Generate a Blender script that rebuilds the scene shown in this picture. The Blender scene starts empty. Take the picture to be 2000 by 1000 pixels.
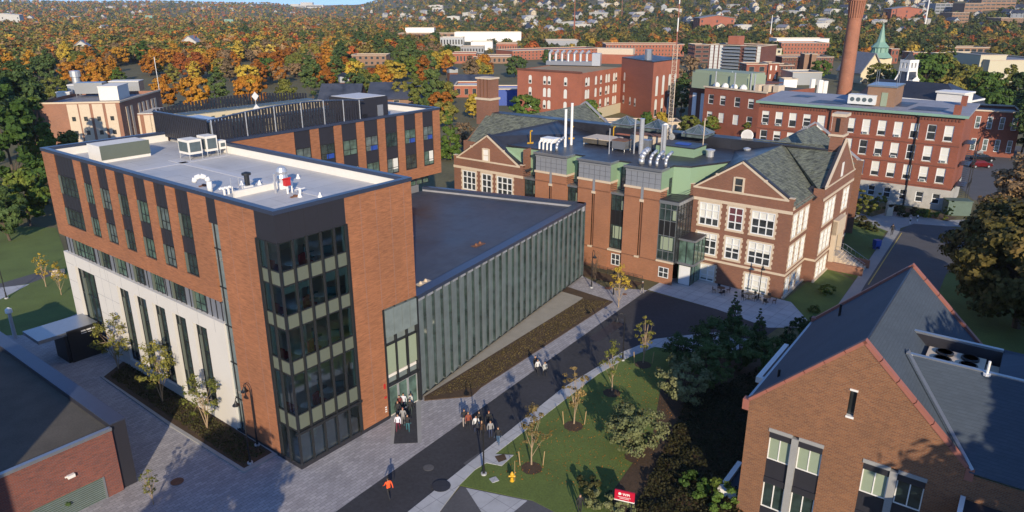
import bpy, bmesh, math, random
import numpy as np
from mathutils import Vector, Matrix
S = bpy.context.scene
COL = S.collection
R = math.radians
# ---------------------------------------------------------------- camera
FPX, PITCH, CAMH = 1400.0, R(19.12), 36.0
cam = bpy.data.cameras.new("camera"); camo = bpy.data.objects.new("camera", cam); COL.objects.link(camo)
cam.sensor_width = 36.0; cam.lens = 36.0 * FPX / 2000.0; cam.clip_start = 0.5; cam.clip_end = 30000
camo.location = (0, 0, CAMH); camo.rotation_euler = (R(90) - PITCH, 0, 0)
S.camera = camo
# ---------------------------------------------------------------- world, sun, exposure
SUN_EL, SUN_AZ = R(19.5), R(-82.5)          # the sun stands behind the camera, slightly to its right
w = bpy.data.worlds.new("World"); S.world = w; w.use_nodes = True
nt = w.node_tree; bg = nt.nodes["Background"]
sky = nt.nodes.new("ShaderNodeTexSky"); sky.sky_type = 'NISHITA'; sky.sun_disc = False
sky.sun_elevation = SUN_EL; sky.sun_rotation = R(90) - SUN_AZ
sky.air_density = 1.3; sky.dust_density = 0.2; sky.ozone_density = 4.0
tc_ = nt.nodes.new("ShaderNodeTexCoord"); va_ = nt.nodes.new("ShaderNodeVectorMath"); va_.operation = 'ADD'; va_.inputs[1].default_value = (0, 0, .13)
nt.links.new(tc_.outputs['Generated'], va_.inputs[0]); vn_ = nt.nodes.new("ShaderNodeVectorMath"); vn_.operation = 'NORMALIZE'; nt.links.new(va_.outputs[0], vn_.inputs[0]); nt.links.new(vn_.outputs[0], sky.inputs[0])
cm_ = nt.nodes.new("ShaderNodeMix"); cm_.data_type = 'RGBA'; cm_.blend_type = 'MULTIPLY'; cm_.inputs[0].default_value = 1; cm_.inputs[7].default_value = (.78, .92, 1.18, 1)
nt.links.new(sky.outputs[0], cm_.inputs[6]); nt.links.new(cm_.outputs[2], bg.inputs[0]); bg.inputs[1].default_value = 0.15
sl = bpy.data.lights.new("sun", 'SUN'); sl.energy = 4.7; sl.angle = R(0.5); sl.color = (1.0, 0.84, 0.61)
so = bpy.data.objects.new("sun", sl); COL.objects.link(so)
sd = Vector((math.cos(SUN_AZ) * math.cos(SUN_EL), math.sin(SUN_AZ) * math.cos(SUN_EL), math.sin(SUN_EL)))
so.rotation_euler = (-sd).to_track_quat('-Z', 'Y').to_euler(); so.location = (0, -50, 90)
S.view_settings.view_transform = 'Standard'; S.view_settings.look = 'None'
S.view_settings.exposure = 0.36; S.view_settings.gamma = 1.0
S.cycles.max_bounces = 5; S.cycles.transparent_max_bounces = 6; S.cycles.sample_clamp_indirect = 4
# ---------------------------------------------------------------- survey helpers (the site was measured from one station)
_c, _s = math.cos(PITCH), math.sin(PITCH)
def G(px, py, z=0.0):
    x = (px - 1000) / FPX; y = (py - 500) / FPX
    t = (z - CAMH) / (-_s - y * _c)
    return (x * t, (_c - y * _s) * t)
def ZAT(px, py, X, Y):
    x = (px - 1000) / FPX; y = (py - 500) / FPX
    dx, dy, dz = x, _c - y * _s, -_s - y * _c
    return CAMH + dz * math.hypot(X, Y) / math.hypot(dx, dy)
def AT(px, py, d):                                   # point of a sight line at ground distance d
    x = (px - 1000) / FPX; y = (py - 500) / FPX
    dx, dy, dz = x, _c - y * _s, -_s - y * _c
    t = d / math.hypot(dx, dy)
    return (dx * t, dy * t, CAMH + dz * t)
def PX(X, Y, Z):
    Z -= CAMH; f = Y * _c - Z * _s; d = -(Y * _s + Z * _c)
    return (1000 + FPX * X / f, 500 + FPX * d / f)
# ---------------------------------------------------------------- materials
MATS = {}
def _new(name):
    m = bpy.data.materials.new(name); m.use_nodes = True; MATS[name] = m
    return m, m.node_tree, m.node_tree.nodes["Principled BSDF"]
def coords(nt, kind='Object'):
    return nt.nodes.new("ShaderNodeTexCoord").outputs[kind]
def mixc(nt, fac, a, b, mode='MIX'):
    n = nt.nodes.new("ShaderNodeMix"); n.data_type = 'RGBA'; n.blend_type = mode
    if isinstance(fac, (int, float)): n.inputs[0].default_value = fac
    else: nt.links.new(fac, n.inputs[0])
    for i, v in ((6, a), (7, b)):
        if isinstance(v, (tuple, list)): n.inputs[i].default_value = (*v[:3], 1)
        else: nt.links.new(v, n.inputs[i])
    return n.outputs[2]
def noise(nt, vec, scale, detail=3, rough=.6, stretch=None):
    if stretch:
        mp = nt.nodes.new("ShaderNodeMapping"); mp.inputs['Scale'].default_value = stretch
        nt.links.new(vec, mp.inputs[0]); vec = mp.outputs[0]
    n = nt.nodes.new("ShaderNodeTexNoise"); n.inputs['Scale'].default_value = scale
    n.inputs['Detail'].default_value = detail; n.inputs['Roughness'].default_value = rough
    nt.links.new(vec, n.inputs['Vector']); return n.outputs[0]
def ramp(nt, fac, stops, interp='LINEAR'):
    r = nt.nodes.new("ShaderNodeValToRGB"); r.color_ramp.interpolation = interp
    el = r.color_ramp.elements
    while len(el) < len(stops): el.new(0.5)
    for e, (p, c) in zip(el, stops): e.position = p; e.color = (*c[:3], 1) if not isinstance(c, (int, float)) else (c, c, c, 1)
    nt.links.new(fac, r.inputs[0]); return r.outputs[0]
def mul(c, k): return tuple(min(1, v * k) for v in c[:3])
def plain(name, col, rough=.7, metal=0, var=.18, scale=2.0, fine=14, stretch=None, spec=None, bump=0):
    """weathered surface: two octaves of mottling round a base colour"""
    m, nt, b = _new(name); v = coords(nt)
    n1 = noise(nt, v, scale, 4, .6, stretch); n2 = noise(nt, v, fine, 3, .7, stretch)
    c1 = mixc(nt, ramp(nt, n1, [(.3, 0), (.7, 1)]), mul(col, 1 - var), mul(col, 1 + var))
    c2 = mixc(nt, ramp(nt, n2, [(.35, 0), (.65, 1)]), mul(col, 1 - var), mul(col, 1 + var))
    nt.links.new(mixc(nt, .5, c1, c2), b.inputs['Base Color'])
    b.inputs['Roughness'].default_value = rough; b.inputs['Metallic'].default_value = metal
    if spec is not None: b.inputs['Specular IOR Level'].default_value = spec
    if bump:
        bp = nt.nodes.new("ShaderNodeBump"); bp.inputs['Strength'].default_value = bump; bp.inputs['Distance'].default_value = .05
        nt.links.new(n2, bp.inputs['Height']); nt.links.new(bp.outputs[0], b.inputs['Normal'])
    return m
def membrane(name, col, rough, var):
    """flat roofing: sheets with lapped seams, faint ponding stains"""
    m, nt, b = _new(name); v = coords(nt)
    t = nt.nodes.new("ShaderNodeTexBrick"); nt.links.new(v, t.inputs['Vector']); t.inputs['Scale'].default_value = 1; t.inputs['Brick Width'].default_value = 9.0; t.inputs['Row Height'].default_value = 2.4
    t.inputs['Mortar Size'].default_value = .035; t.inputs['Color1'].default_value = (*mul(col, 1.04), 1); t.inputs['Color2'].default_value = (*mul(col, .93), 1); t.inputs['Mortar'].default_value = (*mul(col, .72), 1)
    n1 = noise(nt, v, .16, 5, .65); n2 = noise(nt, v, 1.1, 4, .7)
    c = mixc(nt, 1.0, t.outputs[0], ramp(nt, n1, [(.3, 1 - var * 1.2), (.5, 1 - var * .1), (.62, 1.0)]), 'MULTIPLY'); c = mixc(nt, 1.0, c, ramp(nt, n2, [(.35, 1 - var * .5), (.6, 1.0)]), 'MULTIPLY')
    nt.links.new(c, b.inputs['Base Color']); nt.links.new(ramp(nt, n1, [(.35, rough * .6), (.65, rough)]), b.inputs['Roughness']); return m
def joints(name, col):
    m, nt, b = _new(name); v = coords(nt); mp = nt.nodes.new("ShaderNodeMapping"); mp.inputs['Rotation'].default_value = (0, 0, R(-48)); nt.links.new(v, mp.inputs[0])
    t = nt.nodes.new("ShaderNodeTexBrick"); t.offset = 0; nt.links.new(mp.outputs[0], t.inputs['Vector']); t.inputs['Scale'].default_value = 1; t.inputs['Brick Width'].default_value = 1.6; t.inputs['Row Height'].default_value = 1.6; t.inputs['Mortar Size'].default_value = .03
    t.inputs['Color1'].default_value = (*mul(col, 1.03), 1); t.inputs['Color2'].default_value = (*mul(col, .92), 1); t.inputs['Mortar'].default_value = (*mul(col, .62), 1)
    c = mixc(nt, 1.0, t.outputs[0], ramp(nt, noise(nt, v, .7, 5, .7), [(.35, .84), (.6, 1.0)]), 'MULTIPLY'); nt.links.new(c, b.inputs['Base Color']); b.inputs['Roughness'].default_value = .85; return m
def brick(name, col, col2, mortar, bw=.24, bh=.08, ms=.012, streak=.22):
    m, nt, b = _new(name); v = coords(nt)
    sp = nt.nodes.new("ShaderNodeSeparateXYZ"); nt.links.new(v, sp.inputs[0])
    ad = nt.nodes.new("ShaderNodeMath"); ad.operation = 'ADD'; nt.links.new(sp.outputs[0], ad.inputs[0]); nt.links.new(sp.outputs[1], ad.inputs[1])
    cb = nt.nodes.new("ShaderNodeCombineXYZ"); nt.links.new(ad.outputs[0], cb.inputs[0]); nt.links.new(sp.outputs[2], cb.inputs[1])
    t = nt.nodes.new("ShaderNodeTexBrick"); nt.links.new(cb.outputs[0], t.inputs['Vector'])
    t.inputs['Scale'].default_value = 1.0; t.inputs['Brick Width'].default_value = bw; t.inputs['Row Height'].default_value = bh
    t.inputs['Mortar Size'].default_value = ms; t.inputs['Color1'].default_value = (*col, 1); t.inputs['Color2'].default_value = (*col2, 1)
    t.inputs['Mortar'].default_value = (*mortar, 1); t.inputs['Bias'].default_value = -.1
    ns = noise(nt, cb.outputs[0], 1.0, 4, .7, (1.2, 9, 1)); nb = noise(nt, cb.outputs[0], .22, 3, .6)
    c = mixc(nt, ramp(nt, ns, [(.32, 0), (.66, 1)]), mul((1, 1, 1), 1 - streak), (1, 1, 1))
    c = mixc(nt, 1.0, t.outputs[0], c, 'MULTIPLY')
    c = mixc(nt, 1.0, c, mixc(nt, ramp(nt, nb, [(.35, 0), (.65, 1)]), (.84, .86, .88), (1, 1, 1)), 'MULTIPLY')
    nt.links.new(c, b.inputs['Base Color']); b.inputs['Roughness'].default_value = .85
    return m
def glassm(name, col, rough=.06, spec=.8, var=.4):
    m, nt, b = _new(name); v = coords(nt)
    n1 = noise(nt, v, .9, 2)
    nt.links.new(mixc(nt, ramp(nt, n1, [(.35, 0), (.65, 1)]), mul(col, 1 - var), mul(col, 1 + var)), b.inputs['Base Color'])
    b.inputs['Roughness'].default_value = rough; b.inputs['Specular IOR Level'].default_value = spec
    bp = nt.nodes.new("ShaderNodeBump"); bp.inputs['Strength'].default_value = .06; bp.inputs['Distance'].default_value = .3
    nt.links.new(noise(nt, v, .5, 2), bp.inputs['Height']); nt.links.new(bp.outputs[0], b.inputs['Normal'])
    return m
def clear(name, col, fac=.25, rough=.04):
    """see-through glazing: transparent with a mirror share"""
    m, nt, b = _new(name); out = nt.nodes["Material Output"]
    tr = nt.nodes.new("ShaderNodeBsdfTransparent"); tr.inputs[0].default_value = (*col, 1)
    gl = nt.nodes.new("ShaderNodeBsdfGlossy"); gl.inputs['Roughness'].default_value = rough; gl.inputs[0].default_value = (.85, .95, 1, 1)
    fr = nt.nodes.new("ShaderNodeFresnel"); fr.inputs[0].default_value = 1.45
    ad = nt.nodes.new("ShaderNodeMath"); ad.operation = 'MULTIPLY_ADD'; nt.links.new(fr.outputs[0], ad.inputs[0]); ad.inputs[1].default_value = 1.2; ad.inputs[2].default_value = fac * .3
    mx = nt.nodes.new("ShaderNodeMixShader"); nt.links.new(ad.outputs[0], mx.inputs[0]); nt.links.new(tr.outputs[0], mx.inputs[1]); nt.links.new(gl.outputs[0], mx.inputs[2])
    nt.links.new(mx.outputs[0], out.inputs[0]); nt.nodes.remove(b); return m
def foliage(name, stops, rand=.5, scale=.35):
    """leaf clumps: hue drifts through the crown and from tree to tree"""
    m, nt, b = _new(name); v = coords(nt)
    oi = nt.nodes.new("ShaderNodeObjectInfo")
    n = noise(nt, v, scale, 3, .7)
    mm = nt.nodes.new("ShaderNodeMath"); mm.operation = 'MULTIPLY_ADD'; nt.links.new(oi.outputs['Random'], mm.inputs[0]); mm.inputs[1].default_value = rand; nt.links.new(n, mm.inputs[2])
    m2 = nt.nodes.new("ShaderNodeMath"); m2.operation = 'SUBTRACT'; nt.links.new(mm.outputs[0], m2.inputs[0]); m2.inputs[1].default_value = rand / 2
    c = ramp(nt, m2.outputs[0], stops)
    n3 = noise(nt, v, 3.1, 3, .8)
    c = mixc(nt, 1.0, c, mixc(nt, ramp(nt, n3, [(.35, 0), (.62, 1)]), (.5, .52, .5), (1.12, 1.12, 1.05)), 'MULTIPLY')
    nt.links.new(c, b.inputs['Base Color']); b.inputs['Roughness'].default_value = .7; b.inputs['Specular IOR Level'].default_value = .15
    return m
M = MATS
brick('gw_brick', (.40, .155, .068), (.30, .115, .052), (.30, .15, .09), .5, .1, .008, .34)
brick('old_brick', (.275, .096, .048), (.195, .066, .036), (.20, .14, .11), .24, .085, .014, .2)
brick('pier_brick', (.36, .145, .07), (.30, .115, .055), (.26, .16, .11), .24, .085, .01, .14)
brick('gable_brick', (.275, .108, .046), (.17, .064, .033), (.24, .16, .10), .30, .115, .016, .25)
brick('stack_brick', (.40, .155, .085), (.33, .12, .07), (.36, .2, .14), .3, .12, .01, .3)
brick('red_brick', (.29, .082, .046), (.23, .064, .038), (.22, .10, .07), .24, .085, .008, .2)
brick('orange_brick', (.40, .125, .07), (.33, .10, .058), (.28, .12, .08), .24, .085, .008, .16)
brick('dark_brick', (.17, .05, .035), (.12, .04, .03), (.15, .09, .07), .24, .085, .01, .2)
brick('low_brick', (.26, .07, .045), (.15, .05, .045), (.17, .12, .11), .34, .12, .016, .35)
brick('tan_brick', (.30, .16, .09), (.25, .13, .08), (.25, .18, .13), .24, .085, .01, .2)
brick('pink_brick', (.34, .15, .09), (.28, .12, .08), (.28, .18, .13), .24, .085, .01, .2)
plain('limestone', (.52, .43, .33), .8, var=.1)
plain('white_panel', (.57, .55, .52), .6, var=.05, scale=.4)
plain('granite', (.38, .37, .35), .8, var=.2, scale=1.2)
plain('paint_white', (.72, .71, .69), .5, var=.05)
plain('frame_white', (.66, .68, .70), .45, var=.04)
plain('dark_panel', (.022, .022, .030), .5, var=.12)
plain('dark_frame', (.018, .020, .024), .4, var=.15)
plain('black', (.010, .010, .012), .5, var=.2)
plain('cap_metal', (.045, .060, .105), .35, .3, var=.12)
plain('metal_grey', (.34, .36, .39), .35, .7, var=.08)
plain('panel_grey', (.20, .215, .25), .45, .2, var=.08)
plain('galv', (.55, .56, .58), .35, .6, var=.12)
membrane('roof_white', (.50, .49, .485), .7, .14)
plain('roof_walk', (.50, .50, .52), .7, var=.06)
plain('roof_kerb', (.66, .63, .58), .7, var=.06)
membrane('roof_dark', (.056, .064, .088), .62, .45)
membrane('roof_black', (.030, .031, .040), .55, .35)
plain('roof_grey', (.17, .175, .20), .7, var=.25, scale=.15, fine=1)
plain('roof_gravel', (.075, .068, .058), .95, var=.35, scale=.5, fine=9)
plain('roof_tan', (.30, .21, .12), .9, var=.15, scale=.4)
plain('roof_far', (.24, .25, .29), .7, var=.2, scale=.1, fine=.7)  # pale blue-grey base colour carries the sky's reflection
brick('slate_blue', (.056, .076, .104), (.050, .068, .094), (.042, .058, .080), .55, .16, .014, .18)
plain('copper_cap', (.28, .105, .078), .6, var=.1)
plain('mint', (.19, .29, .19), .7, var=.03)
plain('metal_bay', (.27, .29, .33), .45, .3, var=.08); plain('sage', (.105, .122, .098), .6, var=.06)
plain('asphalt', (.030, .031, .038), .85, var=.38, scale=.22, fine=3)
plain('asphalt_old', (.075, .075, .082), .9, var=.2, scale=.4, fine=4)
plain('concrete', (.27, .27, .27), .85, var=.12, scale=.8)
joints('concrete_path', (.40, .41, .43))
plain('mulch', (.060, .036, .020), .95, var=.45, scale=1.2, fine=7, bump=.6)
plain('gravel', (.27, .25, .21), .95, var=.18, scale=.8, fine=9)
plain('grass', (.090, .128, .026), .95, var=.34, scale=.22, fine=6, bump=.5)
plain('soil_grass', (.10, .09, .04), .95, var=.35, scale=.08, fine=1.2, bump=.4)
plain('bark', (.085, .062, .045), .9, var=.3, fine=9)
plain('bark_pale', (.30, .22, .14), .9, var=.25, fine=9)
plain('stake', (.38, .26, .13), .8)
plain('yellow', (.60, .34, .02), .5); plain('red', (.45, .02, .02), .5); plain('sign_red', (.42, .005, .03), .45, var=.05)
plain('blue', (.02, .06, .30), .5); plain('blind', (.62, .62, .58), .8, var=.05); plain('blind_green', (.24, .29, .21), .7, var=.05)
plain('blind_red', (.10, .03, .04), .7, var=.05); plain('teal', (.01, .13, .14), .7); plain('chair_red', (.28, .01, .02), .7)
plain('copper_green', (.17, .30, .24), .6, var=.15, scale=.3); plain('cream', (.55, .47, .32), .7, var=.06)
plain('stone_tan', (.46, .42, .31), .8, var=.08); plain('rust', (.16, .07, .04), .9, var=.35)
plain('carpaint_red', (.12, .008, .01), .25, .3, var=.03); plain('carpaint_dark', (.012, .014, .018), .2, .3, var=.03); plain('carpaint_silver', (.35, .37, .40), .25, .6, var=.03)
plain('house_white', (.44, .43, .40), .7, var=.05); plain('house_cream', (.52, .44, .31), .7, var=.05); plain('house_grey', (.30, .32, .34), .7, var=.05)
plain('line_white', (.6, .6, .58), .8); plain('line_yellow', (.42, .32, .08), .8); plain('green_box', (.07, .11, .09), .6)
plain('ac_white', (.6, .61, .6), .5, var=.05); plain('coil', (.10, .13, .14), .5, .3, var=.25, fine=30)
glassm('glass_dark', (.026, .042, .042)); glassm('glass_green', (.075, .125, .105), .08, .7); glassm('glass_mid', (.10, .13, .13), .1)
glassm('glass_old', (.035, .040, .045), .15, .6); glassm('glass_fin', (.165, .20, .205), .20, .55, .10)
clear('glass_clear', (.84, .95, .92), .5); clear('glass_sky', (.55, .7, .8), .4)
# pavers: small units in mixed greys
m, nt_, b_ = _new('pavers'); v_ = coords(nt_)
t_ = nt_.nodes.new("ShaderNodeTexBrick"); mp_ = nt_.nodes.new("ShaderNodeMapping"); mp_.inputs['Rotation'].default_value = (0, 0, R(-52.3))
nt_.links.new(v_, mp_.inputs[0]); nt_.links.new(mp_.outputs[0], t_.inputs['Vector'])
t_.inputs['Scale'].default_value = 1; t_.inputs['Brick Width'].default_value = .6; t_.inputs['Row Height'].default_value = .3
t_.inputs['Color1'].default_value = (.37, .36, .38, 1); t_.inputs['Color2'].default_value = (.27, .26, .28, 1); t_.inputs['Mortar'].default_value = (.20, .195, .205, 1); t_.inputs['Mortar Size'].default_value = .02
nz_ = ramp(nt_, noise(nt_, v_, .5, 4, .7), [(.35, .82), (.65, 1.0)])
nt_.links.new(mixc(nt_, 1.0, t_.outputs[0], nz_, 'MULTIPLY'), b_.inputs['Base Color']); b_.inputs['Roughness'].default_value = .85
# slates: rows of greenish grey units
m, nt_, b_ = _new('slates'); v_ = coords(nt_)
sp_ = nt_.nodes.new("ShaderNodeSeparateXYZ"); nt_.links.new(v_, sp_.inputs[0])
ad_ = nt_.nodes.new("ShaderNodeMath"); ad_.operation = 'ADD'; nt_.links.new(sp_.outputs[0], ad_.inputs[0]); nt_.links.new(sp_.outputs[1], ad_.inputs[1])
cb_ = nt_.nodes.new("ShaderNodeCombineXYZ"); nt_.links.new(ad_.outputs[0], cb_.inputs[0]); nt_.links.new(sp_.outputs[2], cb_.inputs[1])
t_ = nt_.nodes.new("ShaderNodeTexBrick"); nt_.links.new(cb_.outputs[0], t_.inputs['Vector'])
t_.inputs['Scale'].default_value = 1; t_.inputs['Brick Width'].default_value = .5; t_.inputs['Row Height'].default_value = .22; t_.inputs['Mortar Size'].default_value = .012
t_.inputs['Color1'].default_value = (.15, .165, .12, 1); t_.inputs['Color2'].default_value = (.10, .11, .095, 1); t_.inputs['Mortar'].default_value = (.06, .065, .055, 1)
n_ = noise(nt_, cb_.outputs[0], 1.4, 3, .8, (1, 1.6, 1))
nt_.links.new(mixc(nt_, 1.0, t_.outputs[0], ramp(nt_, n_, [(.38, .42), (.52, 1.0), (.7, 1.35)]), 'MULTIPLY'), b_.inputs['Base Color']); b_.inputs['Roughness'].default_value = .7
# foliage kinds
foliage('leaf_green', [(.25, (0.040, 0.081, 0.018)), (.5, (0.081, 0.136, 0.025)), (.75, (0.154, 0.173, 0.033))])
foliage('leaf_dark', [(.25, (.036, .066, .024)), (.6, (.072, .112, .036)), (.85, (.14, .17, .05))], .3)
foliage('leaf_olive', [(.25, (0.109, 0.128, 0.029)), (.5, (0.181, 0.173, 0.040)), (.8, (0.290, 0.217, 0.045))])
foliage('leaf_orange', [(.25, (0.259, 0.091, 0.018)), (.5, (0.388, 0.149, 0.020)), (.8, (0.460, 0.247, 0.029))])
foliage('leaf_red', [(.25, (.19, .055, .018)), (.6, (.30, .090, .024)), (.85, (.34, .14, .03))])
foliage('leaf_yellow', [(.25, (0.290, 0.217, 0.036)), (.6, (0.471, 0.326, 0.045)), (.85, (0.580, 0.399, 0.054))])
foliage('leaf_bare', [(.25, (0.154, 0.109, 0.064)), (.6, (0.236, 0.154, 0.090)), (.85, (0.290, 0.181, 0.090))])
foliage('leaf_young', [(.25, (0.145, 0.109, 0.043)), (.5, (0.261, 0.181, 0.072)), (.8, (0.377, 0.246, 0.102))], .35)
foliage('leaf_grey', [(.25, (.10, .12, .055)), (.5, (.17, .18, .085)), (.8, (.24, .23, .12))], .2)
foliage('leaf_shrub', [(.25, (0.029, 0.041, 0.014)), (.5, (0.052, 0.055, 0.020)), (.8, (0.087, 0.067, 0.029))], .2, .5)
foliage('leaf_bed', [(.25, (.085, .066, .030)), (.5, (.125, .098, .042)), (.8, (.18, .13, .055))], .1, .6)
foliage('leaf_oak', [(.25, (.060, .062, .018)), (.5, (.115, .090, .026)), (.78, (.20, .115, .04))], .1, .22)
# ---------------------------------------------------------------- mesh builder
SPLIT = set('spandrel_panel gable_coping spandrel limestone_trim mint_walls dark_cladding green_side_strip stone_caps dark_course brick_piers balcony_rail roller_blind end_panel concrete_pier roof_walkway slate_roof black_roof roof_edge control_joint flashing wing_dark_cladding red_wall_marks white_wall_marks entrance_shade inner_wall floor_slab rear_gable_coping brick_walls parapet parapet_cap stone_joints upper_fins cornice upper_roof sill'.split())
class MB:
    def __init__(s): s.v = []; s.f = []; s.m = []
    def poly(s, pts, m=0):
        i = len(s.v); s.v += [tuple(p) for p in pts]; s.f.append(tuple(range(i, i + len(pts)))); s.m.append(m)
    def box(s, x0, x1, y0, y1, z0, z1, m=0):
        i = len(s.v); s.v += [(x, y, z) for z in (z0, z1) for x, y in ((x0, y0), (x1, y0), (x1, y1), (x0, y1))]
        for f in ((3, 2, 1, 0), (4, 5, 6, 7), (0, 1, 5, 4), (1, 2, 6, 5), (2, 3, 7, 6), (3, 0, 4, 7)):
            s.f.append(tuple(i + k for k in f)); s.m.append(m)
    def prism(s, poly, z0, z1, m=0, mt=None):
        n = len(poly); i = len(s.v)
        if not isinstance(z1, (list, tuple)): z1 = [z1] * n
        s.v += [(p[0], p[1], z0) for p in poly] + [(p[0], p[1], z) for p, z in zip(poly, z1)]
        s.f.append(tuple(i + k for k in range(n))[::-1]); s.m.append(m)
        s.f.append(tuple(i + n + k for k in range(n))); s.m.append(m if mt is None else mt)
        for k in range(n): s.f.append((i + k, i + (k + 1) % n, i + n + (k + 1) % n, i + n + k)); s.m.append(m)
    def slab(s, pts, t, m=0):                        # 3D polygon given thickness along its own normal
        a, b, c = Vector(pts[0]), Vector(pts[1]), Vector(pts[2]); nrm = (b - a).cross(c - a).normalized() * t
        n = len(pts); i = len(s.v); s.v += [tuple(p) for p in pts] + [tuple(Vector(p) - nrm) for p in pts]
        s.f.append(tuple(i + k for k in range(n))); s.m.append(m); s.f.append(tuple(i + n + k for k in range(n))[::-1]); s.m.append(m)
        for k in range(n): s.f.append((i + n + k, i + n + (k + 1) % n, i + (k + 1) % n, i + k)); s.m.append(m)
    def cyl(s, p0, p1, r0, r1=None, n=8, m=0, cap=True):
        r1 = r0 if r1 is None else r1; p0, p1 = Vector(p0), Vector(p1); d = (p1 - p0)
        if d.length < 1e-6: return
        q = d.to_track_quat('Z', 'Y'); i = len(s.v)
        for p, r in ((p0, r0), (p1, r1)):
            for k in range(n): a = 2 * math.pi * k / n; s.v.append(tuple(p + q @ Vector((r * math.cos(a), r * math.sin(a), 0))))
        for k in range(n): s.f.append((i + k, i + (k + 1) % n, i + n + (k + 1) % n, i + n + k)); s.m.append(m)
        if cap: s.f.append(tuple(i + k for k in range(n))[::-1]); s.m.append(m); s.f.append(tuple(i + n + k for k in range(n))); s.m.append(m)
    def tube(s, pts, r, n=8, m=0):
        for a, b in zip(pts[:-1], pts[1:]): s.cyl(a, b, r, r, n, m)
    def lathe(s, prof, c=(0, 0, 0), n=12, m=0):
        for (r0, z0), (r1, z1) in zip(prof[:-1], prof[1:]):
            s.cyl((c[0], c[1], c[2] + z0), (c[0], c[1], c[2] + z1), max(r0, 1e-3), max(r1, 1e-3), n, m)
    def wall(s, p0, p1, z0, z1, ops=(), m=0, depth=.2, mr=None):
        """wall face from p0 to p1 (outside on the right) with rectangular openings and their reveals"""
        dx, dy = p1[0] - p0[0], p1[1] - p0[1]; L = math.hypot(dx, dy); ux, uy = dx / L, dy / L; nx, ny = uy, -ux
        P = lambda a, z, d=0: (p0[0] + ux * a - nx * d, p0[1] + uy * a - ny * d, z)
        xs = sorted({0, L, *[round(min(max(o[i], 0), L), 4) for o in ops for i in (0, 1)]})
        zs = sorted({z0, z1, *[round(min(max(o[i], z0), z1), 4) for o in ops for i in (2, 3)]})
        for zi in range(len(zs) - 1):
            zc = (zs[zi] + zs[zi + 1]) / 2; run = None
            for xi in range(len(xs) - 1):
                xc = (xs[xi] + xs[xi + 1]) / 2
                hole = any(o[0] < xc < o[1] and o[2] < zc < o[3] for o in ops)
                if not hole and run is None: run = xs[xi]
                if run is not None and (hole or xi == len(xs) - 2):
                    e = xs[xi] if hole else xs[xi + 1]
                    s.poly([P(run, zs[zi]), P(e, zs[zi]), P(e, zs[zi + 1]), P(run, zs[zi + 1])], m); run = None
        mr = m if mr is None else mr
        for a, b, c, d in [(o[0], o[1], max(o[2], z0), min(o[3], z1)) for o in ops]:
            s.poly([P(a, c), P(a, c, depth), P(a, d, depth), P(a, d)], mr); s.poly([P(b, c, depth), P(b, c), P(b, d), P(b, d, depth)], mr)
            s.poly([P(a, d, depth), P(b, d, depth), P(b, d), P(a, d)], mr); s.poly([P(a, c), P(b, c), P(b, c, depth), P(a, c, depth)], mr)
    def mesh(s, name, mats):
        me = bpy.data.meshes.new(name); me.from_pydata(s.v, [], s.f)
        for mm in mats: me.materials.append(M[mm] if isinstance(mm, str) else mm)
        me.polygons.foreach_set('material_index', s.m); me.update(); return me
    def pieces(s):
        """separate builders for the pieces that do not touch each other"""
        n = len(s.f); par = list(range(n))
        def find(a):
            while par[a] != a: par[a] = par[par[a]]; a = par[a]
            return a
        seen = {}
        for i, f in enumerate(s.f):
            for k in f:
                if k in seen: par[find(i)] = find(seen[k])
                else: seen[k] = i
        comp = {}
        for i in range(n): comp.setdefault(find(i), []).append(i)
        cs = list(comp.values()); e = .06; bb = []
        for c in cs:
            P = [s.v[k] for i in c for k in s.f[i]]; bb.append(([min(p[j] for p in P) - e for j in range(3)], [max(p[j] for p in P) + e for j in range(3)]))
        q = list(range(len(cs)))
        def fd(a):
            while q[a] != a: a = q[a]
            return a
        for a in range(len(cs)):
            for b in range(a):
                if fd(a) != fd(b) and all(bb[a][0][j] <= bb[b][1][j] and bb[b][0][j] <= bb[a][1][j] for j in range(3)): q[fd(a)] = fd(b)
        gr = {}
        for a in range(len(cs)): gr.setdefault(fd(a), []).extend(cs[a])
        out = []
        for c in gr.values():
            g = MB(); mp = {}
            for i in sorted(c):
                t = []
                for k in s.f[i]:
                    if k not in mp: mp[k] = len(g.v); g.v.append(s.v[k])
                    t.append(mp[k])
                g.f.append(tuple(t)); g.m.append(s.m[i])
            out.append(g)
        return out
    def build(s, name, mats, parent=None, smooth=False, **kw):
        if isinstance(mats, str): mats = [mats]
        if name in SPLIT and parent is not None and len(s.f) < 1500:
            ps = s.pieces()
            if 1 < len(ps) <= 60:
                for p in ps: o = link(name, p.mesh(name, mats), parent, **kw)
                return o
        me = s.mesh(name, mats)
        if smooth: me.polygons.foreach_set('use_smooth', [True] * len(me.polygons))
        return link(name, me, parent, **kw)
def link(name, me, parent=None, loc=None, rz=None, label=None, cat=None, group=None, kind=None):
    o = bpy.data.objects.new(name, me); COL.objects.link(o)
    if parent: o.parent = parent
    if loc is not None: o.location = loc
    if rz is not None: o.rotation_euler = (0, 0, rz)
    if label: o['label'] = label
    if cat: o['category'] = cat
    if group: o['group'] = group
    if kind: o['kind'] = kind
    return o
def thing(name, label, cat, loc=(0, 0, 0), rz=0.0, group=None):
    return link(name, None, None, loc, rz, label, cat, group)
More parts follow.
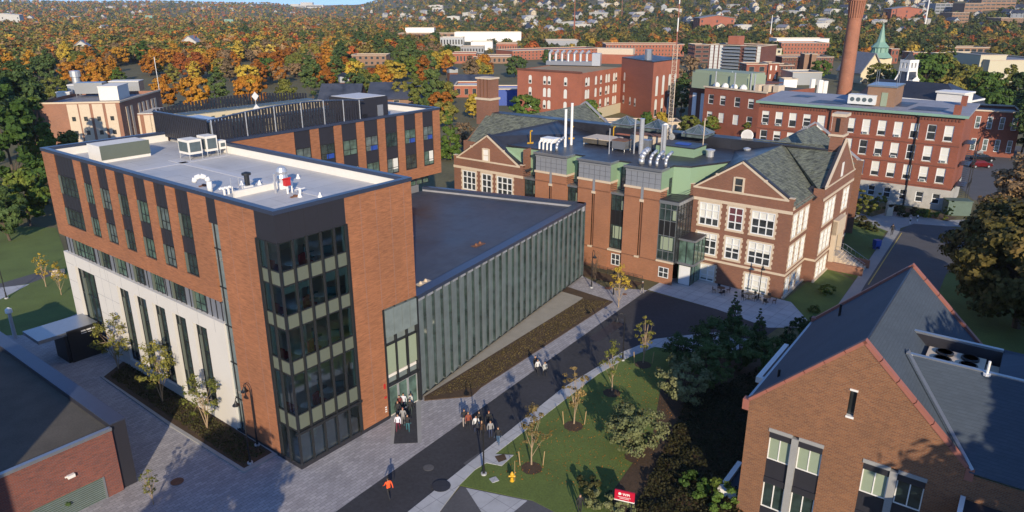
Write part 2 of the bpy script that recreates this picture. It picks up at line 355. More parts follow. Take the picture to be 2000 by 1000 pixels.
def copy_tree(root, loc=None, rz=None, label=None, group=None, scale=None):
    def rec(o, p):
        c = o.copy(); COL.objects.link(c)
        if p: c.parent = p
        for ch in list(o.children): rec(ch, c)
        return c
    c = rec(root, None)
    if loc is not None: c.location = loc
    if rz is not None: c.rotation_euler = (0, 0, rz)
    if scale is not None: c.scale = (scale,) * 3 if isinstance(scale, (int, float)) else scale
    if label: c['label'] = label
    if group: c['group'] = group
    return c
def sheet(name, pts, z, mat, kerb=0.0, label=None):
    """ground sheet from world polygon (counter-clockwise or not)"""
    if sum((b[0] - a[0]) * (b[1] + a[1]) for a, b in zip(pts, pts[1:] + pts[:1])) > 0: pts = pts[::-1]
    bm = bmesh.new(); vs = [bm.verts.new((x, y, z + kerb)) for x, y in pts]; f = bm.faces.new(vs)
    if kerb:
        r = bmesh.ops.extrude_face_region(bm, geom=[f])
        for v in [g for g in r['geom'] if isinstance(g, bmesh.types.BMVert)]: v.co.z = z - .02
    bmesh.ops.recalc_face_normals(bm, faces=bm.faces)
    bmesh.ops.triangulate(bm, faces=[f for f in bm.faces if len(f.verts) > 4])
    me = bpy.data.meshes.new(name); bm.to_mesh(me); bm.free(); me.materials.append(M[mat])
    return link(name, me, kind='structure', label=label)
WCACHE = {}
def window(parent, p0, p1, op, depth=.12, nx=2, ny=(.5,), frame='frame_white', pane='glass_dark', fw=.06, fd=.05, name='window', blind=None, ac=False, label=None, arch=False, sill=None):
    """a window in an opening made by MB.wall: the pane, its frame and bars as a sub-part"""
    a, b, c, d = op[:4]; w_, h_ = round(b - a, 3), round(d - c, 3)
    key = (w_, h_, nx, tuple(ny), frame, pane, fw, fd, blind, sill)
    if key not in WCACHE:
        q = MB(); q.poly([(0, 0, 0), (w_, 0, 0), (w_, 0, h_), (0, 0, h_)], 0); mats = [pane]
        if blind:
            bh, bmat = blind; q.box(fw, w_ - fw, -.02, -.004, h_ * (1 - bh), h_ - fw, 1); mats.append(bmat)
        f = MB(); y = -fd
        f.box(0, fw, y, 0, 0, h_); f.box(w_ - fw, w_, y, 0, 0, h_); f.box(fw, w_ - fw, y, 0, 0, fw); f.box(fw, w_ - fw, y, 0, h_ - fw, h_)
        for i in range(1, nx): x = w_ * i / nx; f.box(x - fw / 2, x + fw / 2, y + .004, 0, fw, h_ - fw)
        for t in ny: z = h_ * t; f.box(fw, w_ - fw, y + .008, 0, z - fw / 2, z + fw / 2)
        sm = None
        if sill: g = MB(); g.box(-.08, w_ + .08, -sill[0], .0, -.14, -.003); sm = g.mesh('sill', [sill[1]])
        WCACHE[key] = (q.mesh('window', mats), f.mesh('frame', [frame]), sm)
    me, fr, sm = WCACHE[key]
    dx, dy = p1[0] - p0[0], p1[1] - p0[1]; L = math.hypot(dx, dy); ux, uy = dx / L, dy / L
    loc = (p0[0] + ux * a - uy * depth, p0[1] + uy * a + ux * depth, c)
    o = link(name, me, parent, loc, math.atan2(uy, ux), label)
    link('frame', fr, o)
    if sm: link('sill', sm, o)
    if ac:
        k = ('ac', w_)
        if k not in WCACHE:
            g = MB(); g.box(w_ * .2, w_ * .8, -.42, -.06, .03, .48, 0); g.box(w_ * .27, w_ * .73, -.43, -.42, .1, .4, 1); WCACHE[k] = g.mesh('air_conditioner', ['ac_white', 'coil'])
        link('air_conditioner', WCACHE[k], o)
    return o
def text_mesh(txt, size, mat, name='lettering', ext=.01, bold=0.0):
    cu = bpy.data.curves.new(name, 'FONT'); cu.body = txt; cu.size = size; cu.extrude = ext; cu.align_x = 'CENTER'; cu.offset = bold
    o = bpy.data.objects.new(name, cu); COL.objects.link(o)
    dg = bpy.context.evaluated_depsgraph_get(); me = bpy.data.meshes.new_from_object(o.evaluated_get(dg)); bpy.data.objects.remove(o)
    me.materials.clear(); me.materials.append(M[mat]); return me
AZ = R(52.3)
# ================================================================ THE NEW ACADEMIC BUILDING (front left)
def new_building():
    C = G(590, 917)
    t = thing('academic_building', 'modern L-shaped brick and dark metal academic building with white flat roof and glazed corner', 'building', (*C, 0), AZ)
    W_, L_, H_ = 13.9, 40.9, 21.8
    LF = lambda ya, yb, za, zb: (L_ - yb, L_ - ya, za, zb)          # opening on the long left front, from its y range
    pL0, pL1 = (0, L_), (0, 0); pR0, pR1 = (0, 0), (W_, 0)
    bays = [(33.5, 38.1), (30.0, 32.0), (26.4, 28.6), (22.8, 24.9), (19.1, 21.3), (15.5, 17.7), (11.9, 14.1)]
    bk = MB()
    # long front: brick between the dark bays, upper storeys only
    bk.wall((0, L_), (0, 9.1), 12.6, H_, [(L_ - b, L_ - a, 14.1, H_ + 1) for a, b in bays], 0, .12)
    bk.wall((0, 7.8), (0, 2.5), .35, H_, (), 0); bk.poly([(0, 9.1, 12.6), (0, L_, 12.6), (.45, L_, 12.6), (.45, 9.1, 12.6)], 0)
    bk.poly([(0, 9.1, 12.6), (.45, 9.1, 12.6), (.45, 9.1, H_), (0, 9.1, H_)], 0); bk.poly([(.45, 7.8, .35), (0, 7.8, .35), (0, 7.8, H_), (.45, 7.8, H_)], 0)
    bk.wall((6.5, 0), (9.7, 0), .35, H_); bk.wall((9.7, 0), (W_, 0), 10.95, H_)
    bk.wall((W_, 0), (W_, 29.8), 10, H_); bk.poly([(9.7, 0, 10.95), (9.7, .8, 10.95), (W_, .8, 10.95), (W_, 0, 10.95)][::-1], 0)
    bk.poly([(9.7, 0, .35), (9.7, 2.2, .35), (9.7, 2.2, 10.95), (9.7, 0, 10.95)], 0)
    bk.wall((W_, L_), (0, L_), 12.6, H_)
    bk.build('brick_cladding', 'gw_brick', t)
    sj = MB()                                                        # pale vertical joints in the big brick faces
    for x in (8.1, 9.75, 11.4, 12.95): sj.box(x - .045, x + .045, -.014, 0, .4 if x < 9.6 else 11, H_)
    for y in (6.2, 4.0): sj.box(-.014, 0, y - .045, y + .045, .4, H_)
    sj.build('control_joint', 'pink_brick', t)
    dk = MB()
    for a, b in bays:
        dk.poly([(.12, b, 14.1), (.12, a, 14.1), (.12, a, H_), (.12, b, H_)], 0)
        for s in np.arange(a + .7, b - .3, .75): dk.box(.10, .119, s - .012, s + .012, 14.12, H_)
    dk.wall((0, 9.1), (0, 7.8), 19.6, H_); dk.wall((0, 2.5), (0, 0), 19.6, H_); dk.wall((0, 0), (6.5, 0), 19.6, H_)
    dk.poly([(.45, 9.1, 0), (.45, 7.8, 0), (.45, 7.8, 19.6), (.45, 9.1, 19.6)], 0)
    for x in (1.3, 2.6, 3.9, 5.2): dk.box(x - .012, x + .012, -.012, 0, 19.65, H_)
    dk.box(-.02, 6.55, -.02, W_ * 0 + .1, -.3, .35); dk.box(-.02, .1, 0, 9.3, -.3, .35); dk.box(6.55, 9.8, -.02, .1, -.3, .35)
    dk.box(-.05, .05, 9.05, 9.15, 12.5, 12.6)
    dk.build('dark_cladding', 'dark_panel', t)
    # windows of the bays
    def bw(a, b, za, zb, nx, i):
        return window(t, pL0, pL1, LF(a, b, za, zb), .085, nx, (.38,), 'dark_frame', ('glass_green', 'glass_mid', 'glass_dark')[i % 3], .07, .06)
    pn = MB()
    for i, (a, b) in enumerate(bays):
        wd = b - a
        for za, zb in ((17.55, 19.6), (14.2, 16.1)):
            f = .24 if i else .14
            bw(a + .12, b - .12 - wd * f, za, zb, 4 if i == 0 else 2, i + int(za))
            pn.box(.02, .075, b - .12 - wd * f + .05, b - .16, za + .05, zb - .05)  # pale green strip along one side of each window
    pn.build('green_side_strip', 'sage', t)
    # ribbon windows
    rb = MB(); rb.poly([(.35, L_ - .5, 10.6), (.35, 9.1, 10.6), (.35, 9.1, 12.6), (.35, L_ - .5, 12.6)], 0); rb.build('ribbon_cladding', 'panel_grey', t)
    for i, (a, b) in enumerate(bays):
        window(t, pL0, pL1, LF(a + .1, b - .1, 10.7, 12.5), .33, 4 if i == 0 else 2, (.4,), 'dark_frame', 'glass_dark' if i % 2 else 'glass_green', .07, .05)
    pn = MB()
    for i, (a, b) in enumerate(bays): pn.box(.15, .3, b - .35, b - .12, 10.75, 12.45)
    pn.build('green_side_strip', 'sage', t)
    mu = MB()
    for y in np.arange(9.6, L_ - .6, .85): mu.box(.28, .348, y - .03, y + .03, 10.6, 12.6)
    mu.build('ribbon_mullions', 'dark_frame', t)
    # pale stone base
    so_ = [(33.8, 38.6, .2, 9.3)] + [(a, b, 1.0, 9.3) for a, b in ((26.4, 28.9), (22.9, 25.3), (19.3, 21.7), (15.6, 18.0), (12.1, 14.4))]
    st = MB(); st.wall((0, 40.75), (0, 9.1), 0, 10.6, [(40.75 - b, 40.75 - a, c, d) for a, b, c, d in so_], 0, .45)
    st.poly([(0, 9.1, 10.6), (.45, 9.1, 10.6), (.45, 40.75, 10.6), (0, 40.75, 10.6)][::-1], 0); st.wall((W_, 40.75), (0, 40.75), 0, 10.6)
    st.poly([(0, 9.1, 0), (.45, 9.1, 0), (.45, 9.1, 10.6), (0, 9.1, 10.6)], 0); st.build('stone_cladding', 'white_panel', t)
    jn = MB()
    for z in (1.0, 3.1, 5.2, 7.3, 9.36): 
        for a, b in ((28.95, 33.75), (38.65, 40.7)): jn.box(-.006, .002, a, b, z - .012, z + .012)
    for a in (30.5, 32.2): jn.box(-.006, .002, a - .012, a + .012, .1, 10.5)
    for a in (10.6, 13.3, 16.8, 20.5, 24, 27.6, 31, 34.5, 38): jn.box(-.006, .002, a - .012, a + .012, 9.4, 10.55)
    jn.build('stone_joints', 'panel_grey', t)
    for i, (a, b, c, d) in enumerate(so_):
        window(t, pL0, pL1, LF(a, b, c, d), .40, 4 if i == 0 else 3, (.33, .66), 'dark_frame', 'glass_dark', .09, .10, name='curtain_window')
        g = MB(); g.box(.25, .38, b - (1.3 if i == 0 else .75), b - (.75 if i == 0 else .35), c + 2.4, d - 1.2); g.build('green_side_strip', 'sage', t)
    # tall glazed slot
    g = MB(); g.poly([(.2, 9.1, .3), (.2, 7.8, .3), (.2, 7.8, 19.6), (.2, 9.1, 19.6)], 0); sl_ = g.build('slot_glazing', 'glass_fin', t)
    g = MB()
    for z in (3.5, 7.0, 10.5, 14.0, 17.4): g.box(.12, .19, 7.82, 9.08, z - .05, z + .05)
    g.box(.1, .19, 8.62, 8.7, .3, 19.6); g.build('frame', 'dark_frame', sl_)
    # glazed corner tower
    g = MB(); zs = [(.45, 3.6), (5.0, 8.6), (9.8, 12.5), (13.7, 16.1), (17.3, 19.6)]
    for za, zb in zs:
        g.poly([(.06, 2.4, za), (.06, .06, za), (.06, .06, zb), (.06, 2.4, zb)], 0); g.poly([(.06, .06, za), (6.45, .06, za), (6.45, .06, zb), (.06, .06, zb)], 0)
    cg = g.build('corner_glazing', 'glass_clear', t)
    g = MB()
    for za, zb in ((3.6, 5.0), (8.6, 9.8), (12.5, 13.7), (16.1, 17.3)):
        g.box(.04, 6.45, .04, .16, za, zb); g.box(.04, .16, .16, 2.4, za, zb)
    g.build('spandrel', 'sage', cg)
    g = MB()
    for x in (0, 1.3, 2.6, 3.9, 5.2): g.box(x - .06 if x else -.04, x + .06 if x else .1, -.16, .04, .35, 19.6)
    g.box(6.32, 6.5, -.18, .04, .35, 19.62)
    for y in (1.25,): g.box(-.16, .04, y - .06, y + .06, .35, 19.6)
    g.box(-.18, .04, 2.32, 2.5, .35, 19.62)
    for z in (.4, 3.6, 5.0, 8.6, 9.8, 12.5, 13.7, 16.1, 17.3, 19.55): g.box(0, 6.4, -.03, .035, z - .05, z + .05); g.box(-.03, .035, .04, 2.4, z - .05, z + .05)
    g.box(-.22, 6.6, -.22, .0, 3.3, 3.5)
    g.build('mullions', 'dark_frame', cg)
    g = MB()
    for z in (4.3, 9.2, 13.1, 16.7, 20.2): g.box(.2, 13.7, .2, 9, z - .3, z - .02, 0)
    g.box(.2, 13.7, .2, 9, -.1, .05, 0); g.build('floor_slab', 'roof_kerb', t)
    g = MB()
    g.box(.5, 13.6, 6.0, 6.2, .05, 20, 0); g.box(8.0, 8.2, .2, 5.9, .05, 20, 0); g.box(3.6, 4.0, 3.2, 3.6, .05, 20, 0)
    g.build('inner_wall', 'cream', t)
    for z, zz in ((13.72, 16.08),):
        g = MB()
        for x0, f in ((.1, .55), (1.4, .5), (3.95, .7), (5.25, .6)): g.box(x0, x0 + 1.15, .09, .12, zz - (zz - z) * f * .5, zz)
        g.build('roller_blind', 'blind_green', t)
    g = MB()
    for za, zb in ((17.35, 19.5), (13.75, 16.05), (9.85, 12.45), (5.05, 8.5)): g.box(.10, .14, 1.75, 2.3, za, zb); g.box(6.05, 6.4, .10, .14, za, zb)
    g.build('end_panel', 'blind_green', t)
    # roof
    rz = 20.95; rf = MB(); rf.box(.4, W_ - .4, .4, L_ - .4, rz - .2, rz); rf.build('roof', 'roof_white', t)
    g = MB()
    for x0, x1, y0, y1 in ((.15, W_ - .15, .15, .4), (.15, .4, .4, L_ - .15), (W_ - .4, W_ - .15, .4, 29.8), (.4, W_ - .4, L_ - .4, L_ - .15)): g.box(x0, x1, y0, y1, H_ - .9, H_ + .02, 0)
    g.build('parapet', 'roof_kerb', t)
    g = MB(); c0, c1 = H_ - .05, H_ + .27
    for x0, x1, y0, y1 in ((-.08, W_ + .08, -.08, .46), (-.08, .46, .46, L_ + .08), (W_ - .46, W_ + .08, .46, 29.9), (.46, W_ - .46, L_ - .46, L_ + .08)): g.box(x0, x1, y0, y1, c0 if 1 else c0, c1, 0)
    g.build('parapet_cap', 'cap_metal', t)
    g = MB(); g.box(7.4, 8.2, 1.2, 29, rz + .003, rz + .03); g.box(1.0, 7.4, 12.6, 13.2, rz + .003, rz + .03); g.box(1.2, 12.8, 26.4, 27.1, rz + .003, rz + .03)
    g.build('roof_walkway', 'roof_walk', t)
    g = MB(); g.box(2.9, 6.7, 9.6, 9.9, rz, rz + .55); g.build('roof_kerb', 'roof_kerb', t)
    g = MB(); g.prism([(2.6, 33.0), (7.6, 33.0), (7.6, 36.0), (2.6, 36.0)], rz, rz + 1.7); g.build('roof_curb_box', 'roof_kerb', t)
    g = MB(); g.box(2.55, 7.6, 32.93, 32.99, rz + .3, rz + 1.75); g.build('green_curb_face', 'sage', t)
    # ---- rear wing
    X0, X1, Y0, Y1 = W_, 49.3, 29.8, 44.0
    wb = [(23.6, 26.0), (27.3, 29.7), (30.9, 33.4), (34.7, 37.1), (38.4, 40.7), (42.0, 44.3), (45.7, 47.9)]
    g = MB(); g.wall((X0, Y0), (X1, Y0), 12.3, H_, [(a - X0, b - X0, 13.8, H_ + 1) for a, b in wb], 0, .12); g.wall((X1, Y0), (X1, Y1), 12.3, H_); g.wall((X1, Y1), (W_, Y1), 0, H_); g.wall((W_, Y1), (W_, L_), 0, H_)
    g.poly([(X0, Y0, 12.3), (X0, Y1, 12.3), (X1, Y1, 12.3), (X1, Y0, 12.3)], 0); g.build('wing_brick', 'gw_brick', t)
    g = MB()
    for a, b in wb: g.poly([(a, Y0 + .12, 13.8), (b, Y0 + .12, 13.8), (b, Y0 + .12, H_), (a, Y0 + .12, H_)], 0)
    g.build('wing_dark_cladding', 'dark_panel', t)
    for i, (a, b) in enumerate(wb):
        for j, (za, zb) in enumerate(((17.6, 19.6), (13.9, 16.0))):
            o = window(t, (X0, Y0), (X1, Y0), (a + .1 - X0, b - .1 - X0, za, zb), .1, 2, (.36,), 'dark_frame', ('glass_mid', 'glass_green', 'glass_dark')[(i * 2 + j) % 3], .07, .05)
            q = MB()
            if (i, j) in ((1, 0), (3, 0), (5, 0), (6, 0)): q.box(.9, b - a - .35, -.03, -.004, .06, .66); q.build('blue_panel', 'blue', o)
            elif (i + j) % 2: q.box(1.0, b - a - .3, -.03, -.004, .5, zb - za - .1); q.build('roller_blind', 'blind', o)
    g = MB(); g.wall((X0, Y0 + 2), (X1 - 3, Y0 + 2), 0, 12.3); g.wall((X1 - 3, Y0 + 2), (X1 - 3, Y1), 0, 12.3); g.build('lower_wall', 'panel_grey', t)
    for i in range(5): window(t, (X0, Y0 + 2), (X1, Y0 + 2), (28 + 0 * i + i * 1.35 - .1, 29.1 + i * 1.35, 10.7, 12.2), -.01, 1, (), 'dark_frame', 'glass_green', .07, .05)
    g = MB(); g.box(X0, X1 - .4, Y0 + .4, Y1 - .4, rz - .2, rz); g.build('wing_roof', 'roof_white', t)
    g = MB(); g.box(X0 - .45, X1 - .05, Y0 + .15, Y0 + .4, H_ - .9, H_ + .01); g.box(X1 - .4, X1 - .02, Y0 + .4, Y1, H_ - .9, H_ + .01); g.box(X0, X1 - .4, Y1 - .4, Y1, H_ - .9, H_ + .01); g.build('parapet', 'roof_kerb', t)
    g = MB(); g.box(X0 + .1, X1 + .08, Y0 - .08, Y0 + .46, c0, c1); g.box(X1 - .46, X1 + .08, Y0 + .46, Y1 + .08, c0, c1); g.box(X0, X1 - .46, Y1 - .46, Y1 + .08, c0, c1); g.build('parapet_cap', 'cap_metal', t)
    # louvred plant screen on the wing roof
    sc = MB(); rail = MB(); ztop = lambda x: 24.25 + .75 * math.sin(math.pi * min(max((x - 13.2) / 23, 0), 1))
    x = 13.6
    while x < 34.4:
        sc.box(x, x + .26, Y0 + .5, Y0 + .62, 21.9, ztop(x)); x += .42
    y = 31.0
    while y < 42.6: sc.box(13.2, 13.32, y, y + .3, 21.5, 24.2); y += .42
    x = 13.6
    while x < 36: sc.box(x, x + .26, 43.2, 43.3, 21.7, ztop(x) + .1); x += .45
    sc.build('louvre_screen', 'dark_panel', t)
    for z0 in (22.1, 22.9, 23.7): rail.box(13.4, 34.4, Y0 + .64, Y0 + .70, z0, z0 + .07); rail.box(13.34, 13.4, 31, 42.6, z0, z0 + .07)
    for i in range(24):
        xa, xb = 13.2 + i * .92, 13.2 + (i + 1) * .92; rail.slab([(xa, Y0 + .4, ztop(xa) + .1), (xb, Y0 + .4, ztop(xb) + .1), (xb, Y0 + .75, ztop(xb) + .1), (xa, Y0 + .75, ztop(xa) + .1)], .12)
    rail.box(13.1, 13.45, 31, 42.6, 24.22, 24.34)
    rail.build('screen_rail', 'cap_metal', t)
    for x in (13.3, 17.6, 21.4, 25.2, 28.6, 31.7, 34.4):
        q = MB(); q.cyl((x, Y0 + .3, 21.95), (x, Y0 + .3, ztop(x) + .1), .07, n=6); q.build('screen_post', 'galv', t)
    g = MB(); g.box(35.4, 40.8, 31.6, 37.5, rz, 24.4, 0); g.build('stair_penthouse', 'dark_panel', t)
    g = MB(); g.box(35.6, 40.6, 31.8, 37.3, 24.4, 24.45); g.build('penthouse_roof', 'roof_walk', t)
    g = MB(); g.box(38.8, 39.8, 31.52, 31.59, rz + .1, 23.3); g.build('door', 'panel_grey', t); g = MB(); g.box(36.1, 36.9, 31.52, 31.59, rz + .1, 22.3); g.build('louvre_opening', 'black', t)
    # ---- glass hall with folded fins
    A_, T_ = (9.75, 0.0), (51.9, 5.6); Hh = 10.7
    dx, dy = T_[0] - W_, T_[1] - .05; Lh = math.hypot(dx, dy); ux, uy = dx / Lh, dy / Lh; nx, ny = uy, -ux
    P = lambda s, d, z: (W_ + ux * s + nx * d, .05 + uy * s + ny * d, z)
    g = MB(); g.poly([P(0, -.35, .25), P(Lh - .1, -.35, .25), P(Lh - .1, -.35, Hh - .3), P(0, -.35, Hh - .3)], 0)
    g.poly([(9.75, .35, 3.3), (W_, .35, 3.3), (W_, .35, 10.9), (9.75, .35, 10.9)], 0)
    hg = g.build('hall_glazing', 'glass_fin', t)
    n = 27; fn = MB(); fb = MB()
    for i in range(n):
        s0, s1 = Lh * i / n, Lh * (i + 1) / n
        fn.slab([P(s0 + .04, .02, .3), P(s1 - .14, -.20, .3), P(s1 - .14, -.20, Hh - .15), P(s0 + .04, .02, Hh - .15)], .02, 0)
        fb.slab([P(s1 - .14, -.20, .3), P(s1 + .03, .02, .3), P(s1 + .03, .02, Hh - .15), P(s1 - .14, -.20, Hh - .15)], .02, 0)
    fn.build('glass_fins', 'glass_fin', hg); fb.build('fin_edges', 'glass_dark', hg)
    g = MB()
    for z in (.3, 3.7, 7.1, Hh - .2): g.slab([P(0, .03, z + .06), P(Lh, .03, z + .06), P(Lh, -.4, z + .06), P(0, -.4, z + .06)][::-1], .05) if z < 1 or z > 9 else None
    for i in range(n + 1): g.cyl(P(Lh * i / n, .03, .3), P(Lh * i / n, .03, Hh - .2), .025, n=4)
    g.build('mullions', 'dark_frame', hg)
    g = MB(); e = [(T_[0], T_[1]), (45.5, 29.8)]
    g.wall(e[0], e[1], 0, Hh); g.build('end_wall', 'panel_grey', t)
    g = MB(); g.poly([(W_, .2, Hh - .45), (T_[0] - .3, T_[1] + .3, Hh - .45), (45.2, 29.8, Hh - .45), (W_, 29.8, Hh - .45)], 0); g.build('hall_roof', 'roof_dark', t)
    g = MB()
    def rim(a, b, w0, w1, z0, z1, mb):
        ddx, ddy = b[0] - a[0], b[1] - a[1]; l = math.hypot(ddx, ddy); vx, vy = ddx / l, ddy / l
        q = lambda p, d: (p[0] + vy * d, p[1] - vx * d)
        mb.prism([q(a, w0), q(b, w0), q(b, w1), q(a, w1)], z0, z1)
    rim((W_, .05), T_, .12, -1.0, Hh - .15, Hh + .22, g); rim(T_, (45.5, 29.8), .1, -.7, Hh - .15, Hh + .22, g); g.build('hall_parapet_cap', 'cap_metal', t)
    g = MB(); rim((W_, .05), T_, -.05, -.9, Hh - .5, Hh - .17, g); rim(T_, (45.5, 29.8), -.05, -.6, Hh - .9, Hh - .17, g); g.build('hall_parapet', 'roof_far', t)
    # entrance under the brick overhang
    g = MB(); g.box(W_ - .12, W_ + .10, -.12, .3, .1, 10.9); g.box(9.72, 9.9, -.05, .35, .1, 10.9); g.box(9.9, W_, -.03, .3, 3.2, 3.4); g.box(9.9, W_, .0, .3, 7.3, 7.4)
    for x in (11.2, 12.6): g.box(x - .05, x + .05, .0, .3, 3.4, 10.9)
    g.build('entrance_frame', 'dark_frame', t)
    for x0 in (10.0, 11.25, 12.5):
        q = MB(); q.box(x0, x0 + 1.2, .25, .29, .1, 3.15, 0); d = q.build('door', 'glass_green', t)
        q = MB(); q.box(x0, x0 + .08, .18, .25, .1, 3.15); q.box(x0 + 1.12, x0 + 1.2, .18, .25, .1, 3.15); q.box(x0 + .08, x0 + 1.12, .18, .25, 3.0, 3.15); q.build('door_frame', 'galv', d)
    g = MB()
    for x0 in (10.0, 11.3, 12.7): g.box(x0 + .05, x0 + 1.1, .15, .2, 4.4, 7.2)
    g.build('entrance_shade', 'blind_green', t)
    g = MB()
    for i in range(4): g.box(9.95 + i, 10.9 + i, -.12, .3, 8.2, 10.8)
    g.build('upper_fins', 'glass_fin', t)
    g = MB(); g.box(9.3, 9.5, -.05, -.015, 3.3, 3.8, 0); g.box(9.3, 9.55, -.05, -.015, 2.3, 2.5, 0); g.build('red_wall_marks', 'red', t)
    g = MB()
    for k in range(3): g.box(9.3, 9.5, -.05, -.015, .9 + k * .22, 1.0 + k * .22)
    g.build('white_wall_marks', 'paint_white', t)
    # canopy and dark sign wall at the far end of the long front
    g = MB(); g.prism([(-6.0, 35.2), (0, 35.2), (0, 39.2), (-6.0, 39.2)], 3.1, 3.5); g.build('canopy', 'metal_grey', t)
    g = MB(); g.box(-3.3, 0, 35.0, 35.19, 0, 3.6); g.box(-3.6, -3.1, 35.19, 38.2, 0, 3.09); wl = g.build('sign_wall', 'black', t)
    g = MB()
    for k in range(16):
        if k not in (5, 11): g.box(-1.95 + k * .095, -1.895 + k * .095, 34.97, 34.995, 3.12, 3.28)
        if k < 12 and k != 6: g.box(-1.95 + k * .095, -1.9 + k * .095, 34.97, 34.995, 2.90, 2.98)
    g.build('lettering', 'paint_white', wl)
    return t, C
GW, GWC = new_building()
_u = (math.cos(AZ), math.sin(AZ)); _v = (-_u[1], _u[0])
def LOC(K, x, y, z=0): return (K[0] + _u[0] * x + _v[0] * y, K[1] + _u[1] * x + _v[1] * y, z)
# things on that roof
RZ = 20.95
def condenser(x, y, w, d, h, lab):
    t = thing('condenser_unit', lab, 'rooftop unit', LOC(GWC, x, y, RZ), AZ, 'condensers in a row on the white roof')
    g = MB(); g.box(0, w, 0, d, .55, h + .55); g.build('casing', 'roof_kerb', t)
    g = MB(); g.box(.15, w - .15, -.03, -.002, .8, h + .3); g.box(-.03, -.002, .15, d - .15, .8, h + .3); g.build('coil_face', 'coil', t)
    g = MB()
    for a in (.05, w - .05):
        for b in (.05, d - .05): g.cyl((a, b, 0), (a, b, .55), .05, n=5)
    g.build('stand', 'galv', t)
condenser(8.9, 27.4, 1.5, 2.0, 1.5, 'tall condenser unit on a stand, leftmost of the row on the white roof')
condenser(11.0, 27.6, 1.3, 1.7, 1.6, 'tall condenser unit with dark coil, middle of the row on the white roof')
condenser(12.6, 27.8, .8, 1.0, .9, 'smallest box unit at the end of the condenser row by the louvred screen')
def roofpost(nm, lab, cat, x, y, prof, mat, grp=None, n=10, z=RZ, K=None):
    g = MB(); g.lathe(prof, n=n); return g.build(nm, mat, None, label=lab, cat=cat, group=grp)
def put(o, K, x, y, z, rz=AZ): o.location = LOC(K, x, y, z); o.rotation_euler = (0, 0, rz); return o
g = MB(); pts = [(0, 0, 0), (0, 0, 1.0), (-.15, .1, 1.35), (-.5, .35, 1.5), (-.85, .6, 1.35), (-.95, .7, 1.0)]
g.tube(pts, .23, 10); put(g.build('gooseneck_vent', 'paint_white', None, True, label='fat white gooseneck vent pipe near the edge of the white roof', cat='vent'), GWC, 2.6, 12.9, RZ)
g = MB()
for k in range(3): g.tube([(k * .4, 0, 0), (k * .4, 0, .45), (k * .4 - .1, .15, .6), (k * .4 - .25, .3, .5)], .1, 8)
put(g.build('pipe_cluster', 'paint_white', None, label='three small white bent pipes beside the fat gooseneck vent', cat='pipe'), GWC, 2.9, 11.2, RZ)
for (x, y, h, lab) in ((3.3, 10.7, 1.5, 'thin grey rod nearest the white bent pipes on the white roof'), (3.9, 10.5, 1.4, 'thin grey rod standing just right of the bent pipes on the white roof')):
    g = MB(); g.cyl((0, 0, 0), (0, 0, h), .04, n=6); put(g.build('vent_rod', 'galv', None, label=lab, cat='pipe', group='rods on the white roof'), GWC, x, y, RZ)
t_ = thing('exhaust_fan', 'dark capped exhaust fan on a white curb between rods and steel fan', 'roof fan', LOC(GWC, 5.2, 11.3, RZ), AZ)
g = MB(); g.box(-.35, .35, -.35, .35, 0, .4); g.build('curb', 'paint_white', t_); g = MB(); g.lathe([(.22, .4), (.22, 1.3), (.4, 1.32), (.4, 1.5), (.1, 1.6)]); g.build('stack', 'dark_frame', t_)
t_ = thing('exhaust_fan', 'shiny steel exhaust fan on a white curb in the middle of the white roof', 'roof fan', LOC(GWC, 7.6, 9.6, RZ), AZ)
g = MB(); g.box(-.6, .6, -.6, .6, 0, .55); g.build('curb', 'paint_white', t_); g = MB(); g.lathe([(.42, .55), (.5, .9), (.42, 1.2), (.5, 1.45), (.35, 1.8), (.05, 1.95)]); g.build('drum', 'galv', t_)
t_ = thing('red_valve_stand', 'red valve head on white legs near the steel exhaust fan', 'valve', LOC(GWC, 6.5, 7.4, RZ), AZ)
g = MB(); g.cyl((0, 0, 0), (0, 0, .7), .09, n=6); g.cyl((.45, 0, 0), (.45, 0, .6), .06, n=6); g.build('leg', 'paint_white', t_); g = MB(); g.box(-.25, .25, -.2, .2, .7, 1.25); g.cyl((-.4, 0, 1.3), (.4, 0, 1.3), .08, n=6); g.build('valve_head', 'red', t_)
g = MB(); g.cyl((0, 0, 0), (0, 0, 1.7), .1, n=7); put(g.build('vent_pipe', 'galv', None, label='upright galvanised pipe left of the red valve on the white roof', cat='pipe'), GWC, 6.0, 8.4, RZ)
g = MB(); g.cyl((0, 0, 0), (0, 0, .45), .12, n=7); g.box(-.5, .5, -.05, .05, .4, .46); g.box(-.06, .06, -.4, .4, .46, .52); put(g.build('pipe_stand', 'paint_white', None, label='low white pipe stand right of the red valve', cat='pipe'), GWC, 7.1, 6.5, RZ)
for i, (x, y, lab) in enumerate(((6.4, 5.6, 'small white cone vent beside a drain stain on the white roof'), (7.4, 4.2, 'small white cone vent nearest the front edge of the white roof'), (10.6, 11.5, 'small white cone vent by the inner parapet of the white roof'), (5.8, 13.2, 'small white cone vent behind the dark capped fan'), (6.9, 12.1, 'small white cone vent just left of the steel exhaust fan'))):
    g = MB(); g.lathe([(.22, 0), (.08, .3), (.05, .42)], n=8); put(g.build('cone_vent', 'paint_white', None, label=lab, cat='vent', group='small cone vents on the white roof'), GWC, x, y, RZ)
for i, (x, y, lab) in enumerate(((3.6, 15.6, 'rusty drain cover left of the vents on the white roof'), (6.2, 5.9, 'rusty drain cover near the front corner of the white roof'))):
    g = MB(); g.box(-.5, .5, -.08, .08, .01, .1); g.box(-.12, .12, -.2, .2, .01, .16); put(g.build('roof_drain', 'rust', None, label=lab, cat='drain', group='drains on the white roof'), GWC, x, y, RZ + .01)
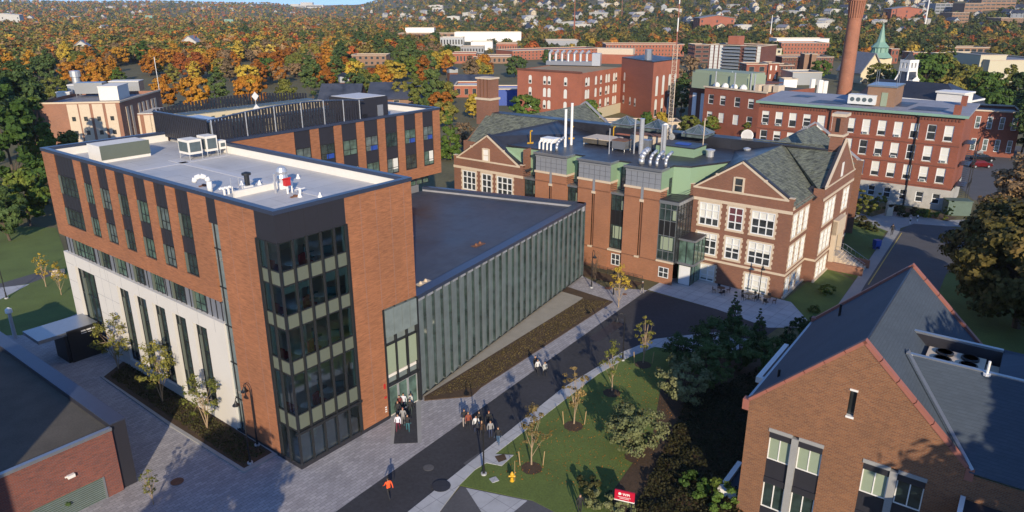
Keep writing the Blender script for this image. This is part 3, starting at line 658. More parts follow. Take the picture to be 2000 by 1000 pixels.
for i, (x, y, l, dd, h, lab) in enumerate(((15.5, 33.0, 17, 3.2, 2.3, 'long beige air handler directly behind the louvred screen'), (15.0, 38.6, 20, 3.2, 2.9, 'long beige air handler at the back of the louvred enclosure'))):
    t_ = thing('air_handler', lab, 'rooftop unit', LOC(GWC, x, y, RZ), AZ, 'long plant units inside the louvred screen')
    g = MB(); g.box(0, l, 0, dd, .3, h); g.build('casing', 'cream', t_)
    g = MB()
    for k in range(int(l / 1.4)): g.box(.3 + k * 1.4, 1.4 + k * 1.4, .5, dd - .5, h + .003, h + .1); g.box(.5 + k * 1.4, .9 + k * 1.4, -.04, -.003, h - .8, h - .35)
    g.build('grille', 'coil', t_)
t_ = thing('metal_plant_box', 'grey metal plant box at the left end of the louvred screen', 'rooftop unit', LOC(GWC, 13.9, 31.4, RZ), AZ)
g = MB(); g.box(0, 2.5, 0, 6.5, .2, 2.9); g.build('casing', 'metal_grey', t_); g = MB(); g.box(.2, 2.3, .2, 6.3, 2.903, 3.0); g.build('lid', 'galv', t_)
t_ = thing('diamond_beacon', 'pair of white diamond plates on a pole above the louvred screen', 'antenna', LOC(GWC, 19.8, 31.2, RZ), AZ)
g = MB(); g.cyl((0, 0, 0), (0, 0, 5.4), .05, n=6); g.build('pole', 'galv', t_)
for z in (5.3, 3.9):
    g = MB(); g.slab([(-.45, -.06, z), (0, -.06, z - .5), (.45, -.06, z), (0, -.06, z + .5)], .06); g.build('diamond_plate', 'paint_white', t_)
for i, (x, y, lab) in enumerate(((17.5, 3.0, 'vent pair nearest the brick wall on the dark hall roof'), (17, 16, 'vent pair in the far left corner of the dark hall roof'), (27, 15, 'vent pair at the middle of the dark hall roof'), (30, 6.5, 'vent pair close to the glass front of the dark hall roof'), (24, 22, 'vent pair by the back parapet of the dark hall roof'))):
    g = MB(); g.lathe([(.2, 0), (.12, .25), (.05, .3)], (0, 0, 0), 8); g.lathe([(.2, 0), (.12, .25), (.05, .3)], (.8, .1, 0), 8); g.box(-.5, 1.3, -.35, .35, .0, .04)
    put(g.build('vent_pair', 'rust' if i % 2 else 'limestone', None, label=lab, cat='vent', group='small vent pairs on the dark hall roof'), GWC, x, y, 10.27)
# furniture behind the corner glazing
def lounge(x, y, z, mat, lab, rz):
    t = thing('lounge_chair', lab, 'chair', LOC(GWC, x, y, z), AZ + rz, 'lounge chairs behind the corner glazing')
    g = MB(); g.box(-.4, .4, -.4, .4, .12, .45); g.build('seat', mat, t); g = MB(); g.box(-.4, .4, .25, .42, .45, 1.05); g.build('backrest', mat, t)
def rtable(x, y, z, lab):
    t = thing('round_table', lab, 'table', LOC(GWC, x, y, z), 0, 'round tables behind the corner glazing')
    g = MB(); g.lathe([(.5, .70), (.5, .74)], n=14); g.build('tabletop', 'paint_white', t); g = MB(); g.cyl((0, 0, 0), (0, 0, .7), .05, n=6); g.build('leg', 'galv', t)
FL = ((16.7, 'top'), (13.1, 'second highest'), (9.2, 'third highest'), (4.3, 'first upper'))
for z, nmn in FL:
    lounge(3.1, 1.0, z, 'chair_red', 'red lounge chair in the middle of the front glass, %s floor' % nmn, .4)
    lounge(5.3, 1.1, z, 'teal', 'teal lounge chair by the right end of the glass, %s floor' % nmn, -.6)
    lounge(.9, 2.0, z, 'chair_red', 'red lounge chair close to the glass corner, %s floor' % nmn, 1.7)
    lounge(4.6, 2.6, z, 'teal', 'teal lounge chair set back from the glass, %s floor' % nmn, .9)
    rtable(1.6, .8, z, 'white round table nearest the glass corner, %s floor' % nmn); rtable(4.3, 1.3, z, 'white round table between the seats at right, %s floor' % nmn)
# ================================================================ OLD BRICK HALL WITH GABLES (centre right)
def stone_window(t, p0, p1, cx, w_, za, zb, nx, pane='glass_old', blind=None, label=None, tr=.68):
    """white mullioned window; the ragged stone surround is its sub-part"""
    o = window(t, p0, p1, (cx - w_ / 2, cx + w_ / 2, za, zb), .10, nx, (tr, tr * .5), 'frame_white', pane, .13, .12, blind=blind, label=label)
    k = ('sur', w_, zb - za)
    if k not in WCACHE:
        g = MB(); h_ = zb - za
        for i in range(8):
            z0, z1 = h_ * i / 8, h_ * (i + 1) / 8; e = .34 if i % 2 else .2
            g.box(-e, 0, -.13, -.08, z0, z1); g.box(w_, w_ + e, -.13, -.08, z0, z1)
        g.box(-.3, w_ + .3, -.15, -.08, -.28, 0); g.box(-.25, w_ + .25, -.13, -.08, h_, h_ + .22); WCACHE[k] = g.mesh('surround', ['limestone'])
    link('surround', WCACHE[k], o); return o
def gable_pts(y0, y1, x, ze, zp): return [(x, y0, ze), (x, (y0 + y1) / 2, zp), (x, y1, ze)]
def old_hall():
    K = G(1526, 583)
    t = thing('brick_hall', 'old brick hall with stone trim, twin front gables, mint upper walls and black roof', 'building', (*K, 0), AZ)
    ob = MB(); rows = ((8.0, 11.1), (3.9, 6.9)); H1 = 13.0
    def wing(xf, y0, y1, blinds):
        L = y1 - y0; p0, p1 = (xf, y1), (xf, y0); cs = [(L - 2.95, 2.9, 3), (L - 6.95, 2.0, 2), (L - 10.4, 2.9, 3)]; cs = [(L - c if False else c, a, b) for c, a, b in cs]
        # columns measured from the y0 corner: 3.6, 7.2, 10.8
        cols = [(3.55, 3.0, 3), (7.2, 2.0, 2), (10.85, 2.8, 3)]
        ops = []
        for c, w_, n in cols:
            s = L - c
            for za, zb in rows: ops.append((s - w_ / 2, s + w_ / 2, za, zb))
            if n == 3: ops.append((s - 1.5, s + 1.5, .05, 2.4))
        ops.append((L / 2 - .55 - .2, L / 2 + .55 - .2, 13.15, 15.0))
        ob.wall(p0, p1, 0, H1, [o for o in ops if o[2] < 13], 0, .22)
        e = .02; ob.poly([(xf, y1 - .6, H1), (xf, y0 + .6, H1), (xf, (y0 + y1) / 2, 17.0)], 0)
        ob.box(xf + .01, xf + .5, y0, y0 + .6, H1, H1 + .35); ob.box(xf + .01, xf + .5, y1 - .6, y1, H1, H1 + .35)
        ob.poly([(xf + .5, y0 + .6, H1), (xf + .5, y1 - .6, H1), (xf + .5, (y0 + y1) / 2, 17.0)], 0)
        for j, (c, w_, n) in enumerate(cols):
            s = L - c
            for i, (za, zb) in enumerate(rows):
                bl = blinds.get((j, i)); stone_window(t, p0, p1, s, w_, za, zb, n, 'glass_old', bl)
            if n == 3: stone_window(t, p0, p1, s, 3.0, .05, 2.4, 3, 'glass_mid', (.85, 'blind'))
        # attic light
        q = MB(); q.box(-.05, .0, -.55, .55, 13.25, 15.0); o = q.build('attic_window', 'glass_old' if xf == 0 else 'paint_white', t); o.location = (xf, L / 2 + y0 + .2, 0)
        q = MB()
        for a, b, c_, d in ((-.75, -.5, 13.1, 15.15), (.5, .75, 13.1, 15.15), (-.5, .5, 15.0, 15.2), (-.5, .5, 13.05, 13.27)): q.box(-.12, .02, a, b, c_, d)
        q.box(-.1, -.05, -.5, .5, 14.05, 14.13); q.build('frame', 'limestone', o)
    wing(0, 0, 14.0, {(2, 0): (.7, 'blind'), (1, 0): (.62, 'blind_red'), (0, 0): (.3, 'blind'), (2, 1): (.25, 'blind'), (1, 1): (.5, 'blind'), (0, 1): (.45, 'blind')})
    wing(-4.6, 38.9, 53.0, {})
    # side of the right wing, step and projecting gabled bay
    def sidewin(p0, p1, lst, rows_):
        for c, w_ in lst:
            for za, zb in rows_: stone_window(t, p0, p1, c, w_, za, zb, 2, 'glass_mid', (.93, 'blind'))
    ob.wall((0, 0), (8.4, 0), 0, 12.4, [(c - .8, c + .8, a, b) for c in (1.5, 3.9, 6.3) for a, b in (*rows, (.1, 2.5))], 0, .22)
    sidewin((0, 0), (8.4, 0), [(1.5, 1.6), (3.9, 1.6), (6.3, 1.6)], (*rows, (.1, 2.5)))
    yb = -1.4; ob.wall((8.4, 0), (8.4, yb), 0, 13.2); xs = (10.2, 12.0, 13.8, 19.6, 21.2)
    ob.wall((8.4, yb), (24, yb), 0, 13.2, [(c - 8.4 - .7, c - 8.4 + .7, a, b) for c in xs for a, b in (*rows, (.1, 2.5))], 0, .22)
    sidewin((8.4, yb), (24, yb), [(c - 8.4, 1.4) for c in xs], (*rows, (.1, 2.5)))
    ob.poly([(9.0, yb, 13.2), (23.4, yb, 13.2), (16.2, yb, 18.6)], 0); ob.poly([(9.0, yb + .5, 13.2), (23.4, yb + .5, 13.2), (16.2, yb + .5, 18.6)][::-1], 0)
    ob.wall((24, yb), (24, 6), 0, 13); ob.wall((24, 14), (0, 14), 12, 15.5)
    ob.wall((24, 62), (-4.6, 62) if False else (8, 62), 0, 13); ob.wall((-4.6 + 12.6, 62), (8, 53), 0, 13); ob.wall((8, 53), (-4.6, 53), 0, 13)
    ob.wall((-4.6, 38.9), (0, 38.9), 0, 15.8); ob.poly([(9.0, 62.01, 13), (24, 62.01, 13), (16, 62.01, 17.6)][::-1], 0)
    ob.wall((36, 0), (36, 62), 0, 12.4)
    ob.build('brick_walls', 'old_brick', t)
    q = MB(); q.box(15.7, 16.7, yb - .05, yb - .01, 13.6, 15.6); q.build('attic_window', 'paint_white', t)
    # limestone courses and copings
    g = MB()
    for xf, y0, y1 in ((0, 0, 14.0), (-4.6, 38.9, 53.0)):
        g.box(xf - .10, xf + .02, y0 - .03, y1 + .03, 11.35, 11.75); g.box(xf - .08, xf + .02, y0 + .6, y1 - .6, 12.95, 13.2); g.box(xf - .08, xf + .02, y0 - .03, y1 + .03, 3.05, 3.35)
        g.box(xf - .05, xf + .55, y0 - .04, y0 + .64, H1 + .352, H1 + .45); g.box(xf - .05, xf + .55, y1 - .64, y1 + .04, H1 + .352, H1 + .45)
        ym = (y0 + y1) / 2
        for s in (-1, 1):
            e = ym + s * (y1 - y0 - 1.2) / 2
            g.slab([(xf - .07, ym, 17.28), (xf + .12, ym, 17.28), (xf + .12, e, 13.12), (xf - .07, e, 13.12)][::s], .22)
            m_ = ym + s * 3.2; g.box(xf - .1, xf + .1, m_ - .22, m_ + .22, 15.0, 15.3)
    g.box(0, 8.4, -.08, .02, 3.05, 3.35); g.box(0, 8.4, -.10, .02, 11.9, 12.3); g.box(8.3, 24, yb - .08, yb + .02, 3.05, 3.35); g.box(8.32, 8.42, yb, 0, 3.05, 3.35)
    g.box(8.3, 24, yb - .08, yb + .02, 11.6, 11.95); g.box(8.3, 24, yb - .08, yb + .02, 13.2, 13.4)
    for s in (-1, 1): g.slab([(16.2, yb - .08, 18.85), (16.2 + s * 7.3, yb - .08, 13.35), (16.2 + s * 7.3, yb + .2, 13.35), (16.2, yb + .2, 18.85)][::s], .25)
    g.box(-.05, 8.4, -.3, 0, 0, .25); g.box(8.3, 24, yb - .25, yb, 0, .25)
    g.build('limestone_trim', 'limestone', t)
    # slate roofs
    s_ = MB(); R0 = 17.2
    s_.slab([(.5, 0 - .3, 12.15), (10.2, -.3, 12.15), (16.2, 7, R0), (.5, 7, R0)], .15)                     # right wing, outer slope
    s_.slab([(8.6, yb + .5, 12.6), (16.2, yb + .5, 18.0 - .4), (16.2, 7, R0), (9.5, -.1, 12.5)][::-1], .12)
    s_.slab([(16.2, yb + .5, 17.6), (24.2, yb + .5, 12.2), (24.2, 14, 12.2), (16.2, 14, R0)][::-1], .15)
    s_.slab([(8.6, 62, 12.2), (15.4, 62, R0), (15.4, 46, R0), (8.6, 46, 12.2)], .15)
    s_.slab([(17.6, 0, R0), (30, 0, 9), (30, 62, 9), (17.6, 62, R0)][::-1], .15)
    for yc in (8.7, 54.5):
        s_.slab([(17.6, yc, R0), (37.5, yc, R0), (37.5, yc - 7.5, 11.8), (17.6, yc - 7.5, 11.8)][::-1], .15); s_.slab([(17.6, yc, R0), (37.5, yc, R0), (37.5, yc + 7.5, 11.8), (17.6, yc + 7.5, 11.8)], .15)
    s_.build('slate_roof', 'slates', t)
    rr = MB(); 
    for yc in (8.7, 54.5):
        for s in (-1, 1): rr.slab([(37.5, yc, R0 + .3), (37.9, yc, R0 + .3), (37.9, yc + s * 7.8, 11.9), (37.5, yc + s * 7.8, 11.9)][::-s], .3)
    rr.build('rear_gable_coping', 'roof_far', t)
    # black roofs
    b = MB(); b.slab([(.5, 7, R0), (16, 7, R0), (16, 14.4, 15.6), (.5, 14.4, 12.2)], .15)
    b.box(15.2, 17.7, yb + .6, 62, R0 - .1, R0 + .12); b.box(15.0, 15.2, 7.5, 46, 15.6, R0 + .02)
    b.slab([(-4.1, 46, R0), (15.4, 46, R0), (15.4, 38.5, 15.85), (-4.1, 38.5, 12.4)][::-1], .15); b.slab([(-4.1, 46, R0), (15.4, 46, R0), (15.4, 53.4, 12), (-4.1, 53.4, 12)], .15)
    deck = [(-2.6, 38.9), (-2.6, 36.6), (-4.9, 36.6), (-4.9, 31.0), (-2.6, 31.0), (-2.6, 29.0), (-4.9, 29.0), (-4.9, 23.7), (-2.6, 23.7), (-2.6, 21.4), (-4.9, 21.4), (-4.9, 16.0), (-1.0, 16.0), (-.2, 13.9), (6, 11.2), (15.3, 8), (15.3, 45.9), (-2.6, 45.9)][::-1]
    b.prism(deck, 15.55, 15.80)
    for yc in (14.0 + .0,): b.box(-.05, .0, 13, 14, 11.7, 11.75)
    b.box(-4.6, 0, 13.3, 16.0, 11.72, 11.84)
    for s in (-1, 1):
        for xf, ym in ((0, 7), (-4.6, 45.95)): e = ym + s * 6.55; b.slab([(xf + .12, ym, 17.42), (xf + .75, ym, 17.42), (xf + .75, e, 13.22), (xf + .12, e, 13.22)][::s], .16)
        b.slab([(16.2, yb + .2, 18.8), (16.2 + s * 7.3, yb + .2, 13.3), (16.2 + s * 7.3, yb + .6, 13.3), (16.2, yb + .6, 18.8)][::s], .4)
    b.slab([(8.1, -.5, 12.0), (9.6, -1.0, 12.0), (9.8, .6, 13.2), (8.4, .8, 13.0)], .6)
    b.build('black_roof', 'roof_black', t)
    sl = MB()
    for y0, y1 in ((30.9, 36.7), (23.6, 29.1), (15.9, 21.5)): sl.box(-4.98, -4.9, y0 - .05, y1 + .05, 15.5, 15.84); sl.box(-4.9, -2.7, y0 - .08, y0, 15.5, 15.84)
    sl.build('roof_edge', 'metal_grey', t)
    # mint green set-back walls
    g = MB(); XG = -2.6
    for a, b_ in ((36.6, 38.9), (29.0, 31.0), (21.4, 23.7)): g.wall((XG, b_), (XG, a), 11.7, 15.56, [(.55, 1.75, 11.8, 14.9)] if a != 36.6 else [(.75, 1.95, 11.8, 14.9)], 0, .2)
    for y in (31.0, 23.7, 16.0): g.wall((-4.6, y), (XG, y), 13, 15.56)
    g.wall((XG, 16), (-1.0, 16), 11.7, 15.56, [(.4, 1.4, 11.9, 14.2)], 0, .15); g.wall((-1.0, 16), (-.2, 13.9), 11.7, 15.56); g.wall((-.2, 13.9), (7, 10.6), 12, 15.56); g.wall((-1.5, 45), (-2.6, 38.9), 12, 15.56)
    g.poly([(-4.0, 40.2, 13.0), (-2.6, 38.85, 13.0), (-2.6, 38.85, 15.56), (-3.4, 43.2, 15.56)][::-1], 0)
    g.build('mint_walls', 'mint', t)
    for a, b_ in ((36.6, 38.9), (29.0, 31.0), (21.4, 23.7)): window(t, (XG, b_), (XG, a), ((.75, 1.95, 11.8, 14.9) if a == 36.6 else (.55, 1.75, 11.8, 14.9)), .15, 2, (.33, .66), 'dark_frame', 'glass_mid', .06, .05)
    window(t, (XG, 16), (-1.0, 16), (.4, 1.4, 11.9, 14.2), .1, 2, (.33, .66), 'dark_frame', 'glass_dark', .06, .05)
    # brick piers
    g = MB(); piers = ((31.0, 36.6), (23.7, 29.0), (16.0, 21.4))
    for y0, y1 in piers:
        ym = (y0 + y1) / 2
        g.wall((-4.6, y1), (-4.6, ym + .22), 0, 12.75); g.wall((-4.6, ym - .22), (-4.6, y0), 0, 12.75); g.wall((-4.6, y0), (-2.4, y0), 0, 12.75); g.wall((-2.4, y1), (-4.6, y1), 0, 12.75)
        g.box(-4.35, -4.25, ym - .22, ym + .22, 0, 11.2); g.box(-4.6, -4.35, ym - .22, ym + .22, 0, 3.0)
    g.wall((-4.6, 16.0), (-4.6, 13.4), 0, 3.1); g.wall((-4.2, 23.7), (-4.2, 21.4), 0, 3.1); g.wall((-4.2, 31), (-4.2, 29), 0, 3.1); g.wall((-4.2, 38.9), (-4.2, 36.6), 0, 3.1)
    g.build('brick_piers', 'pier_brick', t)
    g = MB()
    for y0, y1 in piers:
        ym = (y0 + y1) / 2
        g.box(-4.72, -2.4, y0 - .1, ym - .25, 12.75, 13.05); g.box(-4.72, -2.4, ym + .25, y1 + .1, 12.75, 13.05); g.box(-4.68, -4.4, ym - .32, ym + .32, 11.0, 11.35); g.box(-4.72, -4.4, ym - .05, ym + .65, 2.95, 3.2)
    for y0, y1 in ((13.4, 16.0), (21.4, 23.7), (29, 31)): g.box(-4.75, -4.2, y0 + .02, y1 - .02, 3.1, 3.35)
    g.build('stone_caps', 'limestone', t)
    g = MB()
    for y0, y1 in piers:
        g.box(-4.63, -4.61, y0, y1, 11.35, 11.55) if False else None
        ym = (y0 + y1) / 2
        g.box(-4.625, -4.58, y0, ym - .25, 11.45, 11.62); g.box(-4.625, -4.58, ym + .25, y1, 11.45, 11.62); g.box(-4.625, -4.58, y0, y1, 3.0, 3.14)
        g.box(-4.42, -4.34, ym - .05, ym + .05, 3.2, 11.2)
    g.build('dark_course', 'rust', t)
    g = MB()
    for y0, y1 in piers:
        ym = (y0 + y1) / 2; g.box(-4.55, -2.7, y0 + .05, y1 - .05, 13.05, 15.5, 0); g.box(-4.6, -4.55, ym - .2, ym + .2, 11.36, 13.06)
        g.box(-4.62, -4.54, y0, y1, 15.1, 15.45)
    pm = g.build('metal_bays', 'metal_bay', t)
    g = MB()
    for y0, y1 in piers:
        for k in range(1, 6): y = y0 + (y1 - y0) * k / 6; g.box(-4.565, -4.545, y - .015, y + .015, 13.06, 15.1)
        for z in (13.7, 14.4): g.box(-4.56, -4.545, y0 + .06, y1 - .06, z - .012, z + .012)
    g.build('seams', 'dark_frame', pm)
    # glazed slots between piers
    for y0, y1 in ((13.4, 16.0), (21.4, 23.7), (29.0, 31.0), (36.6, 38.9)):
        xg = -4.55 if y0 == 13.4 else -4.1
        q = MB(); q.box(xg, xg + .1, y0 + .02, y1 - .02, 3.1, 11.3, 0); o = q.build('slot_window', 'glass_dark', t)
        q = MB()
        for k in range(4): y = y0 + .06 + (y1 - y0 - .12) * k / 3; q.box(xg - .06, xg - .001, y - .035, y + .035, 3.35, 11.3)
        for z in (3.45, 4.7, 6.9, 9.0, 10.6): q.box(xg - .055, xg - .001, y0 + .05, y1 - .05, z - .035, z + .035)
        q.build('frame', 'metal_grey' if y0 == 13.4 else 'dark_frame', o)
        q = MB(); q.box(xg - .03, xg - .001, y0 + .1, y1 - .1, 6.95, 8.95); q.build('spandrel', 'black', o)
        q = MB(); q.box(xg - .015, xg - .001, y0 + .35, y1 - .5, 4.9, 6.7); q.box(xg - .015, xg - .001, y0 + .15, y0 + .6, 9.2, 10.5); q.build('roller_blind', 'blind_green', o)
        if y0 != 13.4: q = MB(); q.box(xg - .3, xg + 1.6, y0 + .02, y1 - .02, 11.3, 11.6); q.build('ledge', 'metal_grey', o)
    q = MB(); q.box(-4.7, 0, 13.15, 16.0, 11.3, 11.72); q.build('stair_tower_fascia', 'metal_grey', t)
    q = MB(); q.box(-4.5, 0, 13.32, 13.4, 3.1, 11.3); o = q.build('stair_tower_side', 'glass_old', t)
    q = MB()
    for k in range(6): q.box(-4.5 + k * .88, -4.44 + k * .88, 13.26, 13.319, 3.1, 11.3)
    for z in (5, 6.9, 9, 10.6): q.box(-4.5, 0, 13.27, 13.319, z - .03, z + .03)
    q.build('frame', 'dark_frame', o)
    # balcony rails
    g = MB()
    for y0, y1 in ((36.7, 38.9), (29.0, 31.0), (21.4, 23.7), (13.4, 16.0)):
        for z in (11.9, 12.2, 12.5, 12.8): g.cyl((-4.55, y0, z), (-4.55, y1, z), .025, n=4)
    for z in (11.9, 12.2, 12.5, 12.8): g.cyl((-4.5, 13.4, z), (0, 13.4, z), .025, n=4)
    g.build('balcony_rail', 'dark_frame', t)
    # glass entrance porch in the corner of tower and wing
    q = MB(); q.box(-3.6, -.1, 11.0, 13.25, 3.3, 6.4); q.box(-3.2, -.1, 11.4, 13.25, .05, 3.0); o = q.build('glass_porch', 'glass_green', t)
    q = MB(); q.box(-3.75, 0, 10.85, 13.3, 6.4, 6.65); q.box(-3.75, 0, 10.85, 13.3, 3.0, 3.3); q.build('fascia', 'metal_grey', o)
    q = MB(); q.box(-3.65, -.05, 10.95, 13.2, 6.651, 6.7); q.build('roof', 'roof_black', o)
    q = MB()
    for y in (11, 12.1, 13.2): q.box(-3.66, -3.6, y - .04, y + .04, 3.3, 6.4)
    for x in (-3.6, -2.4, -1.2, -.1): q.box(x - .04, x + .04, 10.94, 11.0, 3.3, 6.4)
    for x in (-3.2, -2.1): q.box(x - .05, x + .05, 11.33, 11.4, .05, 3.0)
    q.build('frame', 'dark_frame', o)
    q = MB(); q.box(-3.26, -3.2, 11.5, 13.1, .05, 2.7); q.build('doors', 'frame_white', o)
    window(t, (-4.6, 16.0), (-4.6, 13.4), (.5, 2.0, .9, 2.4), -.01, 2, (.5,), 'frame_white', 'glass_old', .09, .05)
    window(t, (-4.2, 23.7), (-4.2, 21.4), (.5, 1.9, .9, 2.6), -.01, 2, (.5,), 'frame_white', 'glass_old', .09, .05)
    # chimneys
    q = MB(); q.box(15.2, 17.4, -1.0, .6, 15.5, 22.0, 0); o = q.build('chimney', 'old_brick', t)
    q = MB(); q.box(15.0, 17.6, -1.2, .8, 19.2, 19.5); q.box(15.05, 17.55, -1.15, .75, 21.9, 22.3); q.build('stone_bands', 'limestone', o)
    q = MB(); q.box(15.17, 15.2, -.45, .1, 19.8, 21.7); q.build('flue_slot', 'black', o)
    q = MB(); q.box(14.6, 17.2, 61, 64.4, 15, 19.6, 0); o = q.build('chimney', 'old_brick', t)
    q = MB(); q.box(14.4, 17.4, 60.8, 64.6, 19.6, 20.0); q.box(14.5, 17.3, 60.9, 64.5, 23.4, 23.7); q.build('stone_bands', 'limestone', o)
    q = MB()
    for k in range(4): q.box(14.6, 17.2, 61.05 + k * .86, 61.6 + k * .86, 20.0, 23.4)
    q.build('flues', 'old_brick', o)
    return t, K
OH, OHK = old_hall()
BZ = 15.80
def flue(x, y, h, r, lab, mat='galv'):
    g = MB(); g.cyl((0, 0, 0), (0, 0, h), r, n=10); g.cyl((0, 0, h), (0, 0, h + .12), r * 1.12, n=10)
    return put(g.build('flue_pipe', mat, None, label=lab, cat='pipe', group='tall flue pipes on the black roof'), OHK, x, y, BZ)
flue(1.2, 35.2, 5.6, .2, 'shorter of the two pale flues at the left end of the black roof', 'paint_white'); flue(3.2, 35.4, 6.3, .2, 'taller of the two pale flues at the left end of the black roof', 'paint_white')
flue(2.9, 24.3, 4.8, .12, 'thin pale flue left of the thick blue-grey one'); flue(3.3, 23.4, 5.0, .34, 'thick blue-grey flue beside the pump cabinet on the black roof'); flue(2.1, 19.2, 4.6, .28, 'blue-grey flue at the right of the bent ducts'); flue(5.0, 21.0, 4.2, .12, 'thin grey flue between the two thick blue-grey ones'); flue(.4, 27.0, 3.6, .08, 'thinnest flue, over the middle metal bay')
for (x, y, lab) in ((-2.8, 20.0, 'bent silver duct at the left of the four over the right metal bay'), (-3.0, 18.6, 'second bent silver duct over the right metal bay'), (-3.0, 17.6, 'third bent silver duct over the right metal bay'), (-2.6, 16.5, 'bent silver duct nearest the mint corner'), (-2.0, 34.6, 'bent white duct in front of the two pale flues')):
    g = MB(); r = .42 if '20' in str(y) else .22; g.tube([(0, 0, 0), (0, 0, .7), (.4, .05, 1.15), (1.0, .1, 1.4), (2.2, .2, 1.6)], r, 8)
    put(g.build('bent_duct', 'galv', None, True, label=lab, cat='duct', group='bent ducts on the black roof'), OHK, x, y, BZ)
t_ = thing('duct_manifold', 'white duct manifold with short legs at the left end of the black roof', 'duct', LOC(OHK, -2.0, 36.6, BZ), AZ)
g = MB(); g.box(0, 1.9, -1.4, 1.0, 1.0, 1.6); g.build('casing', 'paint_white', t_)
for k in range(4): g = MB(); g.tube([(-.5, -1.3 + k * .7, 0), (-.5, -1.3 + k * .7, .9), (.1, -1.3 + k * .7, 1.4)], .15, 6); g.build('leg_duct', 'paint_white', t_)
def rbox(nm, lab, x, y, w_, d, h, mat, top=None, grp=None, leg=0.0):
    t = thing(nm, lab, 'rooftop unit', LOC(OHK, x, y, BZ), AZ, grp)
    g = MB(); g.box(0, w_, 0, d, leg, leg + h); g.build('casing', mat, t)
    g = MB(); g.box(-.05, w_ + .05, -.05, d + .05, leg + h, leg + h + .1); g.build('lid', top or mat, t)
    if leg:
        for a in (.1, w_ - .1):
            for b in (.1, d - .1): g = MB(); g.cyl((a, b, 0), (a, b, leg), .05, n=5); g.build('leg', 'galv', t)
    return t
rbox('air_handler', 'rusty topped grey plant box behind the pipes on the black roof', 6.5, 22.0, 2.0, 5.0, 1.6, 'limestone', 'rust', leg=.5); rbox('air_handler', 'flat weathered timber-grey plant deck near the left flues', 5.2, 29.5, 4.0, 5.0, .7, 'roof_gravel', 'limestone', leg=.2)
rbox('air_handler', 'small grey plant box between the bent ducts and rusty box', 3.2, 26.0, 2.0, 2.2, 1.2, 'metal_grey', 'rust', leg=.3); rbox('pump_cabinet', 'grey cabinet beside the thick flue on the black roof', 4.2, 22.6, 1.2, 1.4, 1.6, 'metal_grey', leg=.2)
t_ = thing('roof_penthouse', 'low mint green penthouse with black lid and blue skylight', 'penthouse', LOC(OHK, 5.2, 16.0, BZ), AZ)
g = MB(); g.box(0, 4.2, 0, 6.0, 0, 1.25); g.build('walls', 'mint', t_); g = MB(); g.box(-.12, 4.32, -.12, 6.12, 1.25, 1.4); g.build('roof', 'roof_black', t_); g = MB(); g.box(1.4, 2.6, 1.6, 3.6, 1.401, 1.55); g.build('skylight', 'blue', t_)
for x, y, lab in ((17.0, 33.5, 'glass pyramid skylight at the left of the three on the black roof ridge'), (16.6, 27.5, 'glass pyramid skylight in the middle of the three, behind the mast'), (15.4, 20.0, 'glass pyramid skylight at the right, above the thin pole')):
    t_ = thing('pyramid_skylight', lab, 'skylight', LOC(OHK, x, y, 17.35), AZ, 'pyramid skylights on the black roof')
    g = MB(); a = 1.9
    for p, q in (((-a, -a), (a, -a)), ((a, -a), (a, a)), ((a, a), (-a, a)), ((-a, a), (-a, -a))): g.poly([(*p, .35), (*q, .35), (0, 0, 1.5)], 0)
    g.box(-a, a, -a, a, -.2, .2, 0); g.build('glazing', 'glass_mid', t_)
    g = MB()
    for p in ((-a, -a), (a, -a), (a, a), (-a, a)): g.cyl((*p, .38), (0, 0, 1.55), .06, n=4)
    for p in ((0, -a), (a, 0), (0, a), (-a, 0)): g.cyl((*p, .38), (0, 0, 1.55), .035, n=4)
    for p, q in (((-a, -a), (a, -a)), ((a, -a), (a, a)), ((a, a), (-a, a)), ((-a, a), (-a, -a))): g.cyl((*p, .35), (*q, .35), .1, n=5)
    g.build('frame', 'metal_grey', t_)
g = MB(); g.cyl((0, 0, 0), (0, 0, 5.2), .07, n=6); put(g.build('thin_pole', 'limestone', None, label='thin rust-tinted pole in front of the right pyramid skylight', cat='pole'), OHK, 8.6, 16.2, BZ)
g = MB(); g.lathe([(.55, 0), (.55, .8), (.7, .82), (.7, 1.0), (.1, 1.15)]); put(g.build('roof_ventilator', 'galv', None, label='round silver ventilator drum in the middle of the black roof', cat='vent'), OHK, 7.6, 14.6, BZ)
g = MB(); g.lathe([(.4, 0), (.4, .6), (.55, .62), (.55, .8), (.1, .95)]); put(g.build('roof_ventilator', 'galv', None, label='smaller round ventilator by the black roof parapet at right', cat='vent'), OHK, 12.9, 11.2, BZ)
for x, y, lab in ((0.5, 41.3, 'yellow railing stand nearest the left gable'), (8.0, 38.5, 'yellow railing stand on the black roof, middle of three'), (12.0, 33.0, 'yellow railing stand farthest back on the black roof')):
    g = MB(); g.box(-.7, .7, -.1, .1, 0, .12); g.box(-.1, .1, -.5, .5, 0, .12); g.box(-.06, .06, -.06, .06, .12, 2.0); g.box(-.06, .5, -.06, .06, 1.8, 2.0); put(g.build('safety_stand', 'yellow', None, label=lab, cat='safety rail', group='yellow stands on the black roof'), OHK, x, y, BZ)
g = MB()
for s in (0, .7): g.box(s, s + .06, 0, 6, .3, .4)
for k in range(18): g.box(.06, .7, .1 + k * .34, .16 + k * .34, .32, .38)
put(g.build('ladder', 'copper_cap', None, label='rusty ladder lying on the black roof near the back ridge', cat='ladder'), OHK, 13.0, 27.2, BZ + .3)
g = MB(); g.lathe([(.05, 0), (.9, .15), (1.3, .6), (1.2, .62), (.1, .3)]); o = put(g.build('satellite_dish', 'paint_white', None, label='white satellite dish on the black roof ridge before the red brick block', cat='antenna'), OHK, 17.4, 13.0, 17.6); o.rotation_euler = (R(70), 0, AZ - 1.2); o.scale = (.7, .7, .7)
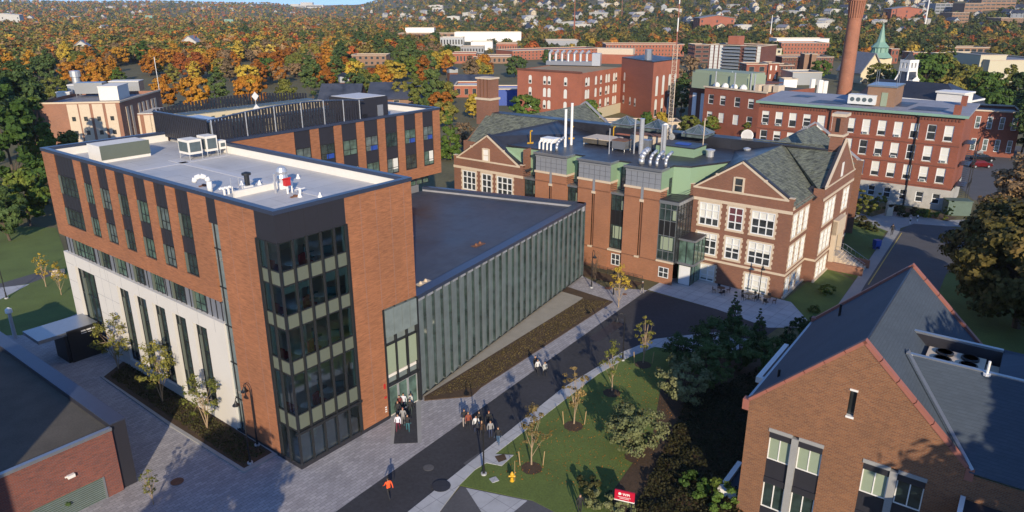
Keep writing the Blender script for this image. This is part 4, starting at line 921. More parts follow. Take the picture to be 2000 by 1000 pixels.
# lattice mast
t_ = thing('lattice_mast', 'tall slender red and white lattice mast on the black roof', 'mast', LOC(OHK, 11.0, 22.6, BZ), AZ + .4)
g = MB(); tri = [(0, .42), (-.36, -.21), (.36, -.21)]; hh = 15.0
for p in tri: g.cyl((*p, 0), (*p, hh), .045, n=4)
k = 0; z = 0
while z < hh - .6:
    for i in range(3): a, b_ = tri[i], tri[(i + 1) % 3]; g.cyl((*a, z), (*b_, z + .6), .022, n=3); g.cyl((*a, z + .6), (*b_, z + .6), .022, n=3)
    z += .6
g.build('lattice', 'limestone', t_)
for i in range(8): g = MB(); g.cyl((0, 0, hh + i * 1.9), (0, 0, hh + (i + 1) * 1.9), .10 - .006 * i, .094 - .006 * i, 6); g.build('antenna_section', 'copper_cap' if i % 2 == 0 else 'paint_white', t_)
for z, a in ((2.2, .3), (3.0, 2.0), (1.6, 4.0)): g = MB(); g.lathe([(.05, 0), (.4, .1), (.55, .35), (.1, .12)]); o = g.build('dish', 'paint_white', t_); o.location = (.7 * math.cos(a), .7 * math.sin(a), z); o.rotation_euler = (R(80), 0, a)
# ================================================================ STEEP-GABLED BRICK BUILDING (front right)
def gable_building():
    K = G(1437, 1000); az = R(53.5)
    t = thing('gabled_brick_building', 'nearest brick building with steep slate roof and red-brown gable copings, at lower right', 'building', (*K, 0), az)
    W_, L_, E_, P_ = 13.3, 18.0, 9.5, 16.0; ym = -W_ / 2
    g = MB(); p0, p1 = (0, 0), (0, -W_)
    cols = [(1.65, 3.2), (3.65, 5.25), (7.8, 9.4), (9.85, 11.45)]
    ops = [(cols[i][0], cols[i + 1][1], -.5, 7.95) for i in (0, 2)] + [(6.3, 6.72, 10.7, 12.55)]
    g.wall(p0, p1, -.5, E_, [o for o in ops if o[3] < 9], 0, .3)
    # gable field with the slit light
    zz = lambda s: E_ + (P_ - E_) * (1 - abs(s - W_ / 2) / (W_ / 2))
    def col(a, b, z0=None): g.poly([(0, -a, E_ if z0 is None else z0), (0, -b, E_ if z0 is None else z0), (0, -b, zz(b)), (0, -a, zz(a))], 0)
    col(0, 6.3); col(6.72, W_); g.poly([(0, -6.3, E_), (0, -6.72, E_), (0, -6.72, 10.7), (0, -6.3, 10.7)], 0); g.poly([(0, -6.3, 12.55), (0, -6.72, 12.55), (0, -6.72, zz(6.72)), (0, -W_ / 2, P_), (0, -6.3, zz(6.3))][:5], 0)
    g.wall((L_, 0), (0, 0), -.5, E_); g.wall((0, -W_), (L_, -W_), -.5, E_); g.wall((L_, -W_), (L_, 0), -.5, E_); g.poly([(L_, 0, E_), (L_, ym, P_), (L_, -W_, E_)], 0)
    g.build('brick_walls', 'gable_brick', t)
    g = MB(); g.box(.25, .3, -6.72, -6.3, 10.7, 12.55); o = g.build('slit_window', 'glass_old', t)
    g = MB(); g.box(-.06, .25, -6.76, -6.26, 12.55, 12.68); g.box(-.06, .25, -6.76, -6.26, 10.56, 10.7); g.build('sill', 'paint_white', o)
    fr = MB(); pnl = MB()
    for i in (0, 2):
        a, b, c, d = cols[i][0], cols[i][1], cols[i + 1][0], cols[i + 1][1]
        fr.box(-.1, .25, -c, -b, -.5, 7.75); fr.box(-.06, .28, -b + .0, -a + .05, 7.7, 7.98); fr.box(-.06, .28, -d - .05, -c, 7.7, 7.98)
        for u, v in ((a, b), (c, d)):
            pnl.box(.12, .26, -v, -u, 3.95, 5.35); pnl.box(.12, .26, -v, -u, -.5, 1.3)
            for za, zb, bl in ((5.4, 7.65, (.96, 'blind_green') if (i == 0 or u == a) else None), (1.35, 3.9, None)):
                op = (u + .02, v - .02, za, zb)
                window(t, p0, p1, op, .2, 2, (), 'paint_white', 'glass_dark', .07, .07, blind=bl)
                pnl.box(.02, .13, -v, -u, zb - .45, zb + .05)
    fr.build('concrete_pier', 'concrete', t); pnl.build('spandrel_panel', 'dark_panel', t)
    # slopes
    g = MB(); g.slab([(.35, .25, E_ - .2), (L_ - .35, .25, E_ - .2), (L_ - .35, ym, P_), (.35, ym, P_)][::-1], .15); g.build('roof_left_slope', 'slate_blue', t)
    g = MB(); g.slab([(.35, ym, P_), (L_ - .35, ym, P_), (L_ - .35, -W_ - .25, E_ - .2), (.35, -W_ - .25, E_ - .2)][::-1], .15); g.build('roof_right_slope', 'slate_blue', t)
    g = MB(); g.box(.4, L_ - .4, ym - .06, ym + .06, P_ - .08, P_ + .06); g.build('ridge_cap', 'roof_black', t)
    g = MB()
    for x in (0, L_ - .45):
        for s in (-1, 1):
            y2 = 0.15 if s > 0 else -W_ - .15; n_ = 6
            for k in range(n_):
                f0, f1 = k / n_, (k + 1) / n_ - .006
                q = lambda f: (ym + (y2 - ym) * f, P_ + .3 + (E_ - .05 - P_ - .0) * f)
                (ya, za), (yb_, zb) = q(f0), q(f1)
                g.slab([(x - .05, ya, za - .06), (x + .42, ya, za - .06), (x + .42, yb_, zb - .06), (x - .05, yb_, zb - .06)][::s], .22)
        for y in (.1, -W_ - .35): g.box(x - .06, x + .5, y - .1, y + .35, E_ - .7, E_ + .12)
    g.build('gable_coping', 'copper_cap', t)
    g = MB(); g.box(.5, L_ - .5, .25, .45, E_ - .45, E_ - .25); g.build('gutter', 'metal_grey', t)
    for x, y, z in ((3.0, -1.0, 10.4), (13.6, -2.5, 12.3)): g = MB(); g.cyl((x, y, z - .4), (x, y, z + .7), .1, n=7); g.build('vent_pipe', 'black', t)
    # side oriel boxes
    for x0, x1, z1 in ((7.6, 15.0, 7.6), (1.0, 5.2, .8)):
        g = MB(); g.box(x0, x1, 0, 1.7, -.5, z1 - .5); o = g.build('side_box', 'gable_brick', t)
        g = MB(); g.box(x0 - .1, x1 + .1, 1.45, 1.85, z1 - .5, z1); g.box(x0 - .1, x0 + .25, 0, 1.45, z1 - .5, z1); g.build('rim', 'paint_white', o); g = MB(); g.box(x0 + .25, x1, .01, 1.45, z1 - .5, z1 - .3); g.build('roof', 'slate_blue', o)
    # cross wing running right, with sunken plant well
    R2 = 14.1; yr = -8.6
    g = MB(); g.slab([(0, -W_ - .2, 9.3), (4.2, yr, R2), (4.2, -34, R2), (0, -34, 9.3)], .15); g.build('cross_roof_front', 'slate_blue', t)
    g = MB(); g.slab([(8.6, -13.8, R2), (8.6, -34, R2), (14, -34, 9), (14, -13.8, 9)][::-1], .15); g.slab([(4.2, -13.8, R2), (8.6, -13.8, R2), (8.6, -34, R2), (4.2, -34, R2)][::-1], .15); g.build('cross_roof_back', 'slate_blue', t)
    g = MB(); g.box(4.1, 4.4, -34, yr, R2, R2 + .18); g.slab([(-.1, -W_ - .25, 9.55), (4.2, yr, R2 + .2), (4.5, yr + .05, R2 + .2), (.2, -W_ - .1, 9.55)], .2); g.box(8.4, 8.7, -13.8, yr + .4, R2, R2 + .15); g.build('flashing', 'metal_grey', t)
    g = MB(); g.wall((8.45, -8.1), (8.45, -13.8), 11.8, R2 + .1); g.wall((8.45, -13.8), (4.4, -13.8), 11.8, R2 - .01); g.box(4.3, 8.5, -13.9, -8.0, 11.6, 11.8); g.wall((4.42, -13.8), (4.42, -8.4), 11.8, R2); g.box(8.3, 8.44, -13.9, -8.1, 11.8, R2); g.box(4.4, 8.4, -14.0, -13.8, 11.8, R2 - .02); g.build('plant_well', 'dark_panel', t)
    g = MB(); g.wall((0, -W_), (0, -34), -.5, 9.2); g.build('cross_wing_wall', 'gable_brick', t)
    g = MB(); g.box(-5, -.1, -34, -W_ - .3, 7.2, 7.5); g.build('low_flat_roof', 'roof_black', t); g = MB(); g.box(-5.2, -4.9, -34, -W_ - .3, 7.0, 7.7); g.box(-5.2, -.1, -W_ - .32, -W_ - .05, 7.0, 7.7); g.build('low_roof_edge', 'paint_white', t)
    g = MB(); g.wall((-5, -W_ - .3), (-5, -34), -.5, 7.0); g.wall((0, -W_ - .3), (-5, -W_ - .3), -.5, 7.0); g.build('low_wall', 'gable_brick', t)
    return t, K, az
GB, GBK, GBA = gable_building()
u2 = (math.cos(GBA), math.sin(GBA)); v2 = (-u2[1], u2[0])
def LG(x, y, z): return (GBK[0] + u2[0] * x + v2[0] * y, GBK[1] + u2[1] * x + v2[1] * y, z)
t_ = thing('chiller_unit', 'grey chiller with four dark fans in the roof well of the slate-roofed brick building', 'rooftop unit', LG(5.2, -13.0, 12.4), GBA)
g = MB(); g.box(0, 2.6, 0, 3.4, 0, 1.2); g.box(.2, 2.5, -1.7, -.05, 0, .9); g.build('casing', 'limestone', t_)
for a in (.7, 1.9):
    for b_ in (.9, 2.4): g = MB(); g.lathe([(.55, 1.2), (.55, 1.34), (.45, 1.36), (.1, 1.3)], (a, b_, 0), 14); g.build('fan', 'black', t_)
g = MB(); g.cyl((0, 0, 0), (0, 0, 1.0), .08, n=7); g.cyl((0, 0, 0), (0, 0, .15), .22, n=8); o = g.build('vent_pipe', 'paint_white', None, label='small white vent pipe on the ridge beside the chiller well', cat='pipe'); o.location = LG(4.0, -13.2, 14.1)
# ================================================================ LOW FLAT-ROOFED BUILDING (front left)
def low_building():
    K = G(268, 940)
    t = thing('flat_roofed_building', 'low red brick building with gravel roof and thick metal edge wall, lower left', 'building', (*K, 0), AZ)
    h = 5.8
    g = MB(); g.wall((-34, -.25), (-1.15, -.25), -.3, h - .35, [(26.5, 31.6, -.3, 1.9)], 0, .15); g.wall((-34, 34), (-34, -.25), -.3, h - .35); g.build('brick_wall', 'low_brick', t)
    g = MB(); g.box(-34, -.9, 0, 34, h - .8, h - .45); g.build('roof', 'roof_gravel', t)
    g = MB(); g.box(-34, -1.15, -.35, 0, h - .35, h - .1); g.build('coping', 'metal_grey', t)
    g = MB(); g.box(-1.12, 0, -.05, 34, -.3, h); g.build('metal_fin_wall', 'dark_panel', t); g = MB(); g.box(-1.16, .05, -.1, 34, h, h + .1); g.build('fin_cap', 'cap_metal', t)
    g = MB(); g.box(-7.5, -2.42, -.13, -.1, -.3, 1.9); o = g.build('roller_door', 'green_box', t); g = MB()
    for k in range(12): g.box(-7.5, -2.42, -.16, -.131, -.2 + k * .17, -.15 + k * .17)
    g.box(-2.45, -2.35, -.3, -.1, -.3, 1.95); g.build('slats', 'metal_grey', o)
    g = MB(); g.box(-4.75, -4.25, -.5, -.26, 3.15, 3.4); g.box(-4.9, -4.75, -.4, -.3, 3.3, 3.4); g.build('wall_lamp', 'paint_white', t)
    return t, K
LB, LBK = low_building()
# taller neighbour out of the picture to the left; it throws the shade that lies across the gravel roof
def neighbour():
    c = LOC(LBK, -52, -19.1); t = thing('unseen_brick_block', 'tall brick block outside the picture to the left of the flat roof', 'building', (*c[:2], 0), AZ)
    g = MB(); g.box(0, 25, 0, 11, 0, 20); g.build('walls', 'low_brick', t); g = MB(); g.box(-.1, 25.1, -.1, 11.1, 20, 20.4); g.build('coping', 'metal_grey', t)
neighbour()
t_ = thing('unseen_brick_block', 'added tall brick block outside the picture to the right that shades the slate roofs', 'building', (34.5, -6, 0), 0)  # unseen block, added to keep the sun off the slate roofs
g = MB(); g.box(0, 45, 0, 17, 0, 25); g.build('walls', 'low_brick', t_); g = MB(); g.box(-.1, 45.1, -.1, 17.1, 25, 25.4); g.build('coping', 'metal_grey', t_)
# ================================================================ TERRAIN: flat campus, low town, wooded hills beyond
def _ridge(px):                                     # (start distance, crest distance, elevation angle of the crest, deg)
    k = [(-1500, 1700, 4200, .30), (0, 1700, 4200, .33), (300, 1800, 4300, .30), (520, 2000, 4500, .22), (600, 2600, 5200, .02), (690, 2200, 4600, .12), (760, 1700, 3600, .55), (860, 1300, 3000, 1.2), (1000, 1050, 2700, 1.9), (1400, 950, 2500, 2.3), (2000, 950, 2400, 2.5), (3500, 950, 2400, 2.5)]
    for (a, *A), (b, *B) in zip(k[:-1], k[1:]):
        if a <= px <= b: f = (px - a) / (b - a); f = f * f * (3 - 2 * f); return [p + (q - p) * f for p, q in zip(A, B)]
    return k[0][1:] if px < k[0][0] else k[-1][1:]
def _hash(x, y): return math.sin(x * .0031 + 1.3) * math.cos(y * .0027 + .4) + .5 * math.sin(x * .0071 + y * .0053)
def HZ(x, y):
    d = math.hypot(x, y)
    if y < 50 or d < 520: return 0.0
    px = 1000 + FPX * x / (y * _c + 1e-6) if abs(x) < y * 4 else (3500 if x > 0 else -1500)
    d0, d1, el = _ridge(max(-1500, min(3500, px)))
    top = CAMH + d1 * math.tan(R(el)); f = min(max((d - d0) / (d1 - d0), 0), 1); s = f ** 1.25 * (1 + .25 * (1 - f)); s = min(s, 1)
    z = top * s
    if d > d1: z = top + (d - d1) * .004
    return z + (3.5 * _hash(x, y) * min(1, (d - 520) / 900) * (.4 + .6 * f)) * (1 if d > 700 else 0)
def terrain():
    rs = [0, 120, 260, 420, 520, 620, 740, 880, 1040, 1220, 1420, 1640, 1880, 2140, 2420, 2720, 3050, 3400, 3800, 4250, 4800, 5500, 6500, 8000, 11000]; n = 220
    v = [(0, 60, -.03)]; f = []
    for r in rs[1:]:
        for k in range(n): a = 2 * math.pi * k / n; x, y = r * math.cos(a), 60 + r * math.sin(a); v.append((x, y, HZ(x, y) - .03))
    for k in range(n): f.append((0, 1 + k, 1 + (k + 1) % n))
    for i in range(len(rs) - 2):
        for k in range(n): a = 1 + i * n; f.append((a + k, a + n + k, a + n + (k + 1) % n, a + (k + 1) % n))
    me = bpy.data.meshes.new('ground'); me.from_pydata(v, [], f); me.materials.append(M['soil_grass']); me.polygons.foreach_set('use_smooth', [True] * len(f)); me.update()
    link('ground', me, kind='structure')
terrain()
g_ = lambda *p: [G(*q) for q in p]
# paving round the new building
sheet('paving', g_((-260, 640), (60, 655), (105, 640), (150, 600), (600, 470), (1000, 470), (1180, 560), (1265, 567), (1255, 573), (655, 1000), (620, 1060), (150, 1200), (100, 1100)), .0, 'pavers')
sheet('campus_road', g_((560, 1070), (655, 1000), (1263, 568), (1400, 604), (1520, 640), (1480, 668), (1400, 650), (1330, 657), (1280, 663), (1216, 688), (1100, 758), (798, 1000), (690, 1090)), .006, 'asphalt')
sheet('road_patch', g_((905, 905), (935, 885), (960, 905), (930, 926)), .010, 'asphalt_old'); sheet('road_patch', g_((1150, 660), (1200, 626), (1218, 634), (1168, 668)), .010, 'roof_black')
sheet('terrace', g_((1265, 566), (1300, 545), (1345, 540), (1545, 590), (1590, 640), (1500, 640), (1400, 604)), .008, 'concrete_path')
for i in range(9):
    a, b = (1310 + i * 22, 553 + i * 3.5), (1345 + i * 26, 590 + i * 6)
sheet('kerb_walk', g_((700, 1090), (798, 1000), (1100, 758), (1216, 688), (1280, 663), (1330, 657), (1400, 650), (1480, 668), (1420, 692), (1333, 687), (1279, 678), (1216, 704), (1169, 731), (1100, 784), (927, 919), (898, 948), (870, 985), (800, 1080)), .0, 'concrete_path', .08)
sheet('tree_pit_paving', g_((927, 919), (960, 888), (1003, 890), (980, 911), (950, 905)), .0, 'concrete_path', .085)
sheet('tree_pit', g_((966, 893), (985, 888), (990, 899), (974, 905)), .09, 'mulch')
sheet('front_path', g_((900, 950), (940, 958), (1040, 978), (1200, 1005), (1300, 1060), (900, 1090), (820, 1080), (850, 1010)), .004, 'asphalt_old')
sheet('front_path', g_((910, 953), (1030, 978), (1000, 1003), (942, 1003)), .012, 'concrete_path')
sheet('lawn', g_((898, 948), (927, 919), (1100, 784), (1169, 731), (1216, 704), (1279, 678), (1333, 687), (1420, 692), (1520, 690), (1600, 690), (1600, 1100), (1200, 1060), (1040, 978)), .0, 'grass', .03)
sheet('shrub_bed', g_((1290, 760), (1330, 700), (1500, 700), (1580, 700), (1500, 1000), (1450, 1080), (1200, 1060), (1190, 970), (1275, 850)), .05, 'mulch')
for i, p in enumerate(((1038, 915), (1120, 833), (1195, 768), (1256, 713), (1318, 790), (1240, 893))):
    c = G(*p); sheet('mulch_ring', [(c[0] + .9 * math.cos(k * .7), c[1] + .9 * math.sin(k * .7)) for k in range(9)], .045, 'mulch')
# bed along the white base, with kerb
sheet('planting_kerb', g_((196, 737), (240, 700), (250, 690), (545, 886), (541, 890), (477, 924), (330, 832)), .0, 'concrete', .12)
sheet('planting_bed', g_((203, 738), (245, 705), (532, 886), (477, 917), (333, 827)), .135, 'mulch')
# beds in front of the glass hall
sheet('planting_bed', g_((829, 783), (829, 770), (1090, 565), (1110, 562), (1197, 590), (940, 757), (921, 775)), .0, 'mulch', .10)
sheet('gravel_strip', g_((829, 776), (820, 766), (1095, 570), (1139, 583), (1130, 590)), .11, 'gravel')
# dark mat before the doors
sheet('entrance_mat', g_((762, 868), (824, 865), (822, 782), (812, 770), (768, 790)), .012, 'concrete'); sheet('entrance_mat', g_((769, 867), (816, 865), (812, 775), (776, 790)), .018, 'asphalt')
# manhole covers
for nm, p, r, mt_ in (('manhole_cover', (346, 941), .5, 'rust'), ('manhole_cover', (862, 951), .75, 'roof_black'), ('manhole_cover', (837, 914), .45, 'asphalt_old'), ('manhole_cover', (1188, 563), .5, 'rust'), ('manhole_cover', (1220, 575), .3, 'rust')):
    g = MB(); g.cyl((0, 0, 0), (0, 0, .03), r, n=20); o = g.build(nm, mt_, None, label={(346, 941): 'rusty round manhole cover in the pavers by the low flat-roofed building', (862, 951): 'large black round cover at the edge of road and kerb walk', (837, 914): 'faint grey round cover in the middle of the dark road', (1188, 563): 'rusty round cover on the pavers near the end of the glass hall', (1220, 575): 'small rusty cover where the pavers meet the dark road'}[p], cat='manhole cover'); o.location = (*G(*p), .09 if p[0] == 862 else .022)
g = MB(); g.box(-.5, .5, -.5, .5, 0, .05); o = g.build('utility_cover', 'concrete_path', None, label='small square concrete cover in the lawn beside the black lamp post', cat='utility cover'); o.location = (*G(965, 938), .03); o.rotation_euler = (0, 0, .5); o.scale = (.6, .6, 1)
# left lawn, its paths and steps
sheet('lawn', g_((-500, 420), (110, 445), (165, 600), (148, 614), (40, 655), (-300, 655)), .004, 'grass')
sheet('footpath', g_((-60, 572), (20, 548), (60, 536), (112, 524), (108, 535), (60, 553), (20, 560), (-60, 590)), .012, 'asphalt_old'); sheet('footpath', g_((-60, 600), (0, 562), (58, 555), (0, 585), (-60, 620)), .018, 'concrete_path')
g = MB()
for k in range(3): g.box(0, 1.6, k * .4, k * .4 + .4, 0, .18 * (k + 1))
o = g.build('stone_steps', 'limestone', None, label='short run of pale stone steps in the lawn left of the white base', cat='steps'); o.location = (*G(100, 540), 0); o.rotation_euler = (0, 0, .4)
# right side of the old hall
sheet('lawn', g_((1528, 590), (1598, 533), (1610, 520), (1668, 548), (1600, 650), (1560, 650)), .0, 'grass')
sheet('lawn', g_((1650, 400), (1700, 432), (1735, 445), (1672, 545), (1613, 519), (1640, 470)), .005, 'grass')
sheet('footpath', g_((1600, 650), (1640, 590), (1672, 545), (1735, 452), (1640, 415), (1640, 405), (1760, 440), (1757, 452), (1690, 555), (1640, 640)), .008, 'concrete')
sheet('side_road', g_((1640, 640), (1690, 555), (1757, 452), (1780, 437), (1850, 440), (1930, 470), (1850, 530), (1780, 700), (1650, 700)), .004, 'asphalt_old')
sheet('forecourt', g_((1700, 424), (1740, 412), (1790, 418), (1860, 430), (1990, 425), (1990, 445), (1850, 442), (1785, 437), (1758, 446)), .012, 'concrete')
sheet('road_line', g_((1760, 455), (1762, 455), (1697, 556), (1694.5, 556)), .012, 'line_yellow')
sheet('parking_lot', g_((1870, 360), (1850, 330), (1870, 285), (1990, 285), (2100, 310), (2000, 400), (1900, 390)), .006, 'asphalt_old')
sheet('lawn', g_((1780, 700), (1840, 540), (1960, 480), (2300, 560), (2300, 900), (1950, 760)), .0, 'grass')
sheet('mulch_strip', g_((1740, 400), (1870, 425), (1850, 432), (1740, 412)), .02, 'mulch')
# ================================================================ BUILDINGS FARTHER BACK
def frame_of(a, b):
    dx, dy = b[0] - a[0], b[1] - a[1]; return math.hypot(dx, dy), math.atan2(dy, dx)
def block(t, x0, x1, y0, y1, z0, z1, wall, roof, par=.5, cap=None):
    g = MB(); g.wall((x0, y0), (x1, y0), z0, z1); g.wall((x1, y0), (x1, y1), z0, z1); g.wall((x1, y1), (x0, y1), z0, z1); g.wall((x0, y1), (x0, y0), z0, z1)
    o = g.build('wall', wall, t)
    g = MB(); g.box(x0 + .3, x1 - .3, y0 + .3, y1 - .3, z1 - par - .2, z1 - par); g.build('roof', roof, t)
    g = MB(); e = .25
    for a in ((x0 - e, x1 + e, y0 - e, y0 + .35), (x0 - e, x1 + e, y1 - .35, y1 + e), (x0 - e, x0 + .35, y0 + .35, y1 - .35), (x1 - .35, x1 + e, y0 + .35, y1 - .35)): g.box(*a, z1, z1 + .35)
    g.build('cornice', cap or 'limestone', t); return o
def grid_windows(t, p0, p1, xs, rows, w_, pane='glass_old', nx=1, ny=(.5,), frame='frame_white', blinds=None, rng=None, acs=(), depth=.2, sill=(.2, 'limestone')):
    for j, (za, zb) in enumerate(rows):
        for i, x in enumerate(xs):
            bl = None
            if blinds: bl = rng.choice(blinds)
            window(t, p0, p1, (x - w_ / 2, x + w_ / 2, za, zb), depth, nx, ny, frame, pane, .13, .08, blind=bl, ac=(i, j) in acs, sill=sill)
def ops_of(xs, rows, w_): return [(x - w_ / 2, x + w_ / 2, a, b) for a, b in rows for x in xs]
rng = random.Random(5)
BL = []
# --- long red brick block on a stone base (right)
def long_block():
    B = G(1848, 412); zt = ZAT(1884, 227, *B); A = G(1484, 197, zt); L, az = frame_of(A, B)
    t = thing('red_brick_block', 'long four-storey red brick block on a granite base with blinds and window air conditioners', 'building', (*A, 0), az)
    D = 15.0; T = zt; k = T / 17.3
    xs = [L * f for f in (.028, .075, .122, .170, .220, .270, .320, .375, .432, .490, .548, .606, .665, .725, .785, .846, .912, .966)][:16]
    xs = [L * (i + .55) / 13.3 for i in range(13)]
    rows = [(12.6 * k, 15.4 * k), (8.7 * k, 11.5 * k), (4.9 * k, 7.7 * k)]; w_ = 1.5
    g = MB(); g.wall((0, 0), (L, 0), 3.8 * k, T, ops_of(xs, rows, w_), 0, .3); g.wall((L, 0), (L, D), 3.8 * k, T); g.wall((L, D), (0, D), 0, T); g.wall((0, D), (0, 0), 0, T); g.build('brick_wall', 'red_brick', t)
    g = MB(); g.wall((0, -.15), (L + .15, -.15), -.3, 3.8 * k, ops_of(xs, [(1.0 * k, 3.0 * k)], 1.3), 0, .4); g.wall((L + .15, -.15), (L + .15, D), -.3, 3.8 * k); g.poly([(0, -.15, 3.8 * k), (L + .15, -.15, 3.8 * k), (L + .15, 0, 3.8 * k), (0, 0, 3.8 * k)], 0); g.build('stone_base', 'granite', t)
    grid_windows(t, (0, 0), (L, 0), xs, rows, w_, blinds=[(.97, 'blind'), (.7, 'blind'), (.5, 'blind'), None, (.3, 'blind')], rng=rng, acs=((0, 0), (1, 0), (3, 0), (7, 0), (9, 0), (8, 1), (12, 1), (6, 2), (11, 2), (9, 1)))
    grid_windows(t, (0, -.15), (L + .15, -.15), xs, [(1.0 * k, 3.0 * k)], 1.3, blinds=[None], rng=rng)
    g = MB()
    for z in (4.0 * k, 7.9 * k, 11.75 * k): g.box(0, L, -.07, 0, z, z + .16)
    for i in range(int(L / .55)): g.box(i * .55, i * .55 + .28, -.14, 0, T - 1.15, T - .75)
    g.build('brick_course', 'dark_brick', t)
    g = MB(); g.slab([(-.5, -.6, T + .05), (L + .6, -.6, T + .05), (L + .6, D + .6, T + .75), (-.5, D + .6, T + .75)], .35); g.build('roof', 'roof_far', t)
    g = MB(); g.box(-.55, L + .65, -.75, -.55, T - .35, T + .12); g.build('gutter', 'copper_green', t)
    for x in (L * .385, L * .805): g = MB(); g.cyl((x, -.22, 0), (x, -.22, T - .2), .13, n=6); g.box(x - .3, x + .3, -.5, -.1, T - .7, T - .2); g.build('downpipe', 'black', t)
    for x0, x1, y0, y1 in ((L * .25, L * .42, 2, 6), (L * .62, L * .72, 5, 11), (L * .74, L * .88, 2.2, 7), (L * .1, L * .2, 8, 11)):
        z = lambda y: T + .06 + .045 * (y + .6) + .02; g = MB(); g.slab([(x0, y0, z(y0)), (x1, y0, z(y0)), (x1 + 1, y1, z(y1)), (x0 + 1, y1, z(y1))], .03); g.build('roof_patch', 'roof_dark', t)
    g = MB(); g.box(L * .53, L * .665, 3.5, 11, T, T + 3.9); o = g.build('lift_penthouse', 'tan_brick', t); g = MB(); g.box(L * .525, L * .67, 3.3, 11.2, T + 3.9, T + 4.2); g.build('coping', 'metal_grey', o); g = MB(); g.box(L * .60, L * .63, 3.4, 3.49, T + .3, T + 2.9); g.build('door', 'blind_green', o)
    for x in (L * .55, L * .56, L * .65, L * .66): g = MB(); g.cyl((x, 6, T + 4.2), (x, 6, T + 7), .05, n=4); g.build('aerial', 'metal_grey', o)
    g = MB(); g.box(L * .945, L * .975, .3, 1.6, T, T + 1.8); g.build('chimney', 'red_brick', t); g = MB(); g.box(L * .94, L * .965, 11, 12.4, T, T + 2.4); g.build('chimney', 'red_brick', t)
    def loc(x, y, z): c, s = math.cos(az), math.sin(az); return (A[0] + c * x - s * y, A[1] + s * x + c * y, z)
    u = thing('air_handler', 'cream air handler with round fans beside the lift penthouse on the red block', 'rooftop unit', loc(L * .445, 2.4, T + .2), az)
    g = MB(); g.box(0, 5, 0, 2.2, .3, 2.1); g.build('casing', 'ac_white', u)
    for i in range(4): g = MB(); g.cyl((.8 + i * 1.1, -.03, 1.2), (.8 + i * 1.1, .0, 1.2), .42, n=12); g.build('fan', 'coil', u)
    # iron stair at the right end
    s_ = thing('fire_escape', 'dark iron fire escape on the end wall of the long red brick block', 'fire escape', loc(L + .2, 3, 0), az)
    for z in (4.2, 8.2, 12.2): g = MB(); g.box(0, 1.6, 0, 5, z, z + .08); [g.cyl((2.2, y, z), (2.2, y, z + 1), .04, n=4) for y in range(6)]; g.build('landing', 'dark_frame', s_)
    for x, y in ((2.1, .1), (2.1, 4.9)): g = MB(); g.cyl((x, y, 0), (x, y, 13), .08, n=5); g.build('post', 'dark_frame', s_)
    for z in (.1, 4.3, 8.3): g = MB(); [g.box(.7, 1.4, .3 + k * .34, .55 + k * .34, z + .3 * k, z + .3 * k + .05) for k in range(13)]; g.build('stair_flight', 'dark_frame', s_)
    return t, A, az, L, T
LBk = long_block()
# --- tall smokestack behind it
def stack():
    c = G(1642, 222); b = ZAT(1642, 222, *c); d = math.hypot(*c); r0 = 12.6 / FPX * d / 1.0; r1 = r0 * .80
    t = thing('smokestack', 'very tall round red brick smokestack with a corbelled flaring crown', 'chimney', (*c, 0))
    H = 43; g = MB(); n = 28
    for i in range(12): a, b2 = i / 12, (i + 1) / 12; g.cyl((0, 0, H * a), (0, 0, H * b2), r0 + (r1 - r0) * a, r0 + (r1 - r0) * b2, n, 0, i == 11)
    g.build('shaft', 'stack_brick', t, True)
    g = MB(); zc = ZAT(1660, 38, *c)
    g.lathe([(r1 * 1.04, zc - .2), (r1 * 1.1, zc), (r1 * 1.05, zc + .3), (r1 * 1.16, zc + 6)], n=28)
    for k in range(20): a = k * 2 * math.pi / 20; g.cyl((r1 * 1.12 * math.cos(a), r1 * 1.12 * math.sin(a), zc + .6), (r1 * 1.24 * math.cos(a), r1 * 1.24 * math.sin(a), zc + 6), .16, .22, 5)
    g.lathe([(r1 * 1.3, zc + 6), (r1 * 1.35, zc + 7.5), (r1 * 1.2, zc + 8)], n=28); g.build('crown', 'stack_brick', t)
stack()
